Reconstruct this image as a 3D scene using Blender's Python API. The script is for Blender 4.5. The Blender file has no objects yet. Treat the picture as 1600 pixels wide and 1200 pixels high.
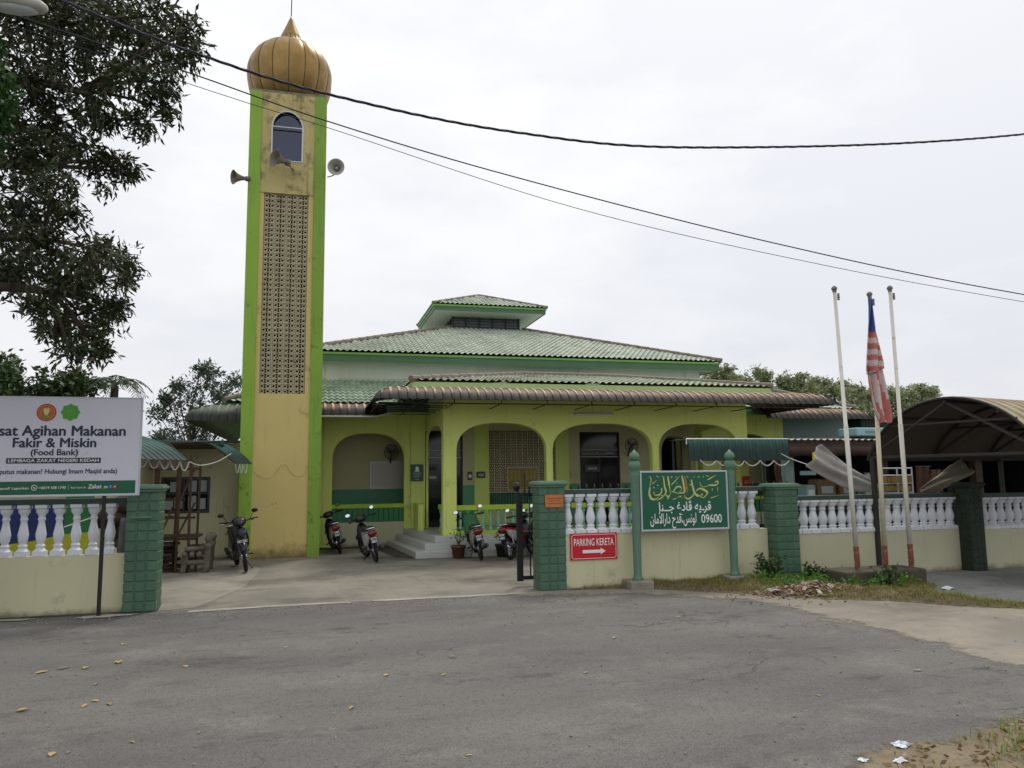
import bpy, bmesh, math, random
from math import sin, cos, pi, radians, sqrt, atan2, hypot
from mathutils import Vector, Matrix, Euler

scene = bpy.context.scene
COL = scene.collection
rad = radians

# ------------------------------------------------------------------ camera
def make_camera():
    f, pit, yaw, rol = 1204.0, rad(6.76), rad(14.68), rad(0.68)
    fw = Vector((sin(yaw)*cos(pit), cos(yaw)*cos(pit), sin(pit)))
    r0 = Vector((cos(yaw), -sin(yaw), 0)); u0 = r0.cross(fw)
    r = r0*cos(rol) - u0*sin(rol); u = u0*cos(rol) + r0*sin(rol)
    cd = bpy.data.cameras.new("camera"); co = bpy.data.objects.new("camera", cd); COL.objects.link(co)
    m = Matrix((( r.x, u.x, -fw.x, 0), (r.y, u.y, -fw.y, 0), (r.z, u.z, -fw.z, 1.75), (0, 0, 0, 1)))
    co.matrix_world = m
    cd.sensor_fit = 'HORIZONTAL'; cd.sensor_width = 36.0; cd.lens = 36.0*f/1600.0
    cd.clip_start = 0.05; cd.clip_end = 2000.0
    scene.camera = co
make_camera()

# ------------------------------------------------------------------ sky, sun, exposure
SUN_EL, SUN_AZ = rad(58), rad(35)          # azimuth measured from +Y towards +X: the sun stands behind the mosque, to the right
world = bpy.data.worlds.new("World"); scene.world = world; world.use_nodes = True
def make_world():
    nt = world.node_tree; N = nt.nodes; L = nt.links
    bg = N['Background']
    sky = N.new('ShaderNodeTexSky'); sky.sky_type = 'NISHITA'; sky.sun_disc = False
    sky.sun_elevation = SUN_EL; sky.sun_rotation = SUN_AZ; sky.dust_density = 3.0; sky.air_density = 1.2
    tc = N.new('ShaderNodeTexCoord')
    mp = N.new('ShaderNodeMapping'); mp.inputs['Scale'].default_value = (1.0, 1.0, 2.6)
    L.new(tc.outputs['Generated'], mp.inputs['Vector'])
    n1 = N.new('ShaderNodeTexNoise'); n1.inputs['Scale'].default_value = 2.3; n1.inputs['Detail'].default_value = 7; n1.inputs['Roughness'].default_value = 0.55
    L.new(mp.outputs['Vector'], n1.inputs['Vector'])
    rp = N.new('ShaderNodeValToRGB')
    rp.color_ramp.elements[0].position = 0.40; rp.color_ramp.elements[0].color = (7.2, 7.32, 7.6, 1)
    rp.color_ramp.elements[1].position = 0.62; rp.color_ramp.elements[1].color = (8.5, 8.5, 8.45, 1)
    L.new(n1.outputs['Fac'], rp.inputs['Fac'])
    sp = N.new('ShaderNodeSeparateXYZ'); L.new(tc.outputs['Generated'], sp.inputs['Vector'])
    hr = N.new('ShaderNodeValToRGB')         # the overcast layer is a little dimmer low over the horizon
    hr.color_ramp.elements[0].position = 0.02; hr.color_ramp.elements[0].color = (0.80, 0.81, 0.85, 1)
    hr.color_ramp.elements[1].position = 0.5; hr.color_ramp.elements[1].color = (1, 1, 1, 1)
    L.new(sp.outputs['Z'], hr.inputs['Fac'])
    mu = N.new('ShaderNodeMix'); mu.data_type = 'RGBA'; mu.blend_type = 'MULTIPLY'; mu.inputs[0].default_value = 1
    L.new(rp.outputs['Color'], mu.inputs[6]); L.new(hr.outputs['Color'], mu.inputs[7])
    mx = N.new('ShaderNodeMix'); mx.data_type = 'RGBA'; mx.inputs[0].default_value = 0.93
    L.new(sky.outputs['Color'], mx.inputs[6]); L.new(mu.outputs[2], mx.inputs[7])
    L.new(mx.outputs[2], bg.inputs['Color']); bg.inputs['Strength'].default_value = 0.128
make_world()
sd = bpy.data.lights.new("sun", 'SUN'); so = bpy.data.objects.new("sun", sd); COL.objects.link(so)
sd.energy = 1.5; sd.angle = rad(11); sd.color = (1.0, 0.95, 0.86)
sdir = Vector((sin(SUN_AZ)*cos(SUN_EL), cos(SUN_AZ)*cos(SUN_EL), sin(SUN_EL)))
so.rotation_euler = sdir.to_track_quat('Z', 'Y').to_euler(); so.location = (20, 30, 40)
scene.view_settings.view_transform = 'Standard'; scene.view_settings.look = 'None'
scene.view_settings.exposure = 0.0; scene.view_settings.gamma = 1.0

# ------------------------------------------------------------------ materials
def lin(c):
    out = []
    for v in c[:3]:
        v /= 255.0
        out.append(v/12.92 if v <= 0.04045 else ((v+0.055)/1.055)**2.4)
    return (*out, 1.0)
def mulc(c, k): return (min(1, c[0]*k), min(1, c[1]*k), min(1, c[2]*k), 1)
def mixn(nt, a, b, fac, mode='MIX'):
    m = nt.nodes.new('ShaderNodeMix'); m.data_type = 'RGBA'; m.blend_type = mode
    for s, v in ((m.inputs[0], fac), (m.inputs[6], a), (m.inputs[7], b)):
        if hasattr(v, 'is_output'): nt.links.new(v, s)
        else: s.default_value = v
    return m.outputs[2]
def noise(nt, vec, scale, detail=5, rough=0.6, sc=None):
    if sc:
        mp = nt.nodes.new('ShaderNodeMapping'); mp.inputs['Scale'].default_value = sc
        nt.links.new(vec, mp.inputs['Vector']); vec = mp.outputs['Vector']
    n = nt.nodes.new('ShaderNodeTexNoise'); n.inputs['Scale'].default_value = scale
    n.inputs['Detail'].default_value = detail; n.inputs['Roughness'].default_value = rough
    nt.links.new(vec, n.inputs['Vector']); return n.outputs['Fac']
def ramp(nt, fac, p0, p1, c0=(0, 0, 0, 1), c1=(1, 1, 1, 1)):
    r = nt.nodes.new('ShaderNodeValToRGB')
    r.color_ramp.elements[0].position = p0; r.color_ramp.elements[1].position = p1
    r.color_ramp.elements[0].color = c0; r.color_ramp.elements[1].color = c1
    nt.links.new(fac, r.inputs['Fac']); return r.outputs['Color']
def newmat(name):
    m = bpy.data.materials.new(name); m.use_nodes = True
    nt = m.node_tree; return m, nt, nt.nodes['Principled BSDF']
def coords(nt, kind='Object'):
    return nt.nodes.new('ShaderNodeTexCoord').outputs[kind]
def add_bump(nt, b, fac, strength, dist=0.02):
    bp = nt.nodes.new('ShaderNodeBump'); bp.inputs['Strength'].default_value = strength; bp.inputs['Distance'].default_value = dist
    nt.links.new(fac, bp.inputs['Height']); nt.links.new(bp.outputs['Normal'], b.inputs['Normal'])
ALB = 0.97                                 # paint and stone here are a little duller than the swatches below
def mat(name, col, rough=0.7, var=0.12, scale=2.5, bump=0.15, bscale=40, dirt=None, streak=None, metal=0.0, spec=None):
    """procedural surface: base colour with soft variation, optional dirt patches (colour, amount, scale) and vertical streaks (colour, amount)"""
    m, nt, b = newmat(name); c = mulc(lin(col), ALB)
    v = coords(nt)
    n = noise(nt, v, scale, 6)
    out = mixn(nt, mulc(c, 1-var), mulc(c, 1+var), ramp(nt, n, 0.3, 0.7))
    if dirt:
        dc, da, ds = dirt
        d = ramp(nt, noise(nt, v, ds, 8, 0.72), 0.62-0.2*da, 0.72)
        out = mixn(nt, out, lin(dc), d)
    if streak:
        sc_, sa = streak
        s = ramp(nt, noise(nt, v, 3.0, 6, 0.7, (3.0, 3.0, 0.22)), 0.66-0.25*sa, 0.85)
        out = mixn(nt, out, lin(sc_), s)
    nt.links.new(out, b.inputs['Base Color'])
    b.inputs['Roughness'].default_value = rough; b.inputs['Metallic'].default_value = metal
    if spec is not None: b.inputs['Specular IOR Level'].default_value = spec
    if bump: add_bump(nt, b, noise(nt, v, bscale, 4), bump)
    return m
def leafmat(name, cols, rough=0.55, trans=0.25):
    m, nt, b = newmat(name)
    g = nt.nodes.new('ShaderNodeNewGeometry')
    r = nt.nodes.new('ShaderNodeValToRGB'); el = r.color_ramp.elements
    while len(el) < len(cols): el.new(0.5)
    for i, c in enumerate(cols): el[i].position = i/(len(cols)-1); el[i].color = lin(c)
    nt.links.new(g.outputs['Random Per Island'], r.inputs['Fac'])
    nt.links.new(r.outputs['Color'], b.inputs['Base Color']); b.inputs['Roughness'].default_value = rough
    t = nt.nodes.new('ShaderNodeBsdfTranslucent'); nt.links.new(r.outputs['Color'], t.inputs['Color'])
    mx = nt.nodes.new('ShaderNodeMixShader'); mx.inputs[0].default_value = trans
    nt.links.new(b.outputs[0], mx.inputs[1]); nt.links.new(t.outputs[0], mx.inputs[2])
    nt.links.new(mx.outputs[0], nt.nodes['Material Output'].inputs['Surface'])
    return m

M = {}
M['cream'] = mat('cream_paint', (206, 202, 166), 0.75, 0.05, 1.2, 0.12, 60, dirt=((172, 166, 134), 0.2, 2.6), streak=((150, 146, 114), 0.28))
M['cream_shade'] = mat('cream_paint_old', (198, 196, 166), 0.8, 0.06, 1.4, 0.15, 60, streak=((150, 148, 122), 0.22))  # cream toned slightly darker for walls in shade; the streaks are weathering
M['tower_yellow'] = mat('ochre_paint', (216, 196, 126), 0.8, 0.06, 0.9, 0.15, 50, dirt=((140, 122, 82), 0.08, 1.7), streak=((184, 160, 98), 0.3))
M['tower_old'] = mat('ochre_paint_mouldy', (200, 184, 126), 0.85, 0.09, 1.3, 0.2, 50, dirt=((60, 54, 40), 0.55, 2.3), streak=((118, 104, 70), 0.6))
M['lime'] = mat('lime_paint', (144, 184, 66), 0.7, 0.08, 1.2, 0.12, 50, dirt=((60, 76, 34), 0.14, 2.2), streak=((112, 148, 54), 0.4))
M['lime_old'] = mat('lime_paint_mouldy', (136, 172, 68), 0.8, 0.08, 1.2, 0.2, 50, dirt=((40, 48, 28), 0.36, 2.4), streak=((88, 114, 52), 0.5))
M['rail_lime'] = mat('rail_lime', (170, 200, 60), 0.6, 0.08, 2)
M['arch_yellow'] = mat('yellow_green_paint', (218, 230, 128), 0.75, 0.05, 0.8, 0.1, 50, dirt=((176, 186, 98), 0.15, 1.4), streak=((170, 180, 90), 0.4))
M['arch_pale'] = mat('pale_green_paint', (178, 206, 140), 0.7, 0.06, 1.4, 0.1, 50)
M['porch_wall'] = mat('porch_beige', (200, 194, 152), 0.8, 0.06, 0.8, 0.1, 50)
M['wainscot'] = mat('green_wainscot', (84, 150, 112), 0.6, 0.1, 1.5)
M['bal_green'] = mat('baluster_green', (58, 128, 86), 0.65, 0.12, 2)
M['bal_aqua'] = mat('baluster_aqua', (128, 196, 160), 0.6, 0.08, 3)
M['white'] = mat('white_paint', (226, 230, 236), 0.55, 0.05, 3, 0.1, 60, dirt=((150, 150, 144), 0.1, 5))
M['white_wall'] = mat('white_green_wall', (214, 220, 212), 0.75, 0.05, 1, 0.1, 50, streak=((164, 170, 160), 0.35))
M['soffit'] = mat('soffit_white', (206, 214, 204), 0.75, 0.05, 1, 0.05)
M['fascia'] = mat('fascia_green', (74, 112, 82), 0.6, 0.1, 1.2, 0.1, 40, streak=((50, 80, 60), 0.3))
M['fascia_light'] = mat('fascia_light', (120, 170, 84), 0.6, 0.1, 1.2)
M['pillar'] = mat('green_glazed_tile', (76, 110, 88), 0.42, 0.10, 6, 0.12, 30, dirt=((56, 80, 66), 0.1, 3))
M['pillar_cap'] = mat('pillar_cap_green', (92, 126, 104), 0.6, 0.1, 4)
M['pillar_dark'] = mat('mossy_dark_green', (44, 58, 44), 0.85, 0.25, 7, 0.5, 25, dirt=((26, 30, 22), 0.5, 4))  # pillar green darkened to carry the shade under the arched shed
M['rail_dark'] = mat('rail_dark_green', (52, 72, 62), 0.6, 0.15, 3)
M['black'] = mat('black_metal', (22, 22, 26), 0.45, 0.2, 8, 0.05)
M['step'] = mat('step_tile', (192, 194, 190), 0.35, 0.06, 2, 0.05, 30, dirt=((120, 118, 108), 0.2, 2))
M['concrete'] = mat('concrete', (140, 134, 122), 0.9, 0.14, 2.5, 0.35, 35, dirt=((70, 66, 56), 0.3, 2))
M['concrete_dark'] = mat('mossy_concrete', (78, 72, 60), 0.95, 0.25, 4, 0.6, 25, dirt=((34, 34, 26), 0.5, 3))
M['sign_green'] = mat('sign_green', (8, 92, 66), 0.3, 0.07, 3, 0.02)
M['sign_red'] = mat('sign_red', (196, 24, 40), 0.35, 0.06, 3, 0.02)
M['sign_white'] = mat('sign_white', (214, 214, 226), 0.4, 0.03, 2, 0.02, dirt=((170, 170, 176), 0.06, 6))
M['ink_navy'] = mat('ink_navy', (26, 44, 66), 0.5, 0.03, 3, 0)
M['ink_white'] = mat('ink_white', (236, 238, 236), 0.5, 0.03, 3, 0)
M['ink_gold'] = mat('ink_gold', (200, 200, 120), 0.45, 0.08, 8, 0)
M['ink_amber'] = mat('ink_amber', (176, 116, 36), 0.45, 0.1, 8, 0)
M['strip_green'] = mat('strip_green', (14, 92, 62), 0.4, 0.05, 3, 0)
M['leaf_green'] = mat('emblem_green', (74, 160, 44), 0.5, 0.08, 9, 0)
M['star_mark'] = mat('emblem_green_mark', (120, 176, 50), 0.5, 0.08, 9, 0)
M['crest_red'] = mat('emblem_red', (176, 40, 34), 0.5, 0.08, 9, 0)
M['crest_gold'] = mat('emblem_gold', (206, 150, 70), 0.5, 0.1, 9, 0)
M['crest_pale'] = mat('emblem_pale', (216, 204, 140), 0.5, 0.06, 9, 0)
M['icon_blue'] = mat('icon_blue', (50, 90, 180), 0.5, 0.04, 9, 0)
M['orange'] = mat('orange_plaque', (196, 118, 62), 0.45, 0.12, 8, 0.02, dirt=((150, 84, 44), 0.3, 9))
M['alu'] = mat('aluminium', (190, 196, 204), 0.4, 0.06, 6, 0.03, metal=0.3)
M['chrome'] = mat('chrome', (200, 205, 210), 0.15, 0.03, 6, 0, metal=1.0)
M['rubber'] = mat('rubber', (20, 20, 21), 0.8, 0.2, 12, 0.15)
M['plastic_black'] = mat('plastic_black', (18, 18, 20), 0.4, 0.15, 6, 0.03)
M['seat_black'] = mat('seat_vinyl', (20, 20, 20), 0.55, 0.2, 10, 0.1)
M['bike_grey'] = mat('bike_paint_grey', (150, 154, 156), 0.3, 0.05, 4, 0)
M['bike_white'] = mat('bike_paint_white', (196, 200, 204), 0.3, 0.05, 4, 0)
M['bike_red'] = mat('bike_paint_red', (150, 18, 36), 0.25, 0.08, 4, 0)
M['bike_dark'] = mat('bike_paint_dark', (26, 22, 34), 0.25, 0.1, 4, 0)
M['lens_red'] = mat('lens_red', (112, 12, 22), 0.2, 0.1, 6, 0)
M['lens_clear'] = mat('lens_clear', (170, 174, 190), 0.15, 0.05, 6, 0)
M['engine'] = mat('engine_metal', (84, 84, 86), 0.5, 0.25, 10, 0.1, metal=0.6)
M['mirror'] = mat('mirror_glass', (225, 230, 235), 0.05, 0.02, 4, 0, metal=1.0)
M['pot_brown'] = mat('pot_clay', (92, 54, 40), 0.6, 0.12, 6, 0.1)
M['pot_dark'] = mat('pot_dark', (44, 40, 38), 0.6, 0.12, 6, 0.1)
M['bark'] = mat('bark', (72, 62, 52), 0.95, 0.3, 5, 0.8, 18)
M['wood'] = mat('weathered_wood', (74, 54, 40), 0.85, 0.25, 6, 0.4, 22, streak=((42, 30, 22), 0.5))
M['bench'] = mat('bench_concrete', (116, 106, 96), 0.9, 0.2, 5, 0.5, 22, dirt=((60, 54, 48), 0.4, 4))
M['truss_dark'] = mat('truss_dark', (46, 44, 39), 0.7, 0.2, 4, 0.1)
M['lining_brown'] = mat('lining_brown', (74, 64, 55), 0.85, 0.2, 3, 0.3, 14, dirt=((46, 40, 34), 0.3, 3))  # brown with the shade under the barrel roof put into it
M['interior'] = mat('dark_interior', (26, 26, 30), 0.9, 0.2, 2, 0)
M['door_glass'] = mat('door_glass', (16, 18, 24), 0.12, 0.1, 2, 0)
M['win_dark'] = mat('louvre_glass', (58, 66, 74), 0.25, 0.15, 2, 0)
M['lattice'] = mat('vent_block', (222, 208, 172), 0.85, 0.12, 5, 0.2, 40)
M['lattice_tower'] = mat('tower_vent_block', (206, 197, 164), 0.85, 0.1, 3, 0.2, 40, dirt=((120, 110, 86), 0.12, 2.2))
M['horn'] = mat('horn_grey', (176, 174, 164), 0.5, 0.1, 6, 0.03, dirt=((110, 100, 84), 0.2, 8))
M['horn_dark'] = mat('horn_weathered', (120, 112, 104), 0.6, 0.2, 6, 0.05, dirt=((60, 52, 44), 0.4, 8))
M['cable'] = mat('cable_black', (36, 38, 48), 0.6, 0.15, 6, 0)
M['teal_wall'] = mat('teal_wall', (124, 148, 142), 0.75, 0.06, 1.2, 0.1, 50)
M['green_sheet'] = mat('green_sheet', (44, 88, 78), 0.45, 0.14, 3, 0.1, 20, streak=((30, 60, 56), 0.4))
M['green_sheet_dark'] = mat('green_sheet_dark', (30, 46, 42), 0.6, 0.2, 3, 0.1, 20, streak=((20, 30, 28), 0.4))
M['rope'] = mat('white_rope', (204, 202, 196), 0.8, 0.08, 10, 0.1)
M['tarp'] = mat('grey_tarp', (156, 152, 148), 0.7, 0.14, 4, 0.3, 9, dirt=((110, 106, 102), 0.4, 3))
M['tarp_tan'] = mat('tan_tarp', (138, 130, 114), 0.75, 0.14, 4, 0.3, 9, dirt=((96, 90, 78), 0.3, 3))
M['brown_roll'] = mat('brown_roll', (70, 52, 44), 0.8, 0.25, 4, 0.4, 14, dirt=((36, 28, 24), 0.4, 3))
M['rust'] = mat('rusty_red', (122, 68, 54), 0.8, 0.2, 12, 0.2, 30, dirt=((184, 156, 124), 0.55, 9))
M['pole_white'] = mat('pole_white', (206, 204, 194), 0.55, 0.06, 6, 0.08, 30, dirt=((160, 124, 84), 0.12, 5), streak=((160, 116, 76), 0.15))
M['pole_rusty'] = mat('pole_rusty', (198, 188, 160), 0.65, 0.1, 6, 0.1, 30, dirt=((160, 112, 66), 0.4, 4), streak=((150, 96, 56), 0.4))
M['flag_blue'] = mat('flag_blue', (66, 82, 146), 0.8, 0.1, 9, 0.1, 200)
M['flag_red'] = mat('flag_red', (190, 114, 106), 0.8, 0.1, 9, 0.1, 200)
M['flag_white'] = mat('flag_white', (208, 196, 192), 0.8, 0.06, 9, 0.1, 200)
M['glass_lamp'] = mat('lamp_cover', (196, 206, 204), 0.35, 0.05, 4, 0)
M['fire_red'] = mat('fire_box_red', (190, 38, 30), 0.4, 0.06, 6, 0)
M['yellow_sign'] = mat('yellow_sign', (206, 186, 30), 0.5, 0.06, 6, 0)
M['carton'] = mat('carton', (128, 104, 80), 0.85, 0.1, 6, 0.1)
M['pale_box'] = mat('pale_box', (150, 186, 192), 0.6, 0.06, 6, 0.05)
M['cloth_orange'] = mat('cloth_orange', (104, 72, 50), 0.85, 0.2, 6, 0.3, 20)
M['cloth_yellow'] = mat('cloth_yellow', (132, 114, 62), 0.85, 0.2, 6, 0.3, 20)
M['cloth_green'] = mat('cloth_green', (44, 96, 62), 0.6, 0.15, 6, 0.2, 20)
M['cloth_rust'] = mat('cloth_rust', (76, 50, 40), 0.85, 0.25, 6, 0.3, 20)
M['paper'] = mat('paper', (176, 184, 190), 0.7, 0.1, 14, 0)
M['board_white'] = mat('whiteboard', (196, 192, 182), 0.35, 0.04, 2, 0)
M['gold_board'] = mat('gold_board', (140, 118, 46), 0.5, 0.2, 12, 0)
M['gold_text'] = mat('gold_board_columns', (168, 146, 70), 0.5, 0.1, 12, 0)
M['banner_blue'] = mat('banner_blue', (30, 50, 112), 0.6, 0.1, 3, 0.1)
M['banner_yellow'] = mat('banner_yellow', (190, 186, 46), 0.6, 0.1, 3, 0.1)
M['banner_green'] = mat('banner_green', (44, 120, 62), 0.6, 0.1, 3, 0.1)
M['leafA'] = leafmat('leaf_dark', [(42, 52, 28), (50, 64, 32), (62, 74, 38), (76, 68, 40), (38, 48, 26), (54, 68, 34)], 0.5, 0.18)
M['leafB'] = leafmat('leaf_vivid', [(74, 118, 42), (98, 142, 54), (60, 100, 36)], 0.5, 0.3)
M['leafV'] = leafmat('leaf_creeper', [(44, 78, 34), (56, 94, 40), (38, 66, 30)], 0.5, 0.2)
M['leafC'] = leafmat('leaf_mid', [(46, 70, 34), (60, 84, 42), (78, 100, 50), (38, 58, 32)], 0.5, 0.2)
M['leafD'] = leafmat('leaf_bluish', [(64, 84, 68), (84, 104, 82), (54, 72, 58)], 0.5, 0.2)
M['leafE'] = leafmat('leaf_rubber', [(124, 138, 88), (150, 160, 116), (104, 122, 76), (176, 182, 150), (134, 138, 86)], 0.45, 0.25)
M['leafP'] = leafmat('leaf_palm', [(66, 84, 56), (84, 100, 66)], 0.5, 0.2)
M['grassblade'] = leafmat('grass_blades', [(104, 140, 46), (130, 150, 60), (150, 144, 80), (90, 124, 40)], 0.7, 0.25)
M['drygrass'] = leafmat('dry_grass_blades', [(158, 136, 88), (130, 112, 66), (112, 118, 58), (150, 120, 76)], 0.8, 0.25)
M['deadleaf'] = leafmat('dead_leaf', [(140, 116, 80), (104, 76, 50), (164, 142, 100), (124, 98, 68), (84, 64, 46)], 0.7, 0.15)
M['deadleaf_yellow'] = leafmat('dead_leaf_yellow', [(196, 172, 84), (176, 150, 90), (206, 190, 130)], 0.7, 0.15)
M['rubble'] = leafmat('rubble_mix', [(150, 128, 108), (112, 78, 60), (176, 164, 148), (96, 74, 58), (190, 178, 160)], 0.9, 0.0)

def vary(m, attr, lo, hi):
    nt = m.node_tree; b = nt.nodes['Principled BSDF']; src = b.inputs['Base Color'].links[0].from_socket
    if attr == 'island': r = nt.nodes.new('ShaderNodeNewGeometry').outputs['Random Per Island']
    else: r = nt.nodes.new('ShaderNodeObjectInfo').outputs['Random']
    g = ramp(nt, r, 0, 1, (lo, lo, lo, 1), (hi, hi, hi, 1)); nt.links.new(mixn(nt, src, g, 1.0, 'MULTIPLY'), b.inputs['Base Color'])
vary(M['pillar'], 'island', .78, 1.0); vary(M['white'], 'object', .86, 1.0)
def splash(m, c, h):
    nt = m.node_tree; b = nt.nodes['Principled BSDF']; src = b.inputs['Base Color'].links[0].from_socket
    v = coords(nt); sp = nt.nodes.new('ShaderNodeSeparateXYZ'); nt.links.new(v, sp.inputs[0])
    ma = nt.nodes.new('ShaderNodeMath'); ma.operation = 'MULTIPLY_ADD'; ma.inputs[1].default_value = -1/h; ma.inputs[2].default_value = .45; nt.links.new(sp.outputs['Z'], ma.inputs[0])
    ad = nt.nodes.new('ShaderNodeMath'); ad.operation = 'ADD'; nt.links.new(ma.outputs[0], ad.inputs[0]); nt.links.new(noise(nt, v, 5, 8, .75), ad.inputs[1])
    nt.links.new(mixn(nt, src, lin(c), ramp(nt, ad.outputs[0], .55, .95)), b.inputs['Base Color'])
splash(M['cream'], (136, 128, 102), .2); splash(M['cream_shade'], (130, 122, 98), .25); splash(M['tower_yellow'], (130, 112, 74), .8)

def dome_mat():
    m, nt, b = newmat('gold_dome')
    v = coords(nt)
    n = noise(nt, v, 1.6, 7, 0.65)
    sp = nt.nodes.new('ShaderNodeSeparateXYZ'); nt.links.new(v, sp.inputs[0])
    c = mixn(nt, lin((132, 106, 58)), lin((162, 132, 80)), ramp(nt, n, 0.35, 0.65))
    ma = nt.nodes.new('ShaderNodeMath'); ma.operation = 'MULTIPLY_ADD'; ma.inputs[1].default_value = 1.6; ma.inputs[2].default_value = -0.95
    nt.links.new(n, ma.inputs[0])
    c = mixn(nt, c, lin((84, 62, 40)), ramp(nt, noise(nt, v, 2.0, 8, 0.7, (1, 1, 0.5)), 0.56, 0.76))
    nt.links.new(c, b.inputs['Base Color']); b.inputs['Metallic'].default_value = 0.6; b.inputs['Roughness'].default_value = 0.40
    return m
M['dome'] = dome_mat()
M['dome_seam'] = mat('dome_seam', (70, 48, 28), 0.7, 0.15, 6, 0)

def asphalt_mat():
    m, nt, b = newmat('asphalt')
    v = coords(nt)
    big = noise(nt, v, 0.33, 5, 0.6, (0.55, 1.6, 1)); mid = noise(nt, v, 1.1, 8, 0.7); str_ = noise(nt, v, 1.6, 9, 0.76, (0.7, 1.7, 1))
    grain = noise(nt, v, 20, 7, 0.85); sp = noise(nt, v, 75, 3, 0.75); fine = noise(nt, v, 150, 3, 0.7)
    base = mixn(nt, lin((95, 93, 91)), lin((122, 119, 114)), ramp(nt, big, 0.36, 0.64))
    base = mixn(nt, base, lin((142, 138, 131)), ramp(nt, mid, 0.54, 0.82))
    base = mixn(nt, base, lin((78, 75, 73)), ramp(nt, str_, 0.54, 0.74))
    base = mixn(nt, base, lin((60, 58, 57)), mixn(nt, (0, 0, 0, 1), ramp(nt, grain, 0.50, 0.68), 0.75))
    base = mixn(nt, base, lin((52, 51, 51)), ramp(nt, sp, 0.53, 0.63))
    base = mixn(nt, base, lin((176, 170, 160)), ramp(nt, fine, 0.62, 0.70))
    def cracks(scale, warp, w, mask_scale, lo, hi, col, base):
        nn = nt.nodes.new('ShaderNodeTexNoise'); nn.inputs['Scale'].default_value = 2.4; nn.inputs['Detail'].default_value = 6; nt.links.new(v, nn.inputs['Vector'])
        sc = nt.nodes.new('ShaderNodeVectorMath'); sc.operation = 'SCALE'; sc.inputs[3].default_value = warp; nt.links.new(nn.outputs['Color'], sc.inputs[0])
        ad = nt.nodes.new('ShaderNodeVectorMath'); ad.operation = 'ADD'; nt.links.new(v, ad.inputs[0]); nt.links.new(sc.outputs[0], ad.inputs[1])
        vo = nt.nodes.new('ShaderNodeTexVoronoi'); vo.feature = 'DISTANCE_TO_EDGE'; vo.inputs['Scale'].default_value = scale; nt.links.new(ad.outputs[0], vo.inputs['Vector'])
        line = ramp(nt, vo.outputs['Distance'], 0.0, w, (1, 1, 1, 1), (0, 0, 0, 1))
        mk = ramp(nt, noise(nt, v, mask_scale, 4, .6), lo, hi)
        return mixn(nt, base, lin(col), mixn(nt, line, mk, 1.0, 'MULTIPLY'))
    base = mixn(nt, base, lin((138, 130, 118)), ramp(nt, noise(nt, v, 42, 2, .6), 0.66, 0.70))
    base = mixn(nt, base, lin((72, 70, 68)), ramp(nt, noise(nt, v, .55, 9, .8, (1, 1.5, 1)), 0.56, 0.66))
    base = cracks(.42, .8, .010, .35, .50, .60, (66, 64, 62), base)
    base = cracks(2.2, .35, .028, .5, .60, .68, (70, 68, 66), base)
    nt.links.new(base, b.inputs['Base Color']); b.inputs['Roughness'].default_value = 0.9
    add_bump(nt, b, mixn(nt, sp, grain, 0.4), 0.7, 0.015)
    return m
M['asphalt'] = asphalt_mat()
def yard_mat(name, a, bcol, stain, s=1.0):
    m, nt, b = newmat(name); v = coords(nt)
    c = mixn(nt, lin(a), lin(bcol), ramp(nt, noise(nt, v, 0.7*s, 7, 0.65), 0.40, 0.60))
    c = mixn(nt, c, mixn(nt, lin(a), lin(stain), 0.6), ramp(nt, noise(nt, v, 0.33*s, 8, 0.7), 0.50, 0.60))
    c = mixn(nt, c, lin(stain), ramp(nt, noise(nt, v, 1.5*s, 8, 0.7, (0.6, 1.6, 1)), 0.55, 0.75))
    c = mixn(nt, c, mulc(lin(a), 0.55), ramp(nt, noise(nt, v, 60, 4, 0.75), 0.54, 0.74))
    c = mixn(nt, c, lin(stain), ramp(nt, noise(nt, v, 9, 7, 0.78), 0.56, 0.72))
    nt.links.new(c, b.inputs['Base Color']); b.inputs['Roughness'].default_value = 0.92
    add_bump(nt, b, noise(nt, v, 70, 5, 0.7), 0.4, 0.015)
    return m
M['yard'] = yard_mat('yard_paving', (122, 117, 107), (142, 136, 124), (84, 79, 71))
M['yard_slab'] = yard_mat('yard_slab', (142, 137, 126), (156, 150, 138), (104, 99, 90))
M['apron'] = yard_mat('apron_concrete', (128, 127, 124), (146, 145, 141), (90, 89, 86))
M['sand'] = yard_mat('sandy_verge', (148, 140, 126), (132, 125, 114), (108, 102, 94), 1.4)
M['sand_far'] = yard_mat('sandy_ground', (148, 140, 126), (132, 125, 114), (108, 102, 94), 1.4)
M['corner_dirt'] = yard_mat('corner_dirt', (118, 104, 82), (132, 120, 98), (84, 74, 56), 2.0)
M['dirt'] = yard_mat('dirt_verge', (108, 96, 74), (122, 110, 86), (80, 70, 52), 2.0)
M['cement'] = yard_mat('cement_patch', (176, 170, 160), (156, 150, 140), (120, 114, 104), 2.0)
M['soil'] = yard_mat('soil', (96, 92, 70), (80, 90, 56), (70, 62, 44), 0.5)

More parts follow.
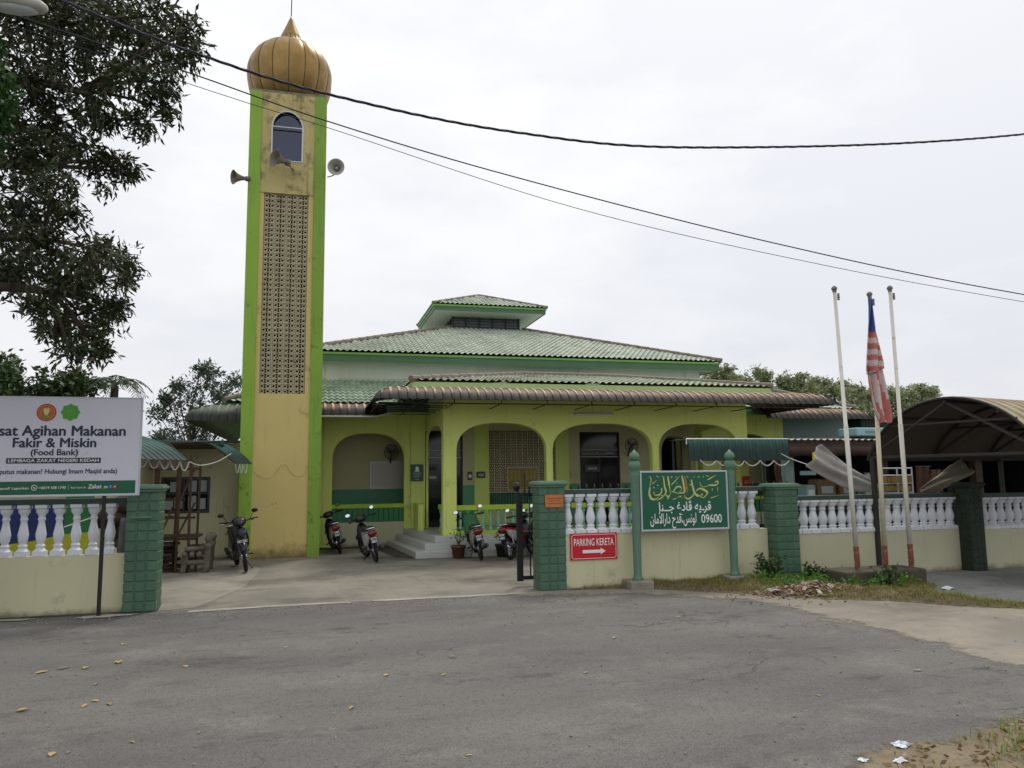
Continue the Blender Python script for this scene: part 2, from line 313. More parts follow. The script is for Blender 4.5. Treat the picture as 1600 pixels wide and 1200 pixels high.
def tile_mat(name, a, bcol, dark, red=None):
    m, nt, b = newmat(name)
    uv = nt.nodes.new('ShaderNodeUVMap').outputs[0]
    sp = nt.nodes.new('ShaderNodeVectorMath'); sp.operation = 'FLOOR'; nt.links.new(uv, sp.inputs[0])
    wn = nt.nodes.new('ShaderNodeTexWhiteNoise'); wn.noise_dimensions = '2D'; nt.links.new(sp.outputs[0], wn.inputs['Vector'])
    v = coords(nt)
    c = mixn(nt, lin(a), lin(bcol), wn.outputs['Value'])
    c = mixn(nt, c, lin(dark), ramp(nt, noise(nt, v, 1.0, 8, 0.72), 0.48, 0.72))
    c = mixn(nt, c, mulc(lin(dark), 0.6), ramp(nt, noise(nt, v, 4.0, 8, 0.75), 0.60, 0.74))
    if red: c = mixn(nt, c, lin(red), ramp(nt, noise(nt, v, 0.8, 6, 0.6), 0.60, 0.78))
    nt.links.new(c, b.inputs['Base Color']); b.inputs['Roughness'].default_value = 0.55
    add_bump(nt, b, noise(nt, v, 30, 4), 0.2)
    return m
M['tile_pale'] = tile_mat('roof_tile_pale', (164, 174, 158), (186, 194, 178), (136, 146, 130))
M['tile_green'] = tile_mat('roof_tile_green', (136, 156, 136), (160, 176, 156), (100, 120, 102))
M['tile_porch'] = tile_mat('roof_tile_porch', (150, 160, 138), (176, 184, 162), (104, 98, 82), (140, 76, 62))
M['ridge_red'] = mat('ridge_cap', (122, 110, 98), 0.7, 0.15, 4, 0.2, 30, dirt=((92, 70, 62), 0.35, 3))
M['ridge_green'] = mat('ridge_cap_green', (110, 136, 112), 0.7, 0.15, 4, 0.2, 30)

def awning_mat(name, pan, pan2, ribc, mould, rib_on=0.5):
    """UV: u = rib count along the edge, v = 0 at the wall .. 1 at the drip edge"""
    m, nt, b = newmat(name)
    uv = nt.nodes.new('ShaderNodeUVMap').outputs[0]
    sp = nt.nodes.new('ShaderNodeSeparateXYZ'); nt.links.new(uv, sp.inputs[0])
    fr = nt.nodes.new('ShaderNodeMath'); fr.operation = 'FRACT'; nt.links.new(sp.outputs['X'], fr.inputs[0])
    rb = ramp(nt, fr.outputs[0], 0.68, 0.73)
    v = coords(nt)
    n = noise(nt, v, 2.0, 8, 0.7)
    c = mixn(nt, lin(pan), lin(pan2), ramp(nt, n, 0.4, 0.66))
    wear = mixn(nt, (0, 0, 0, 1), rb, ramp(nt, noise(nt, v, 3.0, 6, 0.7), 0.3, 0.55))
    c = mixn(nt, c, lin(ribc), wear)
    ad = nt.nodes.new('ShaderNodeMath'); ad.operation = 'ADD'; nt.links.new(sp.outputs['Y'], ad.inputs[0])
    sc = nt.nodes.new('ShaderNodeMath'); sc.operation = 'MULTIPLY_ADD'; sc.inputs[1].default_value = 0.55; sc.inputs[2].default_value = -0.27
    nt.links.new(noise(nt, v, 2.6, 8, 0.72, (2.2, 1, 1)), sc.inputs[0]); nt.links.new(sc.outputs[0], ad.inputs[1])
    c = mixn(nt, c, lin(mould), ramp(nt, ad.outputs[0], 0.58, 0.82))
    nt.links.new(c, b.inputs['Base Color']); b.inputs['Roughness'].default_value = 0.6
    return m
M['awn_rust'] = awning_mat('awning_rusty', (84, 38, 34), (104, 66, 52), (200, 180, 140), (32, 32, 26))
M['awn_green'] = awning_mat('awning_green', (58, 76, 62), (84, 98, 78), (120, 130, 108), (34, 40, 34))
M['awn_teal'] = awning_mat('awning_teal', (44, 88, 80), (58, 102, 92), (72, 116, 104), (30, 58, 54))
M['awn_dark'] = awning_mat('awning_dark_teal', (36, 82, 72), (44, 92, 80), (54, 102, 88), (26, 54, 50))
M['barrel'] = awning_mat('barrel_sheet', (164, 156, 122), (138, 130, 100), (116, 58, 48), (96, 84, 60))

def baluster_white(): return M['white']

def glass_mat():
    m, nt, b = newmat('tinted_glass')
    t = nt.nodes.new('ShaderNodeBsdfTransparent'); t.inputs['Color'].default_value = (0.15, 0.19, 0.36, 1)
    g = nt.nodes.new('ShaderNodeBsdfGlossy'); g.inputs['Roughness'].default_value = 0.05; g.inputs['Color'].default_value = (0.7, 0.75, 0.9, 1)
    mx = nt.nodes.new('ShaderNodeMixShader'); mx.inputs[0].default_value = 0.1
    nt.links.new(t.outputs[0], mx.inputs[1]); nt.links.new(g.outputs[0], mx.inputs[2])
    nt.links.new(mx.outputs[0], nt.nodes['Material Output'].inputs['Surface'])
    return m
M['glass'] = glass_mat()

# ------------------------------------------------------------------ mesh building
class MB:
    def __init__(s): s.v = []; s.f = []; s.m = []; s.uv = []; s.has_uv = False
    def add(s, vs, fs, mi=0, uvs=None):
        o = len(s.v); s.v += [tuple(p) for p in vs]
        for k, f in enumerate(fs):
            s.f.append([i+o for i in f]); s.m.append(mi)
            if uvs: s.has_uv = True; s.uv.append([uvs[i] for i in f])
            else: s.uv.append([(0, 0)]*len(f))
    def box(s, x0, x1, y0, y1, z0, z1, mi=0, T=None):
        vs = [Vector((x, y, z)) for z in (z0, z1) for y in (y0, y1) for x in (x0, x1)]
        if T: vs = [T @ v for v in vs]
        s.add(vs, [(0, 2, 3, 1), (4, 5, 7, 6), (0, 1, 5, 4), (2, 6, 7, 3), (0, 4, 6, 2), (1, 3, 7, 5)], mi)
    def beam(s, a, b, w, h, mi=0):
        a, b = Vector(a), Vector(b); d = (b-a); L = d.length; z = d/L
        x = Vector((0, 0, 1)).cross(z)
        if x.length < 1e-3: x = Vector((1, 0, 0))
        x.normalize(); y = z.cross(x)
        T = Matrix(((x.x, y.x, z.x, a.x), (x.y, y.y, z.y, a.y), (x.z, y.z, z.z, a.z), (0, 0, 0, 1)))
        s.box(-w/2, w/2, -h/2, h/2, 0, L, mi, T)
    def prism(s, pts, axis, a0, a1, mi=0):
        n = len(pts)
        def P(p, a): return (p[0], a, p[1]) if axis == 'y' else ((a, p[0], p[1]) if axis == 'x' else (p[0], p[1], a))
        vs = [P(p, a0) for p in pts] + [P(p, a1) for p in pts]
        fs = [list(range(n))[::-1], list(range(n, 2*n))] + [(i, (i+1) % n, n+(i+1) % n, n+i) for i in range(n)]
        s.add(vs, fs, mi)
    def tube(s, pts, r, n=8, mi=0, caps=True):
        pts = [Vector(p) for p in pts]; k = len(pts)
        rs = r if isinstance(r, (list, tuple)) else [r]*k
        up = None; vs = []
        for i, p in enumerate(pts):
            d = (pts[min(i+1, k-1)] - pts[max(i-1, 0)])
            d = d.normalized() if d.length > 1e-9 else Vector((0, 0, 1))
            if up is None:
                up = Vector((0, 0, 1)) if abs(d.z) < 0.9 else Vector((1, 0, 0))
            x = up - d*up.dot(d)
            if x.length < 1e-6: x = Vector((1, 0, 0)).cross(d)
            x.normalize(); y = d.cross(x); up = x
            for j in range(n):
                a = 2*pi*j/n; vs.append(p + x*(cos(a)*rs[i]) + y*(sin(a)*rs[i]))
        fs = [(i*n+j, i*n+(j+1) % n, (i+1)*n+(j+1) % n, (i+1)*n+j) for i in range(k-1) for j in range(n)]
        if caps: fs += [tuple(range(n))[::-1], tuple(range((k-1)*n, k*n))]
        s.add(vs, fs, mi)
    def lathe(s, prof, c=(0, 0, 0), n=24, mi=0, T=None, caps=True):
        T = T or Matrix.Translation(Vector(c)); vs = []
        for r, z in prof:
            for j in range(n):
                a = 2*pi*j/n; vs.append(T @ Vector((r*cos(a), r*sin(a), z)))
        k = len(prof)
        fs = [(i*n+j, i*n+(j+1) % n, (i+1)*n+(j+1) % n, (i+1)*n+j) for i in range(k-1) for j in range(n)]
        if caps: fs += [tuple(range(n))[::-1], tuple(range((k-1)*n, k*n))]
        s.add(vs, fs, mi)
    def grid(s, fn, nu, nv, mi=0, uvfn=None, keep=None):
        vs = []; uvs = []
        for j in range(nv+1):
            for i in range(nu+1):
                vs.append(Vector(fn(i, j))); uvs.append(uvfn(i, j) if uvfn else (0, 0))
        fs = []
        for j in range(nv):
            for i in range(nu):
                q = (j*(nu+1)+i, j*(nu+1)+i+1, (j+1)*(nu+1)+i+1, (j+1)*(nu+1)+i)
                if (vs[q[2]]-vs[q[0]]).cross(vs[q[3]]-vs[q[1]]).length < 1e-8: continue
                fs.append(q)
        s.add(vs, fs, mi, uvs if uvfn else None)
    def ell(s, c, r, n=12, k=8, mi=0, T=None):
        prof = [(sin(pi*i/k), -cos(pi*i/k)) for i in range(k+1)]
        prof[0] = (0.02, -1); prof[-1] = (0.02, 1)
        TT = (T or Matrix.Identity(4)) @ Matrix.Translation(Vector(c)) @ Matrix.Diagonal((r[0], r[1], r[2], 1))
        s.lathe(prof, n=n, mi=mi, T=TT)
    def build(s, name, mats, parent=None, smooth=False, bevel=0, fix=True, solid=0):
        me = bpy.data.meshes.new(name)
        if parent is not None:
            o = parent.get('_o'); 
            if o is not None: s.v = [(p[0]-o[0], p[1]-o[1], p[2]-o[2]) for p in s.v]
        me.from_pydata([tuple(p) for p in s.v], [], s.f)
        if not isinstance(mats, (list, tuple)): mats = [mats]
        for m in mats: me.materials.append(M[m] if isinstance(m, str) else m)
        me.polygons.foreach_set('material_index', s.m)
        if s.has_uv:
            l = me.uv_layers.new(name='UVMap'); flat = [c for f in s.uv for p in f for c in p]
            if len(flat) == 2*len(l.data): l.data.foreach_set('uv', flat)
        me.validate(); me.update()
        if fix:
            bm = bmesh.new(); bm.from_mesh(me); bmesh.ops.recalc_face_normals(bm, faces=bm.faces); bm.to_mesh(me); bm.free()
        if smooth: me.polygons.foreach_set('use_smooth', [True]*len(me.polygons))
        ob = bpy.data.objects.new(name, me); COL.objects.link(ob)
        if parent is not None:
            ob.parent = parent
            if parent.get('_o') is not None and parent.type != 'EMPTY': pass
            ob['_o'] = parent.get('_o') or (0, 0, 0)
        if smooth == 'auto':
            try: me.set_sharp_from_angle(angle=rad(40))
            except Exception: pass
        if bevel:
            md = ob.modifiers.new('bevel', 'BEVEL'); md.width = bevel; md.segments = 2; md.limit_method = 'ANGLE'; md.angle_limit = rad(50)
        if solid:
            md = ob.modifiers.new('solid', 'SOLIDIFY'); md.thickness = solid; md.offset = 0
        return ob
def tag(o, label=None, cat=None, group=None, kind=None):
    if label: o['label'] = label
    if cat: o['category'] = cat
    if group: o['group'] = group
    if kind: o['kind'] = kind
    return o
def thing(name, loc, label, cat, group=None):
    o = bpy.data.objects.new(name, None); COL.objects.link(o); o.location = loc; o.empty_display_size = 0.2
    o['_o'] = tuple(loc)
    return tag(o, label, cat, group)
def single(mb, name, mats, label, cat, group=None, **kw):
    return tag(mb.build(name, mats, None, **kw), label, cat, group)
def share(ob, name, loc, parent):
    """a further copy of a part mesh under the same thing"""
    c = ob.copy(); c.name = name; COL.objects.link(c); c.parent = parent; c.location = loc; return c

def text_mesh(body, cx, y, zb, mats, name, parent, width=None, height=None, bold=0.0, space=1.0, shear=0.0, align='c'):
    """flat lettering facing -Y; zb = baseline, width in metres (lettering is scaled to it)"""
    cu = bpy.data.curves.new(name, 'FONT'); cu.body = body; cu.size = 1.0; cu.offset = 0.0; cu.space_character = space; cu.shear = shear
    cu.resolution_u = 4
    ob = bpy.data.objects.new(name, cu); COL.objects.link(ob)
    bpy.context.view_layer.update()
    me = bpy.data.meshes.new_from_object(ob.evaluated_get(bpy.context.evaluated_depsgraph_get()))
    bpy.data.objects.remove(ob)
    xs = [v.co.x for v in me.vertices]; x0, x1 = min(xs), max(xs)
    sx = width/(x1-x0) if width else height
    sz = height if height else sx
    off = {'c': (x0+x1)/2, 'l': x0, 'r': x1}[align]
    o = (parent.get('_o') if parent is not None else None) or (0, 0, 0)
    for v in me.vertices:
        v.co = Vector((cx+(v.co.x-off)*sx-o[0], y-o[1], zb+v.co.y*sz-o[2]))
    if bold:                                  # heavier strokes: the same lettering stacked with tiny offsets
        V = [tuple(v.co) for v in me.vertices]; F = [tuple(p.vertices) for p in me.polygons]; n = len(V); vs, fs = [], []
        for q, (dx, dz) in enumerate(((0, 0), (bold*sx, 0), (-bold*sx, 0), (0, bold*sz*.8), (0, -bold*sz*.8))):
            vs += [(a+dx, b-.00025*q, c+dz) for a, b, c in V]; fs += [tuple(i+n*q for i in f) for f in F]
        bpy.data.meshes.remove(me); me = bpy.data.meshes.new(name); me.from_pydata(vs, [], fs); me.update()
    me.materials.clear(); me.materials.append(M[mats])
    ob = bpy.data.objects.new(name, me); COL.objects.link(ob)
    if parent is not None: ob.parent = parent; ob['_o'] = o
    return ob
def smooth_pts(pts, n=6):
    out = []; P = [Vector(p) for p in pts]
    for i in range(len(P)-1):
        p0 = P[max(i-1, 0)]; p1 = P[i]; p2 = P[i+1]; p3 = P[min(i+2, len(P)-1)]
        for k in range(n):
            t = k/n
            out.append(0.5*((2*p1)+(p2-p0)*t+(2*p0-5*p1+4*p2-p3)*t*t+(3*p1-p0-3*p2+p3)*t*t*t))
    out.append(P[-1]); return out

# ------------------------------------------------------------------ the ground
def sheet(name, poly, z, m):
    mb = MB(); mb.add([(x, y, z) for x, y in poly], [tuple(range(len(poly)))])
    return tag(mb.build(name, m, fix=False), kind='structure')
def inpoly(x, y, P):
    c = False; j = len(P)-1
    for i in range(len(P)):
        if (P[i][1] > y) != (P[j][1] > y) and x < (P[j][0]-P[i][0])*(y-P[i][1])/(P[j][1]-P[i][1])+P[i][0]: c = not c
        j = i
    return c
def edgedist(x, y, P):
    d = 9e9
    for i in range(len(P)):
        ax, ay = P[i]; bx, by = P[(i+1) % len(P)]; dx, dy = bx-ax, by-ay
        t = max(0, min(1, ((x-ax)*dx+(y-ay)*dy)/(dx*dx+dy*dy))); d = min(d, hypot(x-ax-t*dx, y-ay-t*dy))
    return d
def rough_edge(pts, rng, amp, n=6):
    out = []
    for i in range(len(pts)-1):
        for k in range(n):
            t = k/n; out.append((pts[i][0]*(1-t)+pts[i+1][0]*t+rng.uniform(-amp, amp), pts[i][1]*(1-t)+pts[i+1][1]*t+rng.uniform(-amp, amp)))
    out.append(pts[-1]); return out
rg = random.Random(7)
sheet('ground', [(-500, -300), (500, -300), (500, 900), (-500, 900)], -0.03, 'soil')
sheet('road', [(-60, -12), (60, -12), (60, 11.42), (-60, 11.42)], 0.0, 'asphalt')
sheet('yard_paving', [(-14, 11.43)]+[(22, 11.43), (22, 34), (-14, 34)], -0.004, 'yard')
def fade_sheet(name, poly, z, m, x0, x1, y0, y1, cs, width, scale):
    """ground sheet whose margin breaks up into the surface below; fade = distance in from the edge"""
    nt = m.node_tree; b = nt.nodes['Principled BSDF']; out = nt.nodes['Material Output']
    at = nt.nodes.new('ShaderNodeAttribute'); at.attribute_name = 'fade'
    n = noise(nt, coords(nt), scale, 9, .78)
    ma = nt.nodes.new('ShaderNodeMath'); ma.operation = 'ADD'; nt.links.new(at.outputs['Fac'], ma.inputs[0]); nt.links.new(n, ma.inputs[1])
    f = ramp(nt, ma.outputs[0], .78, .92)
    t = nt.nodes.new('ShaderNodeBsdfTransparent'); mx = nt.nodes.new('ShaderNodeMixShader')
    nt.links.new(f, mx.inputs[0]); nt.links.new(t.outputs[0], mx.inputs[1]); nt.links.new(b.outputs[0], mx.inputs[2]); nt.links.new(mx.outputs[0], out.inputs['Surface'])
    mb = MB(); nx, ny = int((x1-x0)/cs), int((y1-y0)/cs); fd = []
    mb.grid(lambda i, j: (x0+(x1-x0)*i/nx, y0+(y1-y0)*j/ny, z), nx, ny)
    for p in mb.v:
        d = edgedist(p[0], p[1], poly); d = d if inpoly(p[0], p[1], poly) else -d; fd.append(max(0.0, min(1.0, .5+.5*d/width)))
    keep = [q for q, f4 in enumerate(mb.f) if max(fd[a] for a in f4) > 0]
    mb.f = [mb.f[q] for q in keep]; mb.m = [0]*len(keep); mb.uv = [mb.uv[q] for q in keep]
    o = mb.build(name, m, fix=False); a = o.data.attributes.new('fade', 'FLOAT', 'POINT'); a.data.foreach_set('value', fd)
    return tag(o, kind='structure')
SANDP = [(3.2, 11.33), (4.82, 10.98), (5.53, 10.34), (6.14, 9.82), (6.32, 9.2), (6.27, 8.24), (6.49, 7.75), (6.43, 6.85), (6.33, 6.0), (6.9, 5.5), (9, 5.2), (60, 5.0), (60, 12.5), (3.2, 12.5)]
fade_sheet('sandy_verge', SANDP, 0.004, M['sand'], 2.6, 14, 4.6, 11.48, .12, .8, 3.6)
sheet('sandy_verge', [(14, 5.0), (60, 5.0), (60, 11.49), (14, 11.49)], 0.004, 'sand_far')
APRON = [(8.78, 9.53), (8.77, 8.64), (9.02, 8.28), (30, 7.6), (30, 11.3), (9.3, 11.3)]
sheet('concrete_apron', APRON, 0.009, 'apron')
sheet('yard_slab', rough_edge([(-2.0, 11.5), (-1.45, 11.6), (-1.0, 13.5), (-0.9, 16.2)], rg, 0.03, 4)+[(-1.6, 17.9), (-4.2, 17.9), (-4.2, 11.5)], 0.0, 'yard_slab')
sheet('recess_slab', [(0.2, 17.75), (1.8, 17.5), (1.6, 19.7), (0.3, 19.7)], 0.0, 'yard_slab')
DIRT = [(3.84, 11.44), (4.93, 11.2), (5.68, 10.61), (6.3, 10.07), (6.95, 9.37), (7.67, 9.01), (8.14, 8.42), (8.73, 8.02), (10.5, 7.35), (13, 7.0), (13, 7.5), (10, 7.95), (9.02, 8.28), (8.77, 8.64), (8.78, 9.53), (9.3, 10.0), (9.3, 11.6), (3.84, 11.6)]
def verge_h(x, y):
    if not inpoly(x, y, DIRT): return 0.0
    d = 9e9
    for (ax, ay), (bx, by) in zip(DIRT[:10], DIRT[1:11]):
        dx, dy = bx-ax, by-ay; q = max(0, min(1, ((x-ax)*dx+(y-ay)*dy)/(dx*dx+dy*dy))); d = min(d, hypot(x-ax-q*dx, y-ay-q*dy))
    for (ax, ay), (bx, by) in zip(DIRT[10:15], DIRT[11:16]):
        dx, dy = bx-ax, by-ay; q = max(0, min(1, ((x-ax)*dx+(y-ay)*dy)/(dx*dx+dy*dy))); d = min(d, hypot(x-ax-q*dx, y-ay-q*dy))
    k = min(1, d/0.5); k = k*k*(3-2*k)
    return 0.012 + k*(0.05 + 0.02*sin(x*5.1+y*3.3) + 0.016*sin(x*11.3-y*7.9))
def make_verge():
    mb = MB(); cs = 0.07; idx = {}
    def vid(i, j):
        if (i, j) not in idx:
            x, y = 3.8+i*cs, 6.95+j*cs; idx[(i, j)] = len(mb.v); mb.v.append((x, y, verge_h(x, y)))
        return idx[(i, j)]
    for i in range(132):
        for j in range(68):
            if inpoly(3.8+(i+.5)*cs, 6.95+(j+.5)*cs, DIRT):
                mb.f.append([vid(i, j), vid(i+1, j), vid(i+1, j+1), vid(i, j+1)]); mb.m.append(0); mb.uv.append([(0, 0)]*4)
    tag(mb.build('dirt_verge', 'dirt', smooth=True, fix=False), kind='structure')
make_verge()
# corner of dirt and soil at the near right, beyond a broken asphalt edge
BR = [(2.9, 3.9), (3.59, 4.3), (3.93, 4.26), (4.31, 4.33), (4.73, 4.48), (6, 4.75), (12, 4.6), (12, -2), (2.4, -2)]
fade_sheet('soil_corner', BR, 0.006, M['corner_dirt'], 2.2, 8, 1.5, 5.2, .08, .30, 5.0)
DIRTL = rough_edge([(-8, 11.42), (-4.5, 11.4), (-3.2, 11.42), (-2.4, 11.40), (-1.95, 11.38)], rg, 0.02, 5)+[(-1.95, 11.62), (-8, 11.62)]
sheet('wall_foot_dirt', DIRTL, 0.005, 'concrete_dark')
def patch(name, pts, z, m, amp=0.03):
    sheet(name, rough_edge(pts+[pts[0]], rg, amp, 4)[:-1], z, m)
patch('cement_strip', [(-1.55, 11.18), (-0.6, 11.27), (0.6, 11.30), (0.6, 11.42), (-0.5, 11.42), (-1.5, 11.36)], 0.006, 'cement', 0.02)
patch('cement_strip', [(0.9, 11.32), (2.2, 11.28), (3.3, 11.35), (3.3, 11.43), (0.9, 11.43)], 0.006, 'cement', 0.02)
patch('cement_patch', [(-2.85, 11.16), (-2.55, 11.10), (-2.2, 11.2), (-2.15, 11.3), (-2.5, 11.36), (-2.8, 11.32)], 0.010, 'cement', 0.03)
patch('cement_patch', [(-4.2, 11.25), (-3.5, 11.2), (-3.3, 11.3), (-3.9, 11.4)], 0.010, 'cement', 0.03)

# ------------------------------------------------------------------ boundary wall
BAL = [(.074, 0), (.074, .10), (.058, .125), (.044, .16), (.056, .2), (.036, .24), (.052, .30), (.062, .42), (.046, .55), (.034, .67), (.046, .72), (.036, .76), (.042, .80), (.066, .85), (.07, .92), (.07, 1)]
def baluster_mb(h, k=1.0, n=12):
    mb = MB(); q = .068*k
    mb.lathe([(r*k, z*h) for r, z in BAL[1:-1]], n=n); mb.box(-q, q, -q, q, 0, .1*h); mb.box(-q*.96, q*.96, -q*.96, q*.96, .93*h, h); return mb
def wall_segment(x0, x1, yf, zp, zr, step, phase, panel_m, label, cat='boundary wall', z0=-0.03, k=1.0):
    t = thing('boundary_wall', ((x0+x1)/2, yf+0.07, 0), label, cat, 'stretches of the boundary wall')
    p = MB(); p.box(x0, x1, yf, yf+0.14, z0, zp); p.build('wall_panel', panel_m, t, bevel=0.01)
    r = MB(); r.box(x0, x1, yf-0.005, yf+0.145, zr-0.075, zr); r.build('rail', 'rail_dark', t, bevel=0.008)
    h = zr-0.075-zp
    first = None; x = x0+phase
    while x < x1-0.06:
        if first is None:
            mb = baluster_mb(h, k); first = mb.build('baluster', 'white', None, smooth='auto'); first.parent = t; b = first
        else: b = first.copy(); COL.objects.link(b); b.parent = t
        b.location = (x-(x0+x1)/2, 0, zp); x += step
    return t
wall_segment(-6.4, -2.38, 11.55, 0.765, 1.51, 0.209, 0.04, 'cream', 'cream wall with white balusters behind the food bank sign, left of the gateway', k=1.08)
wall_segment(3.83, 7.37, 11.50, 0.83, 1.52, 0.190, 0.07, 'cream', 'cream wall with white balusters behind the red parking sign and green mosque sign', k=1.2)
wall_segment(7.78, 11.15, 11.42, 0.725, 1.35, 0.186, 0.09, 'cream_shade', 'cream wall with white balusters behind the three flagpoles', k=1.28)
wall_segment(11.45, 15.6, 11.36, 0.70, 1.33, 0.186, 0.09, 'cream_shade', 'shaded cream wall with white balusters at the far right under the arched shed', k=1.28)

def tiled_pillar(x0, x1, y0, h, m, capm, label, rows=12, nf=3, ivy=False):
    t = thing('gate_pillar', ((x0+x1)/2, y0+(x1-x0)/2, 0), label, 'pillar', 'tiled pillars of the boundary wall')
    w = x1-x0; y1 = y0+w; mb = MB(); mb.box(x0+.006, x1-.006, y0+.006, y1-.006, -0.03, h)
    rh = (h)/rows; tw = w/nf; g = 0.006; d = 0.012
    def tile(fn, a0, a1, b0, b1):
        vs = [fn(a0+g, b0+g, 0), fn(a1-g, b0+g, 0), fn(a1-g, b1-g, 0), fn(a0+g, b1-g, 0),
              fn(a0+g+d, b0+g+d, d), fn(a1-g-d, b0+g+d, d), fn(a1-g-d, b1-g-d, d), fn(a0+g+d, b1-g-d, d)]
        mb.add(vs, [(4, 5, 6, 7), (0, 1, 5, 4), (1, 2, 6, 5), (2, 3, 7, 6), (3, 0, 4, 7)])
    for r in range(rows):
        for c in range(nf):
            tile(lambda a, b, o: (x0+a, y0+.006-o, b), c*tw, (c+1)*tw, r*rh, (r+1)*rh)
            tile(lambda a, b, o: (x1-.006+o, y0+a, b), c*tw, (c+1)*tw, r*rh, (r+1)*rh)
            tile(lambda a, b, o: (x0+.006-o, y0+a, b), c*tw, (c+1)*tw, r*rh, (r+1)*rh)
    mb.build('shaft', m, t)
    c = MB(); c.box(x0-.02, x1+.02, y0-.02, y1+.02, h, h+.035); c.box(x0-.045, x1+.045, y0-.045, y1+.045, h+.035, h+.075); c.box(x0-.02, x1+.02, y0-.02, y1+.02, h+.075, h+.095)
    c.build('cap', capm, t, bevel=0.012)
    return t
PL = tiled_pillar(-2.37, -1.965, 11.43, 1.585, 'pillar', 'pillar_cap', 'green tiled gate pillar with a letter slot, left of the open gateway')
mb = MB(); mb.box(-2.30, -2.05, 11.385, 11.43, 1.235, 1.26); mb.build('letter_slot', 'pillar_cap', PL, bevel=.005)
tiled_pillar(3.42, 3.83, 11.46, 1.56, 'pillar', 'pillar_cap', 'green tiled gate pillar carrying an orange plaque, right of the open gateway')
tiled_pillar(7.38, 7.78, 11.22, 1.47, 'pillar', 'pillar_cap', 'green tiled wall pillar just right of the green mosque sign')
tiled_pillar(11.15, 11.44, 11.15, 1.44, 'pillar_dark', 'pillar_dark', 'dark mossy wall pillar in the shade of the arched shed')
mb = MB(); mb.box(3.50, 3.79, 11.435, 11.445, 1.255, 1.445)
pq = single(mb, 'plaque', 'orange', 'small orange plaque fixed to the green gate pillar', 'plaque', bevel=.003)
mb = MB(); mb.box(3.53, 3.76, 11.431, 11.434, 1.39, 1.396); mb.box(3.55, 3.74, 11.431, 11.434, 1.35, 1.355); mb.box(3.53, 3.76, 11.431, 11.434, 1.31, 1.315); mb.build('text_line', 'cloth_rust', pq)

# sliding gate parked behind the right wall
def sliding_gate():
    t = thing('sliding_gate', (5.6, 12.1, 0), 'black metal sliding gate with spear tips, pushed open behind the right-hand wall', 'gate')
    y = 12.1; x0, x1 = 3.22, 8.3
    f = MB()
    f.box(x0, x0+.095, y-.03, y+.03, .08, 1.47); f.box(x1-.06, x1, y-.03, y+.03, .08, 1.47)
    for z0, z1 in ((.10, .16), (.80, .86), (1.41, 1.47)): f.box(x0+.095, x1-.06, y-.025, y+.025, z0, z1)
    f.build('frame', 'black', t, bevel=.004)
    x = x0+.22; first = None
    b = MB(); b.tube([(0, 0, .16), (0, 0, 1.41)], .011, 6); b.lathe([(.008, 1.47), (.02, 1.49), (.012, 1.52), (.022, 1.545), (.002, 1.60)], n=8)
    while x < x1-.1:
        if first is None:
            first = b.build('bar', 'black', None, smooth=True); first.parent = t; o = first
        else: o = first.copy(); COL.objects.link(o); o.parent = t
        o.location = (x-5.6, 0, 0); x += .14
    s = MB(); s.box(4.0, x1-.06, y+.012, y+.018, .16, .80); s.build('sheet_panel', 'black', t)
    w = MB()
    for wx in (4.0, 7.8): w.lathe([(.045, -.02), (.05, 0), (.045, .02)], n=14, T=Matrix.Translation((wx, y, .05)) @ Matrix.Rotation(pi/2, 4, 'X'))
    w.build('wheel', 'rubber', t)
sliding_gate()
def gate_lamp():
    t = thing('gate_spotlight', (3.26, 11.95, 1.6), 'small dark floodlight on the end of the black sliding gate', 'light fitting')
    mb = MB(); mb.tube([(3.36, 12.1, 1.47), (3.36, 12.1, 1.78)], .012, 8); mb.build('stem', 'black', t)
    mb = MB(); mb.lathe([(.03, 1.50), (.055, 1.52), (.06, 1.58), (.04, 1.64)], c=(3.22, 12.1, 0), n=12); mb.build('lamp_head', 'plastic_black', t, smooth=True)
    mb = MB(); mb.tube([(3.22, 12.1, 1.5), (3.30, 12.1, 1.47), (3.36, 12.1, 1.49)], .01, 6); mb.build('bracket', 'black', t)
gate_lamp()

# ------------------------------------------------------------------ signs on the wall line
def parking_sign():
    t = thing('parking_sign', (4.29, 11.48, 0.44), 'red sign with white lettering and an arrow on the cream wall', 'sign')
    mb = MB(); mb.box(3.905, 4.68, 11.476, 11.488, .435, .845); mb.build('panel', 'sign_red', t, bevel=.004)
    y = 11.4745
    def outline(x0, x1, z0, z1, w, r):
        P = []; Q = []
        for cx, cz, a0 in ((x1-r, z1-r, 0), (x0+r, z1-r, 90), (x0+r, z0+r, 180), (x1-r, z0+r, 270)):
            for k in range(5):
                a = rad(a0+k*22.5); P.append((cx+r*cos(a), y, cz+r*sin(a))); Q.append((cx+(r-w)*cos(a), y, cz+(r-w)*sin(a)))
        n = len(P); m = MB(); m.add(P+Q, [(i, (i+1) % n, n+(i+1) % n, n+i) for i in range(n)]); return m
    outline(3.925, 4.66, .455, .825, .007, .04).build('border', 'ink_white', t, fix=False)
    text_mesh('PARKING KERETA', 4.292, y, .655, 'ink_white', 'lettering', t, width=.655, height=.155, bold=.009)
    a = MB(); a.add([(4.105, y, .54), (4.40, y, .54), (4.40, y, .515), (4.485, y, .565), (4.40, y, .615), (4.40, y, .588), (4.105, y, .588)], [tuple(range(7))]); a.build('arrow', 'ink_white', t, fix=False)
parking_sign()

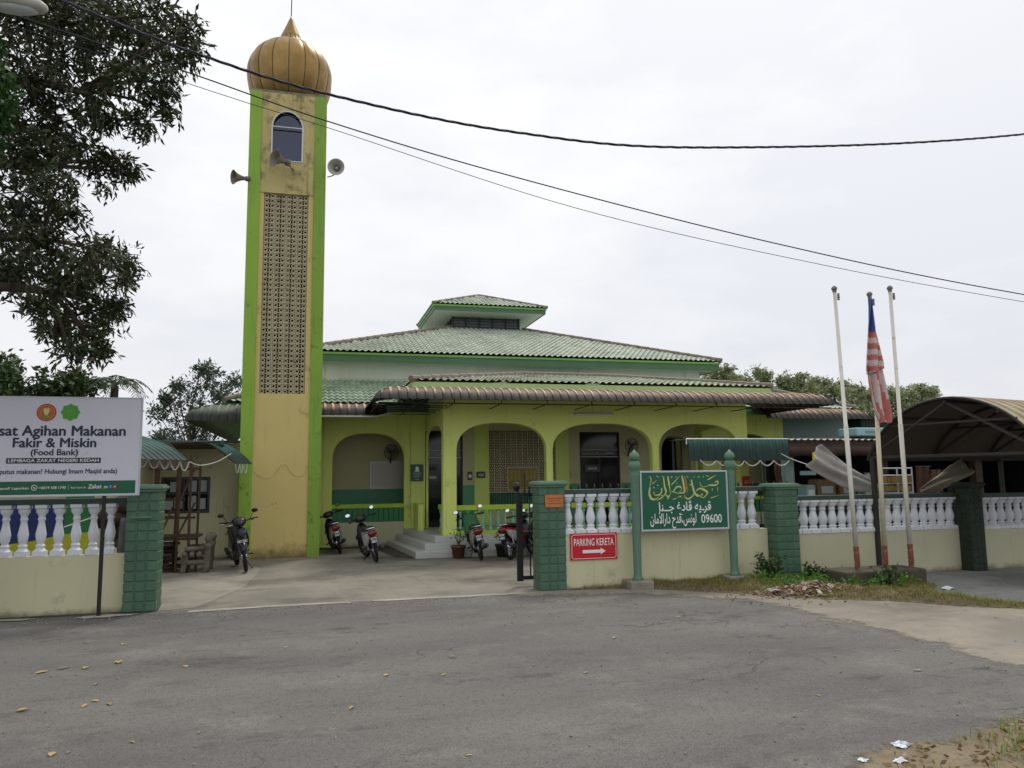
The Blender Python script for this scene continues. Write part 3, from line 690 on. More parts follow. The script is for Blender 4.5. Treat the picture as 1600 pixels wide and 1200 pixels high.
def mosque_sign():
    t = thing('mosque_signboard', (6.07, 11.25, 0), 'green signboard with gold and white Arabic lettering between two green posts', 'sign')
    Y0 = 11.27
    x0, x1, z0, z1 = 5.03, 6.50, .885, 1.765
    # panel and frame (sits between the posts, in front of the wall)
    p = MB(); p.box(x0, x1, Y0, Y0+.03, z0, z1); p.build('panel', 'sign_green', t)
    f = MB(); w = .028
    f.box(x0-w, x1+w, Y0-.012, Y0+.04, z1, z1+w); f.box(x0-w, x1+w, Y0-.012, Y0+.04, z0-w, z0)
    f.box(x0-w, x0, Y0-.012, Y0+.04, z0, z1); f.box(x1, x1+w, Y0-.012, Y0+.04, z0, z1); f.build('frame', 'alu', t, bevel=.003)
    y = Y0-.004
    # hand-lettered first line: flat-nib strokes in sign units (u right, v down, 0..1300 x 0..850)
    S = [([(1120, 160), (1165, 140), (1175, 175), (1140, 200), (1100, 205), (1075, 195), (1060, 210), (1035, 195), (1015, 212), (960, 225), (905, 205), (890, 150)], 20),
         ([(830, 285), (880, 250), (950, 270), (1000, 310), (985, 350), (940, 390), (890, 370), (830, 330)], 26),
         ([(760, 110), (775, 210), (805, 320), (850, 365), (890, 350), (925, 320)], 24),
         ([(790, 330), (755, 375), (700, 405), (655, 380), (645, 345)], 24),
         ([(615, 50), (635, 160), (650, 290), (600, 310), (530, 312), (450, 285)], 26),
         ([(480, 300), (500, 250), (550, 215), (595, 225), (600, 260), (570, 295)], 22),
         ([(400, 55), (415, 180), (432, 320)], 22), ([(335, 80), (345, 210), (365, 290), (330, 345), (290, 390), (230, 410)], 22),
         ([(425, 330), (400, 365), (365, 340), (350, 300)], 18),
         ([(300, 230), (295, 300), (250, 335), (190, 335), (180, 310)], 20),
         ([(125, 215), (112, 310), (140, 390), (200, 400), (255, 360), (285, 310)], 26), ([(125, 50), (145, 110), (125, 190), (130, 270)], 12),
         ([(1010, 120), (1150, 48)], 18), ([(450, 190), (580, 60)], 18), ([(155, 170), (230, 115)], 14), ([(220, 420), (290, 380), (350, 330), (370, 250)], 14),
         ([(1050, 400), (1100, 385), (1180, 360)], 14), ([(1080, 250), (1082, 290)], 10), ([(1165, 230), (1165, 300)], 10), ([(460, 410), (510, 395), (550, 380)], 10),
         ([(225, 50), (250, 62), (265, 75)], 10), ([(315, 50), (335, 75), (355, 50)], 9), ([(445, 60), (460, 80), (475, 58)], 9), ([(520, 60), (530, 75), (545, 58)], 9),
         ([(690, 55), (705, 78), (722, 55)], 9), ([(800, 60), (808, 85)], 9), ([(865, 60), (880, 80), (895, 58)], 9), ([(945, 58), (955, 82)], 9), ([(990, 55), (1020, 60), (1045, 72)], 9),
         ([(525, 170), (535, 160), (545, 172)], 10)]
    A = [([(655, 50), (680, 200), (690, 290), (660, 350)], 20), ([(600, 385), (615, 400)], 16)]
    def pen(strokes, name, m, dy):
        mb = MB(); k = 0
        sx = (x1-x0)/1300.0; sz = (z1-z0)/850.0
        for pts, wd in strokes:
            P = smooth_pts([(a, b, 0) for a, b in pts], 5); n = len(P); vs = []
            k += 1; yy = y-dy-0.0002*(k % 9)
            for i, q in enumerate(P):
                tt = i/(n-1); ww = wd*(0.35+0.65*sin(pi*min(1, tt*1.15+0.12)))*0.54
                d = P[min(i+1, n-1)]-P[max(i-1, 0)]; ang = atan2(d.y, d.x)
                nx, nz = -sin(ang), cos(ang); ww *= 0.7+0.5*abs(sin(ang+0.9))
                for sgn in (-1, 1):
                    vs.append((x0+(q.x+nx*ww*sgn)*sx, yy, z1-(q.y+nz*ww*sgn)*sz))
            mb.add(vs, [(2*i, 2*i+1, 2*i+3, 2*i+2) for i in range(n-1)])
        for (a, b) in ((180, 225), (240, 190), (180, 300), (300, 345), (400, 380), (390, 395), (560, 365), (585, 365), (740, 190), (920, 350)) if m == 'ink_gold' else ():
            s = 13; mb.add([(x0+(a-s)*sx, y-dy-.002, z1-b*sz), (x0+a*sx, y-dy-.002, z1-(b+s)*sz), (x0+(a+s)*sx, y-dy-.002, z1-b*sz), (x0+a*sx, y-dy-.002, z1-(b-s)*sz)], [(0, 1, 2, 3)])
        mb.build(name, m, t, fix=False)
    pen(S, 'gold_lettering', 'ink_gold', 0.0); pen(A, 'amber_lettering', 'ink_amber', 0.003)
    cx = (x0+x1)/2
    ch = lambda *c: ''.join(map(chr, c))
    l2 = ch(0xfe8e, 0xfee8, 0x640, 0x640, 0xfe9f)+' '+ch(0xfecd, 0xfea9, 0xfe8e, 0xfb6c)+' '+ch(0xfeea, 0xfef3, 0x640, 0xfeae, 0xfed7)
    text_mesh(l2, cx, y, 1.165, 'ink_white', 'lettering', t, width=.90, height=.19, bold=.02)
    l3 = ch(0xfee5, 0xfe8e, 0xfee3, 0xfef7, 0xfe8d, 0xfead, 0xfe8d, 0xfea9)+' '+ch(0xfea1, 0xfeaa, 0xfed7, 0x60c, 0xfeb2, 0xfee7, 0xfeee, 0xfedf)
    text_mesh(l3, x0+.13, y, .975, 'ink_white', 'lettering', t, width=.79, height=.21, bold=.018, align='l')
    text_mesh('09600', x1-.10, y, .965, 'ink_white', 'postcode', t, width=.36, height=.19, bold=.012, align='r')
    for px in (4.93, 6.60):
        q = MB(); q.lathe([(.085, .12), (.085, .15), (.07, .17), (.062, .22), (.066, .9), (.068, 1.7), (.075, 1.76), (.06, 1.80), (.075, 1.82), (.09, 1.85), (.092, 1.90), (.07, 1.94), (.05, 1.955)], c=(px, Y0+.02, 0), n=20)
        po = q.build('post', 'pillar_cap', t, smooth=True)
        q = MB(); q.lathe([(.045, 1.955), (.075, 1.985), (.085, 2.02), (.07, 2.06), (.035, 2.09), (.004, 2.13)], c=(px, Y0+.02, 0), n=20); q.build('finial', 'pillar_cap', po, smooth=True)
        q = MB(); q.box(px-.19, px+.19, Y0-.17, Y0+.22, -.02, .125); q.build('footing', 'concrete', t, bevel=.02)
mosque_sign()

def food_sign():
    t = thing('food_bank_sign', (-3.21, 11.2, 0), 'large white food bank signboard with green strip on two dark posts', 'sign')
    Y0 = 11.22; x0, x1, z0, z1 = -4.235, -2.2, 1.56, 2.83
    p = MB(); p.box(x0, x1, Y0, Y0+.025, z0, z1); pn = p.build('panel', 'sign_white', t)
    f = MB(); w = .014
    f.box(x0-w, x1+w, Y0-.006, Y0+.035, z1, z1+w); f.box(x0-w, x1+w, Y0-.006, Y0+.035, z0-w, z0); f.box(x0-w, x0, Y0-.006, Y0+.035, z0, z1); f.box(x1, x1+w, Y0-.006, Y0+.035, z0, z1)
    f.build('frame', 'alu', t)
    y = Y0-.003; cx = -3.215
    s = MB(); s.box(x0+.01, x1-.035, Y0-.002, Y0, 1.575, 1.745); s.build('green_strip', 'strip_green', t)
    text_mesh('Pusat Agihan Makanan', cx, y, 2.335, 'ink_navy', 'lettering', t, width=1.66, bold=.03)
    text_mesh('Fakir & Miskin', cx, y, 2.185, 'ink_navy', 'lettering', t, width=.965, bold=.03)
    text_mesh('(Food Bank)', cx, y, 2.08, 'ink_navy', 'lettering', t, width=.545, bold=.03)
    s = MB(); s.box(-3.765, -2.665, Y0-.0025, Y0, 1.975, 2.045); s.build('navy_strip', 'ink_navy', t)
    text_mesh('LEMBAGA ZAKAT NEGERI KEDAH', cx, Y0-.005, 1.992, 'ink_white', 'lettering', t, width=1.05, height=.058, bold=.012)
    text_mesh('(Terputus makanan? Hubungi Imam Masjid anda)', cx, y, 1.842, 'ink_navy', 'lettering', t, width=1.50, height=.088, bold=.022)
    y2 = Y0-.005
    text_mesh('Kenal mana-mana asnaf? Laporkan', -3.49, y2, 1.645, 'ink_white', 'lettering', t, width=.70, height=.045, bold=.010, align='r')
    text_mesh('+6019 438 1740', -3.37, y2, 1.645, 'ink_white', 'lettering', t, width=.31, height=.05, bold=.010, align='l')
    text_mesh('Ikuti kami di', -3.00, y2, 1.648, 'ink_white', 'lettering', t, width=.17, height=.035, bold=.006, align='l')
    text_mesh('Zakat', -2.80, y2, 1.645, 'ink_white', 'lettering', t, width=.16, height=.075, bold=.014, shear=.15, align='l')
    text_mesh('.tv', -2.62, y2, 1.645, 'ink_white', 'lettering', t, width=.06, height=.06, bold=.012, shear=.15, align='l')
    def disc(cx, cz, r0, r1, dy, n=28):
        m = MB()
        if r1 <= 0: m.add([(cx+r0*cos(2*pi*i/n), Y0-dy, cz+r0*sin(2*pi*i/n)) for i in range(n)], [tuple(range(n))])
        else:
            m.add([(cx+r*cos(2*pi*i/n), Y0-dy, cz+r*sin(2*pi*i/n)) for r in (r0, r1) for i in range(n)], [(i, (i+1) % n, n+(i+1) % n, n+i) for i in range(n)])
        return m
    disc(-3.425, 1.665, .036, .029, .005).build('phone_icon', 'ink_white', t, fix=False)
    m = MB(); m.add([(-3.44, Y0-.0052, 1.675), (-3.432, Y0-.0052, 1.683), (-3.425, Y0-.0052, 1.668), (-3.410, Y0-.0052, 1.655), (-3.418, Y0-.0052, 1.647), (-3.434, Y0-.0052, 1.660)], [tuple(range(6))]); m.build('phone_icon', 'ink_white', t, fix=False)
    m = MB(); m.box(-3.03, -3.028, Y0-.004, Y0-.0022, 1.63, 1.70); m.build('divider', 'ink_white', t)
    disc(-2.53, 1.665, .024, 0, .005, 20).build('social_icon', 'icon_blue', t, fix=False); disc(-2.48, 1.665, .024, 0, .0052, 20).build('social_icon', 'sign_red', t, fix=False)
    text_mesh('f', -2.53, Y0-.0065, 1.652, 'ink_white', 'icon_mark', t, width=.011, height=.04, bold=.01)
    m = MB(); m.add([(-2.487, Y0-.0065, 1.656), (-2.470, Y0-.0065, 1.665), (-2.487, Y0-.0065, 1.674)], [(0, 1, 2)]); m.build('icon_mark', 'ink_white', t, fix=False)
    # round red emblem
    ex, ez = -3.335, 2.635
    disc(ex, ez, .115, 0, .003, 40).build('round_emblem', 'crest_red', t, fix=False)
    m = MB()
    for ring, n, r in ((.092, 30, .010), (.070, 24, .009), (.052, 18, .008)):
        for i in range(n):
            a = 2*pi*i/n+ring*20
            m.add([(ex+ring*cos(a)+r*cos(b), Y0-.0045, ez+ring*sin(a)+r*sin(b)) for b in (0, pi/2, pi, 3*pi/2)], [(0, 1, 2, 3)])
    m.build('emblem_ring', 'crest_gold', t, fix=False)
    m = MB(); m.add([(ex-.034, Y0-.006, ez+.055), (ex, Y0-.006, ez+.05), (ex+.034, Y0-.006, ez+.055), (ex+.034, Y0-.006, ez+.005), (ex+.02, Y0-.006, ez-.028), (ex, Y0-.006, ez-.045), (ex-.02, Y0-.006, ez-.028), (ex-.034, Y0-.006, ez+.005)], [tuple(range(8))]); m.build('emblem_shield', 'crest_pale', t, fix=False)
    m = MB(); m.add([(ex-.05, Y0-.0055, ez-.03), (ex, Y0-.0055, ez-.045), (ex+.05, Y0-.0055, ez-.03), (ex+.03, Y0-.0055, ez-.06), (ex, Y0-.0055, ez-.07), (ex-.03, Y0-.0055, ez-.06)], [tuple(range(6))]); m.build('emblem_leaf', 'leaf_green', t, fix=False)
    # green eight-pointed star emblem
    sx, sz = -3.055, 2.64
    m = MB(); m.add([(sx+(.118 if i % 2 == 0 else .098)*cos(pi*i/8+pi/8*0), Y0-.003, sz+(.118 if i % 2 == 0 else .098)*sin(pi*i/8)) for i in range(16)], [tuple(range(16))]); m.build('star_emblem', 'leaf_green', t, fix=False)
    m = MB()
    for i in range(9):
        a = i*.7; r = .02+.004*i; m.add([(sx+r*cos(a)-.012, Y0-.0045, sz+r*sin(a)*.8), (sx+r*cos(a)+.004, Y0-.0045, sz+r*sin(a)*.8-.006), (sx+r*cos(a)+.016, Y0-.0045, sz+r*sin(a)*.8+.004), (sx+r*cos(a), Y0-.0045, sz+r*sin(a)*.8+.008)], [(0, 1, 2, 3)])
    m.build('star_mark', 'star_mark', t, fix=False)
    for px in (-2.615, -3.86):
        q = MB(); q.box(px-.022, px+.022, Y0+.036, Y0+.08, -.02, 2.8); q.build('post', 'black', t, bevel=.004)
food_sign()

# ------------------------------------------------------------------ builders for roofs, awnings, lattices, arches
def tile_roof(name, O, U, V, L, H, a, b, m, parent, period=0.15, row=0.3, amp=0.022, spw=5, lift=0.03):
    """clay tiles as real waves and steps; O = eave corner, U along the eave, V up the slope, a/b = hip inset per metre of slope"""
    O, U, V = Vector(O), Vector(U).normalized(), Vector(V).normalized(); Nn = U.cross(V).normalized()
    if Nn.z < 0: Nn = -Nn
    nu = int(L/period*spw); nr = max(1, int(round(H/row))); row = H/nr
    vs = []
    for k in range(nr): vs += [(k*row, lift, k), ((k+1)*row-0.004, 0.0, k)]
    mb = MB()
    def P(i, j):
        v, off, k = vs[j]; u = min(max(L*i/nu, a*v), L-b*v)
        h = amp*cos(2*pi*u/period) + off
        return O+U*u+V*v+Nn*h
    def UVf(i, j):
        v, off, k = vs[j]; u = min(max(L*i/nu, a*v), L-b*v); return (u/period+.5, k+0.5)
    mb.grid(P, nu, len(vs)-1, 0, UVf)
    return mb.build(name, m, parent, fix=False)
def hip_cap(mb, a, b, r=0.07):
    a, b = Vector(a), Vector(b); n = max(2, int((b-a).length/0.35))
    for i in range(n):
        p, q = a.lerp(b, i/n), a.lerp(b, min(1, (i+1.15)/n)); mb.tube([p, q], [r*1.12, r*0.95], 8)
def awning(name, P0, U, W, L, prof, a, b, m, parent, period=0.19, rib=0.022):
    """ribbed sheet curving down from a wall: prof = (distance out, height), a/b = corner mitre"""
    P0, U, W = Vector(P0), Vector(U).normalized(), Vector(W).normalized(); Z = Vector((0, 0, 1))
    pf = smooth_pts([(p[0], p[1], 0) for p in prof], 4); n = len(pf)
    wmax = pf[-1].x; u0, u1 = -a*wmax, L+b*wmax
    us = []; k = 0
    u = u0
    while u < u1:
        for d in (0, .66*period, .74*period, .90*period): us.append((u+d, 1 if d in (.74*period, .90*period) else 0))
        u += period
    us = [(min(x, u1), r) for x, r in us]+[(u1, 0)]
    mb = MB()
    def P(i, j):
        x, r = us[i]; p = pf[j]; x = min(max(x, -a*p.x), L+b*p.x)
        d = pf[min(j+1, n-1)]-pf[max(j-1, 0)]; d.normalize()
        nrm = Vector((-d.y, d.x, 0)); nrm = nrm if nrm.y > 0 else -nrm
        if r: p = p+nrm*rib
        return P0+U*x+W*p.x+Z*p.y
    def UVf(i, j):
        x, r = us[i]; return ((x-u0)/period, j/(n-1))
    mb.grid(P, len(us)-1, n-1, 0, UVf)
    return mb.build(name, m, parent, fix=False, solid=0.005)
def arch_pts(xl, xr, zs, zt, n=2.5, k=22):
    cx, a, b = (xl+xr)/2, (xr-xl)/2, zt-zs; out = []
    for i in range(k+1):
        t = pi*i/k; c, s = cos(t), sin(t)
        out.append((cx-a*(abs(c)**(2/n))*(1 if c > 0 else -1), zs+b*(abs(s)**(2/n))))
    return out
def arch_wall(mb, x0, x1, z0, z1, openings, axis, a0, a1, mi=0):
    """wall with arches cut from below; openings = (left, right, spring, top)"""
    P = [(x0, z0)]
    for xl, xr, zs, zt in openings: P += [(xl, z0)]+arch_pts(xl, xr, zs, zt)+[(xr, z0)]
    P += [(x1, z0), (x1, z1), (x0, z1)]
    Q = []
    for p in P:
        if not Q or hypot(p[0]-Q[-1][0], p[1]-Q[-1][1]) > 1e-5: Q.append(p)
    mb.prism(Q, axis, a0, a1, mi)
def lattice(mb, x0, x1, z0, z1, y0, y1, nx, nz, rings=2, fill=.40, hole=.66):
    """ventilation blocks: bars and, in each block, two oval eyes"""
    bw, bh = (x1-x0)/nx, (z1-z0)/nz; t = min(bw, bh)*0.14
    for i in range(nx+1): mb.box(x0+i*bw-t/2, x0+i*bw+t/2, y0, y1, z0, z1)
    for j in range(nz+1):
        for i in range(nx): mb.box(x0+i*bw+t/2, x0+(i+1)*bw-t/2, y0+.002, y1-.002, z0+j*bh-t/2, z0+j*bh+t/2)
    n = 8
    for j in range(nz):
        for i in range(nx):
            for k in range(rings):
                cx, cz = x0+(i+(k+.5)/rings)*bw, z0+(j+.5)*bh
                rx, rz = bw/rings*fill, bh*fill
                vs = []
                for y in (y0+.012, y1-.012):
                    for s in (1.0, hole):
                        for q in range(n):
                            A = 2*pi*q/n+pi/8; vs.append((cx+rx*s*cos(A), y, cz+rz*s*sin(A)))
                fs = []
                for q in range(n):
                    r = (q+1) % n
                    fs += [(q, r, n+r, n+q), (n+q, n+r, 3*n+r, 3*n+q), (q, 2*n+q, 2*n+r, r)]
                mb.add(vs, fs)

# ------------------------------------------------------------------ minaret
def minaret():
    t = thing('minaret', (-0.59, 18.87, 0), 'tall square ochre minaret with lime green corners and a golden onion dome', 'minaret')
    x0, x1, y0, y1 = -1.46, 0.28, 18.0, 19.74; pw = .27; H = 10.76
    for k, (a, b) in enumerate(((x0, y0), (x1-pw, y0), (x0, y1-pw), (x1-pw, y1-pw))):
        mb = MB(); mb.box(a, a+pw, b, b+pw, -.03, H); mb.build('corner_post', 'lime' if k in (0, 2) else 'lime_old', t, bevel=.012)
    xl, xr = x0+pw, x1-pw; lx0, lx1, lz0, lz1 = -1.10, -.10, 3.64, 8.32
    wx0, wx1, wz0, wzs, wzt = -.97, -.25, 9.09, 9.93, 10.34
    for nm, ya, yb in (('front_wall', y0+.05, y0+.20), ('back_wall', y1-.20, y1-.05)):
        mb = MB()
        mb.box(xl, xr, ya, yb, -.03, lz0); qx0, qx1 = (lx0, lx1) if nm == 'front_wall' else (-.6, -.6); mb.box(xl, qx0, ya, yb, lz0, lz1); mb.box(qx1, xr, ya, yb, lz0, lz1); mb.build(nm, 'tower_yellow', t, fix=True)
        mb = MB(); d = .02 if nm == 'front_wall' else 0
        mb.box(xl, xr, ya-d, yb, lz1, wz0); mb.prism([(xl, wz0), (wx0, wz0)]+arch_pts(wx0, wx1, wzs, wzt, 2.0)+[(wx1, wz0), (xr, wz0), (xr, H), (xl, H)], 'y', ya-d, yb)
        mb.build('upper_wall', 'tower_old', t)
        if nm == 'front_wall': mb = MB(); lattice(mb, qx0, qx1, lz0, lz1, ya+.03, yb-.05, 4, 40, 2, .40, .64); mb.build('vent_lattice', 'lattice_tower', t, fix=False)
        # window
        mb = MB(); r = .017
        A = [(wx0+r, wz0+r)]+[(p[0]*0.96+(wx0+wx1)/2*0.04, p[1]-.015) for p in arch_pts(wx0, wx1, wzs, wzt, 2.0)]+[(wx1-r, wz0+r)]
        yy = ya-d-.005 if nm == 'front_wall' else yb+.005
        mb.tube([(p[0], yy, p[1]) for p in A], r, 6); mb.tube([(wx0, yy, wz0+r), (wx1, yy, wz0+r)], r, 6); mb.tube([(wx0, yy, wzs), (wx1, yy, wzs)], r*.9, 6)
        w = mb.build('window', 'white', t)
        mb = MB(); mb.prism([(wx0, wz0)]+arch_pts(wx0, wx1, wzs, wzt, 2.0)+[(wx1, wz0)], 'y', (ya+yb)/2, (ya+yb)/2+.006); mb.build('pane', 'glass', w)
    for nm, a, b in (('side_wall', x0+.05, x0+.20), ('side_wall', x1-.20, x1-.05)):
        mb = MB(); mb.box(a, b, y0+pw, y1-pw, -.03, H); mb.build(nm, 'tower_old', t)
    for q, (a, b) in enumerate(((-1.0, -.62), (-.55, -.14))):
        mb = MB(); mb.box(a-.09*(1-q), b+.05*q, y0+.75, y0+.8, 3.5, 8.5); mb.build('stair_wall', 'interior', t)  # dark panels added behind the vent blocks to keep their gaps dark
    mb = MB(); mb.box(x0+.03, x1-.03, y0+.03, y1-.03, H, H+.06); mb.build('roof_slab', 'concrete', t, bevel=.01)
    # onion dome in sixteen gores
    prof = [(.74, 10.82), (.84, 10.92), (.93, 11.10), (.99, 11.32), (1.015, 11.55), (1.01, 11.72), (.965, 11.90), (.89, 12.06), (.78, 12.20), (.64, 12.32), (.48, 12.40), (.36, 12.46), (.295, 12.54), (.25, 12.64)]
    pf = smooth_pts([(r, z, 0) for r, z in prof], 4); N = 96; c = Vector((-0.615, 18.87, 0)); mb = MB()
    def dp(i, j):
        a = 2*pi*i/N; g = abs(sin(8*a+pi/2*0)); k = 1-0.035*(1-g)**2
        return c+Vector((pf[j].x*k*cos(a), pf[j].x*k*sin(a), pf[j].y))
    mb.grid(dp, N, len(pf)-1)
    dm = mb.build('dome', 'dome', t, smooth=True, fix=False)
    mb = MB()
    for s in range(16):
        a = 2*pi*s/16; mb.tube([c+Vector((p.x*.972*cos(a), p.x*.972*sin(a), p.y)) for p in pf], .008, 5)
    mb.build('seam', 'dome_seam', dm)
    mb = MB(); mb.lathe([(.255, 12.62), (.235, 12.68), (.145, 12.90), (.05, 13.14), (.012, 13.24)], c=c, n=24); mb.build('spire', 'dome', t, smooth=True)
    mb = MB(); mb.tube([c+Vector((0, 0, 13.2)), c+Vector((0.0, 0, 14.4))], .012, 8); mb.build('rod', 'cable', t)
    zx = lambda px, py: (-1.20+(px-398)*.0144, 18.035 if px < 488 else 17.99, 1.75+(747-py)*.0146)
    mb = MB(); mb.tube(smooth_pts([zx(*p) for p in ((399, 735), (406, 741), (416, 747), (428, 745), (437, 733), (442, 727), (449, 728), (456, 739), (466, 745), (474, 742), (481, 730))]+[zx(489.0, 727), zx(496, 739), zx(502, 736)], 4), .0042, 5); mb.build('cable', 'tower_old', t)
minaret()
for o_ in bpy.data.objects:
    if o_.name == 'minaret': o_.location.x -= .045
def loudspeaker(c, d, label, R=.20, m='horn', foot=None):
    d = Vector(d).normalized(); c = Vector(c)
    t = thing('loudspeaker', c, label, 'loudspeaker', 'loudspeakers on the minaret')
    T = Matrix.Translation(c) @ d.to_track_quat('Z', 'Y').to_matrix().to_4x4()
    k = R/.2
    mb = MB(); mb.lathe([(.05*k, -.28), (.055*k, -.24), (.075*k, -.17), (.115*k, -.09), (.165*k, -.03), (.2*k, 0), (.208*k, .008), (.195*k, .006), (.155*k, -.035), (.105*k, -.09), (.065*k, -.17), (.04*k, -.22)], n=28, T=T); mb.build('horn', m, t, smooth=True)
    mb = MB(); mb.lathe([(.002, -.07), (.035*k, -.09), (.05*k, -.13), (.045*k, -.2)], n=18, T=T); mb.build('inner_cone', m, t, smooth=True)
    mb = MB(); mb.lathe([(.06*k, -.38), (.075*k, -.37), (.075*k, -.29), (.055*k, -.27)], n=18, T=T); mb.build('driver', 'horn_dark', t, smooth=True)
    if foot: mb = MB(); p = T @ Vector((0, 0, -.36)); mb.tube([p, (p+Vector(foot))/2+Vector((0, 0, -.04)), foot], .014, 6); mb.build('bracket', 'horn_dark', t)
loudspeaker((-.905, 17.62, 9.0), (-.82, -.55, .05), 'weathered grey horn loudspeaker just below the minaret window', .21, 'horn_dark', (-.5, 18.03, 8.92))
loudspeaker((.46, 17.80, 8.98), (-.18, -1, -.12), 'pale grey horn loudspeaker on the right side of the minaret, facing forward', .19, 'horn', (.28, 18.4, 8.95))
loudspeaker((-1.80, 17.85, 8.55), (-.9, -.45, -.12), 'small grey horn loudspeaker on the left side of the minaret', .16, 'horn_dark', (-1.46, 18.1, 8.6))

# ------------------------------------------------------------------ mosque
def mosque():
    t = thing('mosque', (6.05, 18.0, 0), 'single-storey yellow and green mosque with arched porch and tiered pale green tiled roofs', 'mosque')
    cx, cy = 6.05, 27.9
    # --- steps and floor of the porch
    for k, (x, y, z) in enumerate(((2.23, 16.85, .14), (2.47, 17.10, .28), (2.72, 17.33, .42))):
        mb = MB(); z0 = -.02 if k == 0 else (.14, .28)[k-1]
        mb.prism([(x, y), (11.05, y), (11.05, 20.28), ((1.95, 2.17, 2.36)[k], 20.28)], 'z', z0, z); mb.build('step', 'step', t, bevel=.008)
    # --- porch arcade, front and sides
    cols = (2.95, 3.26, 5.42, 5.58, 8.15, 8.33, 10.53, 10.80)
    mb = MB(); arch_wall(mb, 2.95, 10.80, .42, 3.52, [(cols[1], cols[2], 2.30, 2.98), (cols[3], cols[4], 2.30, 2.98), (cols[5], cols[6], 2.30, 2.98)], 'y', 17.55, 17.76)
    mb.build('front_arcade', 'arch_yellow', t, bevel=.012)
    for nm, a in (('side_arcade', 2.95), ('side_arcade', 10.74)):
        mb = MB(); arch_wall(mb, 17.77, 20.28, .42, 3.52, [(17.80, 20.24, 2.62, 2.98)], 'x', a, a+.06); mb.build(nm, 'arch_yellow', t, bevel=.012)
    # --- porch balustrades
    proto = None
    def bal_run(xa, xb, y, name='balustrade', along='x'):
        nonlocal proto
        r = MB()
        if along == 'x':
            r.box(xa, xb, y-.07, y+.07, .965, 1.08); r.box(xa, xb, y-.07, y+.07, .42, .50)
        else:
            r.box(y-.06, y+.06, xa, xb, .965, 1.08); r.box(y-.06, y+.06, xa, xb, .42, .50)
        o = r.build(name, 'rail_lime', t, bevel=.008)
        n = int((xb-xa)/.166)
        for i in range(n):
            p = xa+(i+.5)*(xb-xa)/n
            if proto is None:
                proto = baluster_mb(.465, .62, 10).build('baluster', 'bal_aqua', None, smooth=True); b = proto
            else: b = proto.copy(); COL.objects.link(b)
            b.parent = o; q = (p, y, .5) if along == 'x' else (y, p, .5); b.location = Vector(q)-Vector((6.05, 18.0, 0))
    bal_run(3.27, 5.41, 17.65); bal_run(5.59, 8.14, 17.65); bal_run(8.34, 10.52, 17.65)
    bal_run(17.78, 18.55, 3.05, along='y')
    mb = MB(); mb.box(2.62, 2.76, 19.35, 20.28, .42, 1.06); mb.build('low_wall', 'arch_yellow', t, bevel=.01)
    # --- porch back wall with its openings
    mb = MB(); yb0, yb1 = 20.5, 20.65
    for x0, x1, z0, z1 in ((2.55, 2.95, 0, 3.6), (2.95, 3.98, 2.96, 3.6), (3.98, 4.70, .42, 3.6), (4.70, 6.60, .42, .95), (4.70, 6.60, 2.98, 3.6), (6.60, 7.31, .42, 3.6), (7.31, 8.52, 2.94, 3.6), (8.52, 9.70, .42, 3.6)):
        mb.box(x0, x1, yb0, yb1, z0, z1)
    arch_wall(mb, 9.70, 11.0, .42, 3.6, [(9.80, 10.72, 2.3, 2.84)], 'y', yb0, yb1)
    mb.build('porch_wall', 'porch_wall', t)
    for a, b, c, d, e in ((4.29, 4.70, yb0-.02, yb0, .42), (6.60, 6.98, yb0-.02, yb0, .42), (2.55, 2.93, 20.27, 20.5, 0)): mb = MB(); mb.box(a, b, c, d, e, 3.5); mb.build('pilaster', 'arch_yellow', t)
    for a, b in ((3.98, 4.29), (6.98, 7.29), (8.54, 9.68)): mb = MB(); mb.box(a, b, yb0-.006, yb0, .42, 1.5); mb.build('wainscot', 'wainscot', t)
    mb = MB(); lattice(mb, 4.70, 6.60, 1.30, 2.98, yb0+.02, yb0+.08, 12, 13, 1, .30, .6); mb.build('vent_lattice', 'lattice', t, fix=False)
    mb = MB(); lattice(mb, 4.70, 6.60, .95, 1.28, yb0+.02, yb0+.08, 12, 3, 1, .30, .6); mb.build('vent_lattice', 'wainscot', t, fix=False)
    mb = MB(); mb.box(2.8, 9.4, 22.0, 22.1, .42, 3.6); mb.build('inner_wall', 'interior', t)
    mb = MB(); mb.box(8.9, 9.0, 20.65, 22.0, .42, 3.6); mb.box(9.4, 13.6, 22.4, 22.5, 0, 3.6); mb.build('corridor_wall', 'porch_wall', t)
    mb = MB(); mb.box(10.6, 11.2, 22.36, 22.39, .42, 2.85); mb.build('corridor_door', 'door_glass', t)
    mb = MB(); mb.box(3.16, 10.59, 17.77, 20.49, 3.50, 3.56); mb.build('porch_ceiling', 'soffit', t)
    for a, b, nm in ((2.97, 3.98, 'door'), (7.31, 8.52, 'door')):
        f = MB(); w = .05; yd = 20.56
        f.box(a, a+w, yd, yd+.06, .42, 2.94); f.box(b-w, b, yd, yd+.06, .42, 2.94); f.box(a+w, b-w, yd, yd+.06, 2.89, 2.94)
        f.box(a+w, b-w, yd, yd+.06, 2.42, 2.46); f.box(a+w, b-w, yd, yd+.06, 2.22, 2.26); m_ = (a+b)/2; f.box(m_-.03, m_+.03, yd, yd+.06, .42, 2.22)
        d = f.build(nm, 'black', t)
        p = MB(); p.box(a+w, b-w, yd+.025, yd+.035, .42, 2.89); p.build('pane', 'door_glass', d)
        p = MB(); p.box(a+w, b-w, yd-.006, yd, 2.235, 2.25); p.box(a+w, b-w, yd-.006, yd, 2.43, 2.445); p.build('trim', 'alu', d)
        p = MB(); rr = random.Random(3)
        x = a+.1
        while x < b-.1:
            ww = rr.uniform(.02, .05); p.box(x, x+ww, yd-.004, yd-.001, 2.305, 2.305+rr.uniform(.02, .06)); x += ww+.015
        p.build('transom_lettering', 'bike_grey', d)
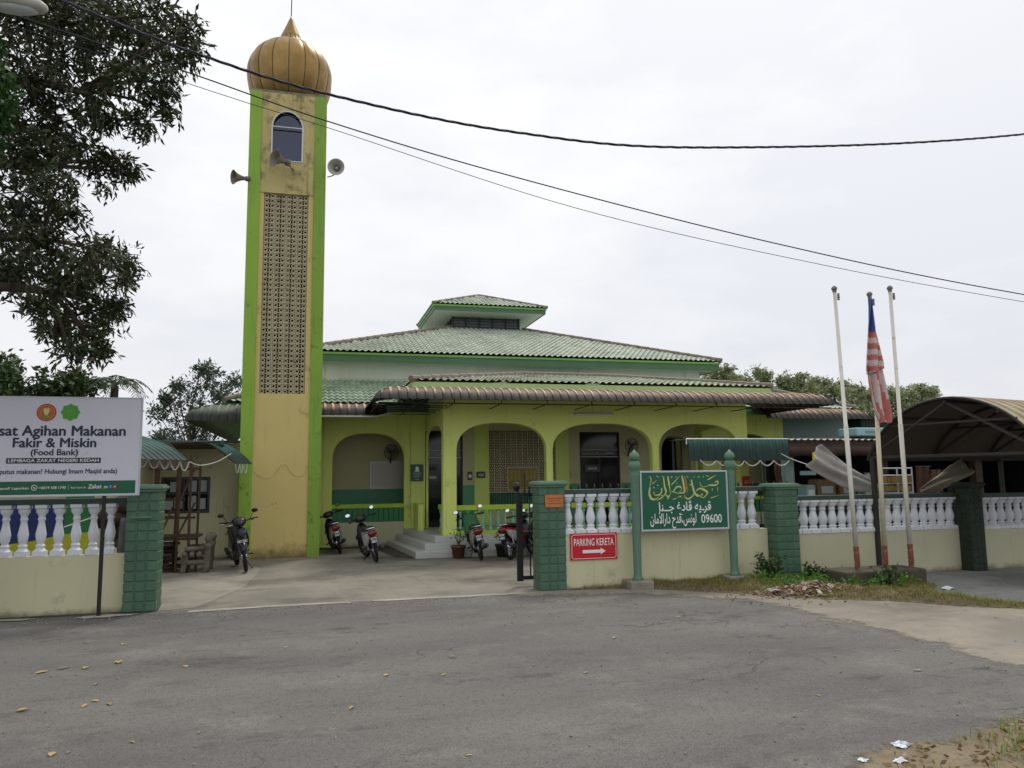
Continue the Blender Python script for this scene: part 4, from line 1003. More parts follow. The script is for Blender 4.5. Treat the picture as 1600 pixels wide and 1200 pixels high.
    # --- left wing: arcade, low wall with green balusters, inner wall
    def wing(xa, xb, ol, orr, yf=20.3, wall='arch_yellow'):
        mb = MB(); arch_wall(mb, xa, xb, -.03, 3.5, [(ol, orr, 2.15, 2.88)], 'y', yf, yf+.2); mb.build('wing_arcade', wall, t, bevel=.01)
        mb = MB(); mb.box(ol, orr, yf+.01, yf+.19, -.03, .60); mb.build('plinth', 'cream_shade', t)
        mb = MB(); mb.box(ol, orr, yf+.03, yf+.17, .96, 1.06); mb.build('wing_rail', 'rail_lime', t)
        mb = MB()
        n = int((orr-ol)/.13)
        for i in range(n):
            x = ol+(i+.5)*(orr-ol)/n; mb.box(x-.05, x+.05, yf+.05, yf+.15, .60, .96)
        mb.box(ol, orr, yf+.09, yf+.12, .60, .96); mb.build('baluster_panel', 'bal_green', t)
        mb = MB(); mb.box(xa, xb, yf+1.25, yf+1.4, -.03, 3.6); mb.build('inner_wall', 'porch_wall', t)
        mb = MB(); mb.box(xa, xb, yf+1.243, yf+1.25, .2, 1.42); mb.build('wainscot', 'wainscot', t)
        mb = MB(); mb.box(xa, xb, yf+.2, yf+1.25, 3.3, 3.4); mb.build('wing_ceiling', 'soffit', t)
    wing(-1.70, 2.55, .55, 2.38)
    mb = MB(); mb.box(.33, .52, 20.27, 20.3, 0, 3.45); mb.build('pilaster', 'arch_yellow', t)
    wing(11.0, 13.70, 11.6, 13.35)
    mb = MB(); mb.box(13.7, 15.8, 20.3, 20.45, 0, 3.5); mb.box(15.65, 15.8, 20.45, 34, 0, 3.5); mb.build('right_wall', 'teal_wall', t)
    mb = MB(); mb.box(-1.7, -1.55, 20.5, 34, 0, 3.5); mb.build('left_wall', 'arch_pale', t)
    # --- aisle roof (lower tier) and its fascia
    run, rise = 2.15, .85; H = hypot(run, rise); k = run/H
    ex0, ex1, ey = -2.05, 15.95, 19.85
    tile_roof('aisle_roof', (ex0, ey, 3.62), (1, 0, 0), (0, run, rise), ex1-ex0, H, k, k, 'tile_green', t, spw=4)
    tile_roof('aisle_roof', (ex0, 36, 3.62), (0, -1, 0), (run, 0, rise), 36-ey, H, 0, k, 'tile_green', t, .3, .33, spw=4)
    tile_roof('aisle_roof', (ex1, ey, 3.62), (0, 1, 0), (-run, 0, rise), 36-ey, H, k, 0, 'tile_green', t, .3, .33, spw=4)
    for a, b in (((ex0, ey, 3.66), (ex0+run, ey+run, 4.52)), ((ex1, ey, 3.66), (ex1-run, ey+run, 4.52))): mb = MB(); hip_cap(mb, a, b); mb.build('hip_cap', 'ridge_red', t)
    mb = MB(); mb.box(ex0+.03, ex1-.03, ey+.02, ey+.05, 3.42, 3.58); mb.box(ex0+.02, ex0+.05, ey+.05, 36, 3.42, 3.58); mb.box(ex1-.05, ex1-.02, ey+.05, 36, 3.42, 3.58); mb.build('aisle_fascia', 'fascia', t)
    # --- clerestory wall, main hipped roof, cupola
    hw = 5.88
    mb = MB(); mb.box(cx-hw, cx+hw, cy-hw, cy+hw, 3.6, 4.98); mb.build('clerestory_wall', 'white_wall', t)
    mb = MB()
    for x in (.55, 4.55, 8.05, 11.6): mb.box(x-.17, x+.17, cy-hw-.04, cy-hw, 4.3, 4.96)
    mb.box(cx-hw, cx+hw, cy-hw-.02, cy-hw, 4.52, 4.55); mb.build('clerestory_pilaster', 'white_wall', t)
    he = 6.4; zE, zN, hn = 5.22, 6.98, 1.32
    run2, rise2 = he-hn, zN-zE; H2 = hypot(run2, rise2); k2 = run2/H2
    tile_roof('main_roof', (cx-he, cy-he, zE), (1, 0, 0), (0, run2, rise2), 2*he, H2, k2, k2, 'tile_pale', t, .17, .30, .024, 5)
    tile_roof('main_roof', (cx-he, cy+he, zE), (0, -1, 0), (run2, 0, rise2), 2*he, H2, k2, k2, 'tile_pale', t, .34, .45, .03, 4)
    tile_roof('main_roof', (cx+he, cy-he, zE), (0, 1, 0), (-run2, 0, rise2), 2*he, H2, k2, k2, 'tile_pale', t, .34, .45, .03, 4)
    tile_roof('main_roof', (cx+he, cy+he, zE), (-1, 0, 0), (0, -run2, rise2), 2*he, H2, k2, k2, 'tile_pale', t, .6, .9, .03, 3)
    for sx in (-1, 1):
        for sy in (-1, 1): mb = MB(); hip_cap(mb, (cx+sx*he, cy+sy*he, zE+.03), (cx+sx*hn, cy+sy*hn, zN+.03)); mb.build('hip_cap', 'ridge_red', t)
    def ring(mb, h0, h1, z0, z1):
        mb.box(cx-h1, cx+h1, cy-h1, cy-h0, z0, z1); mb.box(cx-h1, cx+h1, cy+h0, cy+h1, z0, z1); mb.box(cx-h1, cx-h0, cy-h0, cy+h0, z0, z1); mb.box(cx+h0, cx+h1, cy-h0, cy+h0, z0, z1)
    mb = MB(); ring(mb, he-.09, he-.06, 4.93, 5.13); mb.build('main_fascia', 'fascia', t)
    mb = MB(); ring(mb, he-.08, he-.03, 5.13, 5.19); mb.build('eave_batten', 'fascia_light', t)
    mb = MB(); ring(mb, hw, he-.09, 4.95, 4.98); mb.build('soffit', 'soffit', t)
    cq = MB(); cq.box(cx-1.28, cx+1.28, cy-1.28, cy+1.28, 6.7, 6.98); 
    cq.build('cupola_curb', 'fascia', t)
    mb = MB(); mb.box(cx-1.2, cx+1.2, cy-1.2, cy+1.2, 6.98, 7.42); cw = mb.build('cupola_louvre', 'win_dark', t)
    mb = MB()
    for i in range(6):
        x = cx-1.22+i*2.44/5
        mb.box(x-.03, x+.03, cy-1.24, cy-1.2, 6.98, 7.42)
        mb.box(cx-1.24, cx-1.2, cy-1.22+i*2.44/5-.03, cy-1.22+i*2.44/5+.03, 6.98, 7.42); mb.box(cx+1.2, cx+1.24, cy-1.22+i*2.44/5-.03, cy-1.22+i*2.44/5+.03, 6.98, 7.42)
    for j in range(4): mb.box(cx-1.19, cx+1.19, cy-1.225, cy-1.2, 7.05+j*.1, 7.07+j*.1)
    mb.build('louvre_grille', 'green_sheet_dark', cw)
    hc = 2.06; zc, za = 7.68, 8.50; H3 = hypot(hc, za-zc); k3 = hc/H3
    for O, U, V, fine in (((cx-hc, cy-hc), (1, 0), (0, 1), 1), ((cx-hc, cy+hc), (0, -1), (1, 0), 1), ((cx+hc, cy-hc), (0, 1), (-1, 0), 1), ((cx+hc, cy+hc), (-1, 0), (0, -1), 0)):
        tile_roof('cupola_roof', (O[0], O[1], zc), (U[0], U[1], 0), (V[0]*hc, V[1]*hc, za-zc), 2*hc, H3, k3, k3, 'tile_pale', t, .17, .28, .022, 5)
    for sx in (-1, 1):
        for sy in (-1, 1): mb = MB(); hip_cap(mb, (cx+sx*hc, cy+sy*hc, zc+.02), (cx, cy, za+.02), .05); mb.build('hip_cap', 'ridge_red', t)
    mb = MB(); ring(mb, hc-.08, hc-.05, 7.46, 7.60); mb.build('cupola_fascia', 'fascia', t)
    mb = MB(); ring(mb, hc-.07, hc-.02, 7.60, 7.66); mb.build('eave_batten', 'fascia_light', t)
    mb = MB()                                                     # sloping boarded soffit between the cupola wall and its fascia
    for q in range(4):
        T = Matrix.Translation((cx, cy, 0)) @ Matrix.Rotation(q*pi/2, 4, 'Z')
        mb.add([T @ Vector(p) for p in ((-hc+.08, -hc+.08, 7.48), (hc-.08, -hc+.08, 7.48), (1.2, -1.2, 7.40), (-1.2, -1.2, 7.40))], [(0, 1, 2, 3)])
    mb.build('soffit', 'soffit', t)
    # --- porch roof (a low hip) with its fascia
    px0, px1, py, pz, rz, ry = 2.15, 11.35, 17.15, 3.90, 4.50, 20.4
    ru = ry-py; Hp = hypot(ru, rz-pz)
    tile_roof('porch_roof', (px0, py, pz), (1, 0, 0), (0, ru, rz-pz), px1-px0, Hp, (5.6-px0)/Hp, (px1-8.0)/Hp, 'tile_porch', t, .17, .30, .024, 5)
    rl = 5.6-px0; Hl = hypot(rl, rz-pz)
    tile_roof('porch_roof', (px0, 21.6, pz), (0, -1, 0), (rl, 0, rz-pz), 21.6-py, Hl, 0, ru/Hl, 'tile_porch', t, .3, .33, .024, 4)
    rr_ = px1-8.0; Hr = hypot(rr_, rz-pz)
    tile_roof('porch_roof', (px1, py, pz), (0, 1, 0), (-rr_, 0, rz-pz), 21.6-py, Hr, ru/Hr, 0, 'tile_porch', t, .3, .33, .024, 4)
    mb = MB(); mb.box(5.6, 8.0, ry, 22.0, rz-.05, rz); mb.build('porch_roof', 'ridge_green', t)
    for a, b in (((px0, py, pz+.03), (5.6, ry, rz+.03)), ((px1, py, pz+.03), (8.0, ry, rz+.03)), ((5.6, ry, rz+.03), (8.0, ry, rz+.03))): mb = MB(); hip_cap(mb, a, b); mb.build('hip_cap', 'ridge_red', t)
    mb = MB(); mb.box(px0+.04, px1-.04, py+.03, py+.06, 3.74, 3.87); mb.box(px0+.03, px0+.06, py+.06, 20.2, 3.74, 3.87); mb.box(px1-.06, px1-.03, py+.06, 20.2, 3.74, 3.87); mb.build('porch_fascia', 'arch_pale', t)
    mb = MB(); mb.box(2.95, 10.8, 17.56, 20.3, 3.57, 3.72); mb.build('porch_beam', 'soffit', t)
    # --- curved, ribbed rain awnings
    pf = [(0, 3.73), (.45, 3.72), (.85, 3.67), (1.08, 3.59), (1.2, 3.49), (1.27, 3.39)]
    awning('front_awning', (2.55, 17.53, 0), (1, 0, 0), (0, -1, 0), 8.75, pf, 1, 1, 'awn_rust', t)
    awning('side_awning', (2.55, 17.53, 0), (0, 1, 0), (-1, 0, 0), 2.1, pf, 1, 0, 'awn_green', t)
    awning('side_awning', (11.30, 17.53, 0), (0, 1, 0), (1, 0, 0), 2.1, pf, 1, 0, 'awn_rust', t)
    pw = [(0, 3.60), (.4, 3.59), (.75, 3.55), (.98, 3.46), (1.08, 3.36), (1.14, 3.26)]
    awning('wing_awning', (-1.70, 20.25, 0), (1, 0, 0), (0, -1, 0), 1.1, [(0, 3.58), (.4, 3.54), (.75, 3.46), (.98, 3.35), (1.08, 3.24), (1.14, 3.10)], 1, 0, 'awn_green', t)
    awning('wing_awning', (-.59, 20.25, 0), (1, 0, 0), (0, -1, 0), 2.4, pw, 0, 0, 'awn_rust', t)
    pwl = [(0, 3.58), (.4, 3.54), (.75, 3.46), (.98, 3.35), (1.08, 3.24), (1.14, 3.10)]
    awning('wing_awning', (-1.70, 20.25, 0), (0, 1, 0), (-1, 0, 0), 12.0, pwl, 1, 0, 'awn_green', t)
    awning('wing_awning', (12.4, 20.25, 0), (1, 0, 0), (0, -1, 0), 2.4, pw, 0, 1, 'awn_rust', t)
    mb = MB()
    for x in [3.0+1.05*i for i in range(9)]:
        mb.tube([(x, 17.54, 3.30), (x, 16.36, 3.32)], .012, 5); mb.tube([(x, 17.54, 3.68), (x, 16.6, 3.64)], .012, 5); mb.tube([(x, 16.36, 3.32), (x, 16.5, 3.56)], .012, 5)
    mb.tube([(1.4, 16.36, 3.31), (12.4, 16.36, 3.31)], .014, 5); mb.tube([(1.9, 16.9, 3.66), (12.3, 16.9, 3.66)], .014, 5)
    mb.tube([(1.4, 16.4, 3.31), (1.4, 19.6, 3.31)], .014, 5); mb.tube([(2.2, 16.6, 3.31), (2.2, 19.6, 3.31)], .014, 5)
    for y in (17.0, 17.5, 18.1, 18.7, 19.4): mb.tube([(1.4, y, 3.31), (2.95, y, 3.31)], .012, 5)
    mb.build('awning_frame', 'black', t)
    mb = MB(); mb.tube([(-.5, 19.1, 3.22), (1.5, 19.1, 3.22), (1.9, 18.9, 3.3)], .022, 8); mb.build('gutter_pipe', 'white', t, smooth=True)
mosque()
sheet('drain', [(1.85, 17.2), (2.22, 16.9), (1.95, 20.2), (1.45, 20.2)], 0.006, 'concrete_dark')  # dark sheet standing in for the shade along the steps' left side
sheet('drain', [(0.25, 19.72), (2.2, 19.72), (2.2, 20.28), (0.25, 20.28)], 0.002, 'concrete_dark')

# --- things fixed to the mosque
def framed(name, x0, x1, z0, z1, y, face, frame, label, cat, extra=None, w=.025):
    t = thing(name, ((x0+x1)/2, y, (z0+z1)/2), label, cat)
    mb = MB(); mb.box(x0, x1, y-.012, y, z0, z1); mb.build('face', face, t)
    mb = MB(); mb.box(x0-w, x1+w, y-.022, y, z1, z1+w); mb.box(x0-w, x1+w, y-.022, y, z0-w, z0); mb.box(x0-w, x0, y-.022, y, z0, z1); mb.box(x1, x1+w, y-.022, y, z0, z1); mb.build('frame', frame, t)
    if extra: extra(t, y-.0135)
    return t
framed('whiteboard', 1.62, 2.69, 1.45, 2.14, 21.545, 'board_white', 'alu', 'blank whiteboard on the beige wall inside the left arch', 'whiteboard')
def gold_extra(t, y):
    mb = MB()
    for i in range(7):
        if i == 3: continue
        x = 5.27+i*.112; mb.box(x, x+.075, y-.003, y, 1.62, 1.90)
    mb.box(5.27, 6.0, y-.003, y, 1.40, 1.42); mb.build('column_text', 'gold_text', t)
framed('notice_board', 5.22, 6.06, 1.36, 1.95, 20.47, 'gold_board', 'board_white', 'framed golden notice board on the vent blocks behind the first porch arch', 'notice board', gold_extra)
def poster_extra(t, y):
    mb = MB(); mb.add([(2.66, y-.002, 1.98), (2.72, y-.002, 2.02), (2.76, y-.002, 1.97), (2.75, y-.002, 1.91), (2.78, y-.002, 1.88), (2.64, y-.002, 1.88), (2.68, y-.002, 1.92)], [tuple(range(7))]); mb.build('figure_mark', 'ink_white', t, fix=False)
    mb = MB()
    for i, z in enumerate((1.83, 1.78, 1.73, 1.66)): mb.box(2.60+.02*i, 2.82-.02*i, y-.003, y, z, z+.022)
    mb.build('text_line', 'bike_grey', t)
framed('poster', 2.545, 2.87, 1.63, 2.06, 20.265, 'strip_green', 'strip_green', 'dark green poster with a white figure on the yellow pilaster beside the porch door', 'poster', poster_extra, .005)
def wall_fan(c, label):
    t = thing('wall_fan', c, label, 'fan', 'wall fans')
    x, y, z = c; mb = MB()
    for r in (.06, .12, .18, .2): mb.tube([(x+r*cos(2*pi*i/20), y-.02-.05*(1-r/.2), z+r*sin(2*pi*i/20)) for i in range(21)], .005, 4)
    for i in range(12): a = 2*pi*i/12; mb.tube([(x, y-.08, z), (x+.2*cos(a), y-.02, z+.2*sin(a))], .004, 4)
    mb.build('cage', 'plastic_black', t)
    mb = MB()
    for i in range(3):
        a = 2*pi*i/3+.4; mb.add([(x, y-.03, z), (x+.17*cos(a-.4), y-.02, z+.17*sin(a-.4)), (x+.18*cos(a+.1), y-.035, z+.18*sin(a+.1)), (x+.15*cos(a+.5), y-.05, z+.15*sin(a+.5))], [(0, 1, 2, 3)])
    mb.build('blade', 'horn_dark', t, fix=False)
    mb = MB(); mb.tube([(x, y+.02, z), (x, y+.12, z-.08), (x, y+.25, z-.22), (x, y+.27, z-.3)], .022, 8); mb.build('arm', 'plastic_black', t)
wall_fan((2.14, 21.25, 2.42), 'dark wall fan above the whiteboard inside the left arch')
wall_fan((8.75, 20.2, 2.55), 'dark wall fan right of the middle porch door')
def small_box(name, x0, x1, y0, y1, z0, z1, m, label, cat, detail=None):
    t = thing(name, ((x0+x1)/2, y1, z0), label, cat)
    mb = MB(); mb.box(x0, x1, y0, y1, z0, z1); mb.build('case', m, t, bevel=min(x1-x0, z1-z0)*.12)
    if detail: mb = MB(); mb.box(x0+(x1-x0)*.2, x1-(x1-x0)*.2, y0-.004, y0, z0+(z1-z0)*.3, z0+(z1-z0)*.65); mb.build('label_plate', detail, t)
small_box('switch_box', 4.34, 4.58, 20.42, 20.479, 1.69, 1.86, 'engine', 'grey metal switch box on the yellow pilaster left of the vent blocks', 'switch box', 'horn')
small_box('door_phone', 4.10, 4.22, 20.44, 20.494, 1.64, 1.86, 'engine', 'small grey wall unit between the porch door and the yellow pilaster', 'wall unit', 'ink_white')
small_box('switch_box', 7.02, 7.25, 20.45, 20.5, 1.66, 1.86, 'porch_wall', 'beige switch box left of the middle porch door', 'switch box', 'horn')
small_box('fire_alarm_box', 10.57, 10.75, 17.44, 17.54, 1.40, 1.66, 'fire_red', 'red fire alarm box on the right corner column of the porch', 'alarm box', 'orange')
small_box('plate_sign', 10.56, 10.76, 17.53, 17.54, 1.98, 2.08, 'orange', 'small orange plate high on the right corner column of the porch', 'sign', 'cloth_rust')
def tube_light():
    t = thing('tube_light', (6.62, 17.5, 3.2), 'slim fluorescent tube light on the porch front above the middle arch', 'light fitting')
    mb = MB(); mb.box(6.12, 7.14, 17.49, 17.548, 3.19, 3.235); mb.build('batten', 'horn', t, bevel=.004)
    mb = MB(); mb.tube([(6.16, 17.478, 3.178), (7.10, 17.478, 3.178)], .014, 8); mb.build('tube', 'ink_white', t)
    mb = MB(); mb.tube([(6.62, 17.545, 3.235), (6.62, 17.545, 3.5)], .008, 6); mb.build('conduit', 'horn', t)
tube_light()
small_box('door_notice', 7.46, 7.92, 20.545, 20.555, 1.82, 2.02, 'engine', 'faint grey notice on the glass of the middle porch door', 'notice', 'bike_grey')
small_box('door_notice', 3.02, 3.32, 20.545, 20.555, 1.86, 2.06, 'engine', 'upper dark notice on the glass of the left porch door', 'notice', 'green_sheet_dark')
small_box('door_notice', 3.02, 3.32, 20.545, 20.555, 1.62, 1.83, 'engine', 'lower dark notice on the glass of the left porch door', 'notice', 'horn')
framed('picture_frame', 9.95, 10.5, 1.80, 2.14, 22.38, 'paper', 'black', 'dark framed notice on the corridor wall seen through the right porch arch', 'picture')

# ------------------------------------------------------------------ annexe on the left
def rope_loops(t, pts, drop, parent_name='rope_fringe', r=.011, m='rope'):
    mb = MB()
    for a, b in zip(pts[:-1], pts[1:]):
        a, b = Vector(a), Vector(b); q = []
        for i in range(9):
            s = i/8; p = a.lerp(b, s); p.z -= drop*(1-(2*s-1)**2); q.append(p)
        mb.tube(q, r, 6)
    mb.build(parent_name, m, t)
def annexe():
    t = thing('annexe_building', (-4.2, 17.0, 0), 'low yellow annexe with teal awnings and a white rope fringe, left of the minaret', 'building')
    mb = MB()
    wx0, wx1, wz0, wz1 = -3.18, -2.16, 1.0, 1.80
    for a, b, c, d in ((-7, wx0, -.03, 2.55), (wx1, -1.47, -.03, 2.55), (wx0, wx1, -.03, wz0), (wx0, wx1, wz1, 2.55)): mb.box(a, b, 18.6, 18.75, c, d)
    mb.box(-7, -3.35, 15.9, 16.05, -.03, 2.45); mb.box(-3.5, -3.35, 16.05, 18.6, -.03, 2.45)
    mb.build('wall', 'cream', t)
    f = MB(); w = .05
    f.box(wx0, wx1, 18.585, 18.64, wz1-w, wz1); f.box(wx0, wx1, 18.585, 18.64, wz0, wz0+w); f.box(wx0, wx0+w, 18.585, 18.64, wz0+w, wz1-w); f.box(wx1-w, wx1, 18.585, 18.64, wz0+w, wz1-w); f.box(wx0+w, wx1-w, 18.59, 18.64, 1.42, 1.45); f.box(-2.72, -2.69, 18.59, 18.64, wz0+w, wz1-w)
    wn = f.build('window', 'engine', t)
    mb = MB(); mb.box(wx0+w, wx1-w, 18.66, 18.67, wz0+w, wz1-w); mb.build('pane', 'door_glass', wn)
    mb = MB(); r = random.Random(11)
    for i, (x, z) in enumerate(((-3.1, 1.08), (-2.9, 1.1), (-2.62, 1.09), (-2.42, 1.08), (-2.62, 1.47), (-2.40, 1.47), (-3.0, 1.47))): mb.box(x, x+.17, 18.648-.001*i, 18.652-.001*i, z, z+r.uniform(.2, .3))
    mb.build('paper_notice', 'paper', wn)
    mb = MB(); mb.box(-7, -3.3, 15.6, 18.8, 2.46, 2.52); mb.box(-3.3, -1.5, 18.3, 18.8, 2.56, 2.60); mb.build('roof', 'green_sheet_dark', t)
    awning('awning', (-3.985, 13.09, 0), (.39, .92, 0), (.92, -.39, 0), 1.95, [(0, 2.60), (.4, 2.50), (.8, 2.37), (1.1, 2.22), (1.3, 2.07)], 0, 0, 'awn_teal', t, .16, .014)
    awning('awning', (-2.70, 16.85, 0), (.25, .97, 0), (.97, -.25, 0), 1.0, [(0, 2.50), (.6, 2.49), (.86, 2.40), (1.08, 2.25), (1.28, 2.05)], 0, 0, 'awn_teal', t, .16, .014)
    mb = MB()
    mb.tube([(-3.0, 15.25, 2.5), (-2.4, 14.75, 2.36), (-2.05, 14.4, 2.06)], .018, 6)
    mb.tube([(-1.9, 16.66, 2.42), (-1.45, 16.55, 2.06)], .018, 6)
    mb.tube([(-3.3, 16.86, 2.47), (-1.75, 16.72, 2.50)], .02, 6)
    mb.tube([(-2.2, 15.9, 0), (-2.2, 15.9, 2.2)], .025, 6)
    mb.box(-3.3, -1.75, 16.92, 18.55, 2.42, 2.45); mb.box(-6.5, -3.3, 14.3, 15.9, 2.36, 2.40)
    mb.build('awning_frame', 'wood', t)
    mb = MB(); mb.box(-3.3, -1.72, 16.86, 16.91, 2.44, 2.53); mb.build('awning_edge', 'green_sheet', t, bevel=.01)
    rope_loops(t, [(-2.76, 13.9, 2.13), (-2.60, 13.95, 2.11), (-2.44, 14.05, 2.09), (-2.30, 14.15, 2.08), (-2.16, 14.28, 2.06), (-2.03, 14.38, 2.05)], .16, r=.012)
    rope_loops(t, [(-1.46, 16.55, 2.06), (-1.40, 16.8, 2.06), (-1.35, 17.0, 2.06), (-1.28, 17.25, 2.06)], .2, r=.008)
    mb = MB(); mb.tube(smooth_pts([(-2.02, 14.38, 2.05), (-1.95, 15.2, 2.0), (-1.75, 16.0, 2.08), (-1.55, 16.55, 2.25)], 6), .01, 6); mb.build('rope', 'rope', t)
annexe()
def timber_rack():
    t = thing('timber_rack', (-2.5, 16.2, 0), 'tall rough timber rack of brown poles behind the left gate pillar', 'rack')
    for x, y in ((-2.86, 16.0), (-2.42, 15.95), (-2.08, 16.05), (-2.55, 16.5), (-2.9, 16.5)): mb = MB(); mb.beam((x, y, 0), (x+.03, y, 2.05 if x > -2.6 else 1.95), .045, .04); mb.build('upright', 'wood', t)
    for z, x1 in ((.62, -2.06), (1.02, -2.1), (1.36, -2.3), (1.95, -2.06)):
        mb = MB(); mb.beam((-2.95, 15.95, z), (x1, 16.0, z), .05, .04); mb.build('crossbar', 'wood', t)
        mb = MB(); mb.beam((-2.9, 16.5, z), (-2.5, 16.5, z), .05, .04); mb.build('crossbar', 'wood', t)
    mb = MB(); mb.box(-2.9, -2.02, 15.95, 16.5, .65, .69); mb.build('shelf', 'wood', t)
    for a, b in (((-2.42, 15.93, .65), (-2.12, 15.98, 1.3)), ((-2.72, 15.93, .65), (-2.50, 15.95, 1.25)), ((-2.4, 15.92, 1.3), (-2.15, 16, 1.95))): mb = MB(); mb.beam(a, b, .04, .035); mb.build('brace', 'wood', t)
timber_rack()
def crate_stack():
    t = thing('crate_stack', (-2.75, 16.25, 0), 'dark pile of boards and sacking under the timber rack', 'junk pile')
    r = random.Random(5); mb = MB()
    for i in range(9):
        T = Matrix.Translation((-2.7+r.uniform(-.12, .12), 16.22+r.uniform(-.1, .1), .03+i*.062)) @ Matrix.Rotation(r.uniform(-.3, .3), 4, 'Z'); mb.box(-.22, .22, -.2, .2, -.025, .025, 0, T)
    mb.build('board', 'brown_roll', t)
crate_stack()
def bench():
    t = thing('bench', (-1.95, 16.1, 0), 'weathered grey concrete bench shaped like logs, beside the black motorbike', 'bench')
    def log(mb, a, b, r): 
        a, b = Vector(a), Vector(b); n = 7; rr = random.Random(int(a.x*1000+b.z*777)); mb.tube([a.lerp(b, i/n) for i in range(n+1)], [r*rr.uniform(.88, 1.1) for i in range(n+1)], 10)
    mb = MB()
    for i in range(3): log(mb, (-2.3+i*.15, 15.7, .36), (-2.3+i*.15, 16.6, .36), .06)
    mb.build('seat', 'bench', t, smooth=True)
    mb = MB()
    for z in (.52, .66): log(mb, (-1.83, 15.68, z), (-1.80, 16.62, z), .065)
    mb.build('backrest', 'bench', t, smooth=True)
    for y in (15.78, 16.5):
        mb = MB(); log(mb, (-2.34, y, 0), (-2.26, y, .34), .06); mb.build('leg', 'bench', t, smooth=True)
        mb = MB(); log(mb, (-1.86, y, 0), (-1.80, y, .74), .075); mb.build('leg', 'bench', t, smooth=True)
        mb = MB(); log(mb, (-2.34, y, .2), (-1.85, y, .2), .05); log(mb, (-2.3, y, .46), (-1.85, y, .48), .045); mb.build('armrest', 'bench', t, smooth=True)
    t.scale = (.86, .8, .95)
bench()
def banner():
    t = thing('banner', (-4.2, 12.3, .6), 'blue, green and yellow banner hung behind the white balusters of the left wall', 'banner')
    y = 12.3
    def pane(name, pts, m, dy):
        mb = MB(); mb.prism(pts, 'y', y+dy, y+dy+.004); mb.build(name, m, t)
    pane('blue_field', [(-6.4, .55), (-3.35, .55), (-3.35, 1.45), (-6.4, 1.45)], 'banner_blue', 0)
    pane('green_field', [(-3.35, .55), (-2.98, .55), (-2.98, 1.55), (-3.35, 1.55)], 'banner_green', 0)
    pane('yellow_wave', [(-6.4, .5), (-2.98, .5), (-2.98, 1.02), (-3.35, 1.0), (-3.7, .92), (-4.2, .86), (-6.4, .80)], 'banner_yellow', -.006)
    pane('pale_line', [(-3.35, 1.09), (-2.98, 1.22), (-2.98, 1.24), (-3.35, 1.11)], 'ink_white', -.006)
banner()
def sacks():
    t = thing('sack_pile', (-2.6, 12.8, 0), 'dark sacks and a grey drum heaped behind the left wall beside the gate pillar', 'junk pile')
    r = random.Random(9); mb = MB()
    for i in range(7): mb.ell((-2.7+r.uniform(-.2, .2), 12.8+r.uniform(-.15, .2), .18+.2*i), (.28, .22, .16), 12, 8)
    mb.build('sack', 'brown_roll', t, smooth=True)
    mb = MB(); mb.lathe([(.17, 0), (.18, .02), (.18, .6), (.17, 1.15), (.15, 1.2)], c=(-2.52, 12.55, 0), n=18); mb.build('drum', 'engine', t, smooth=True)
sacks()

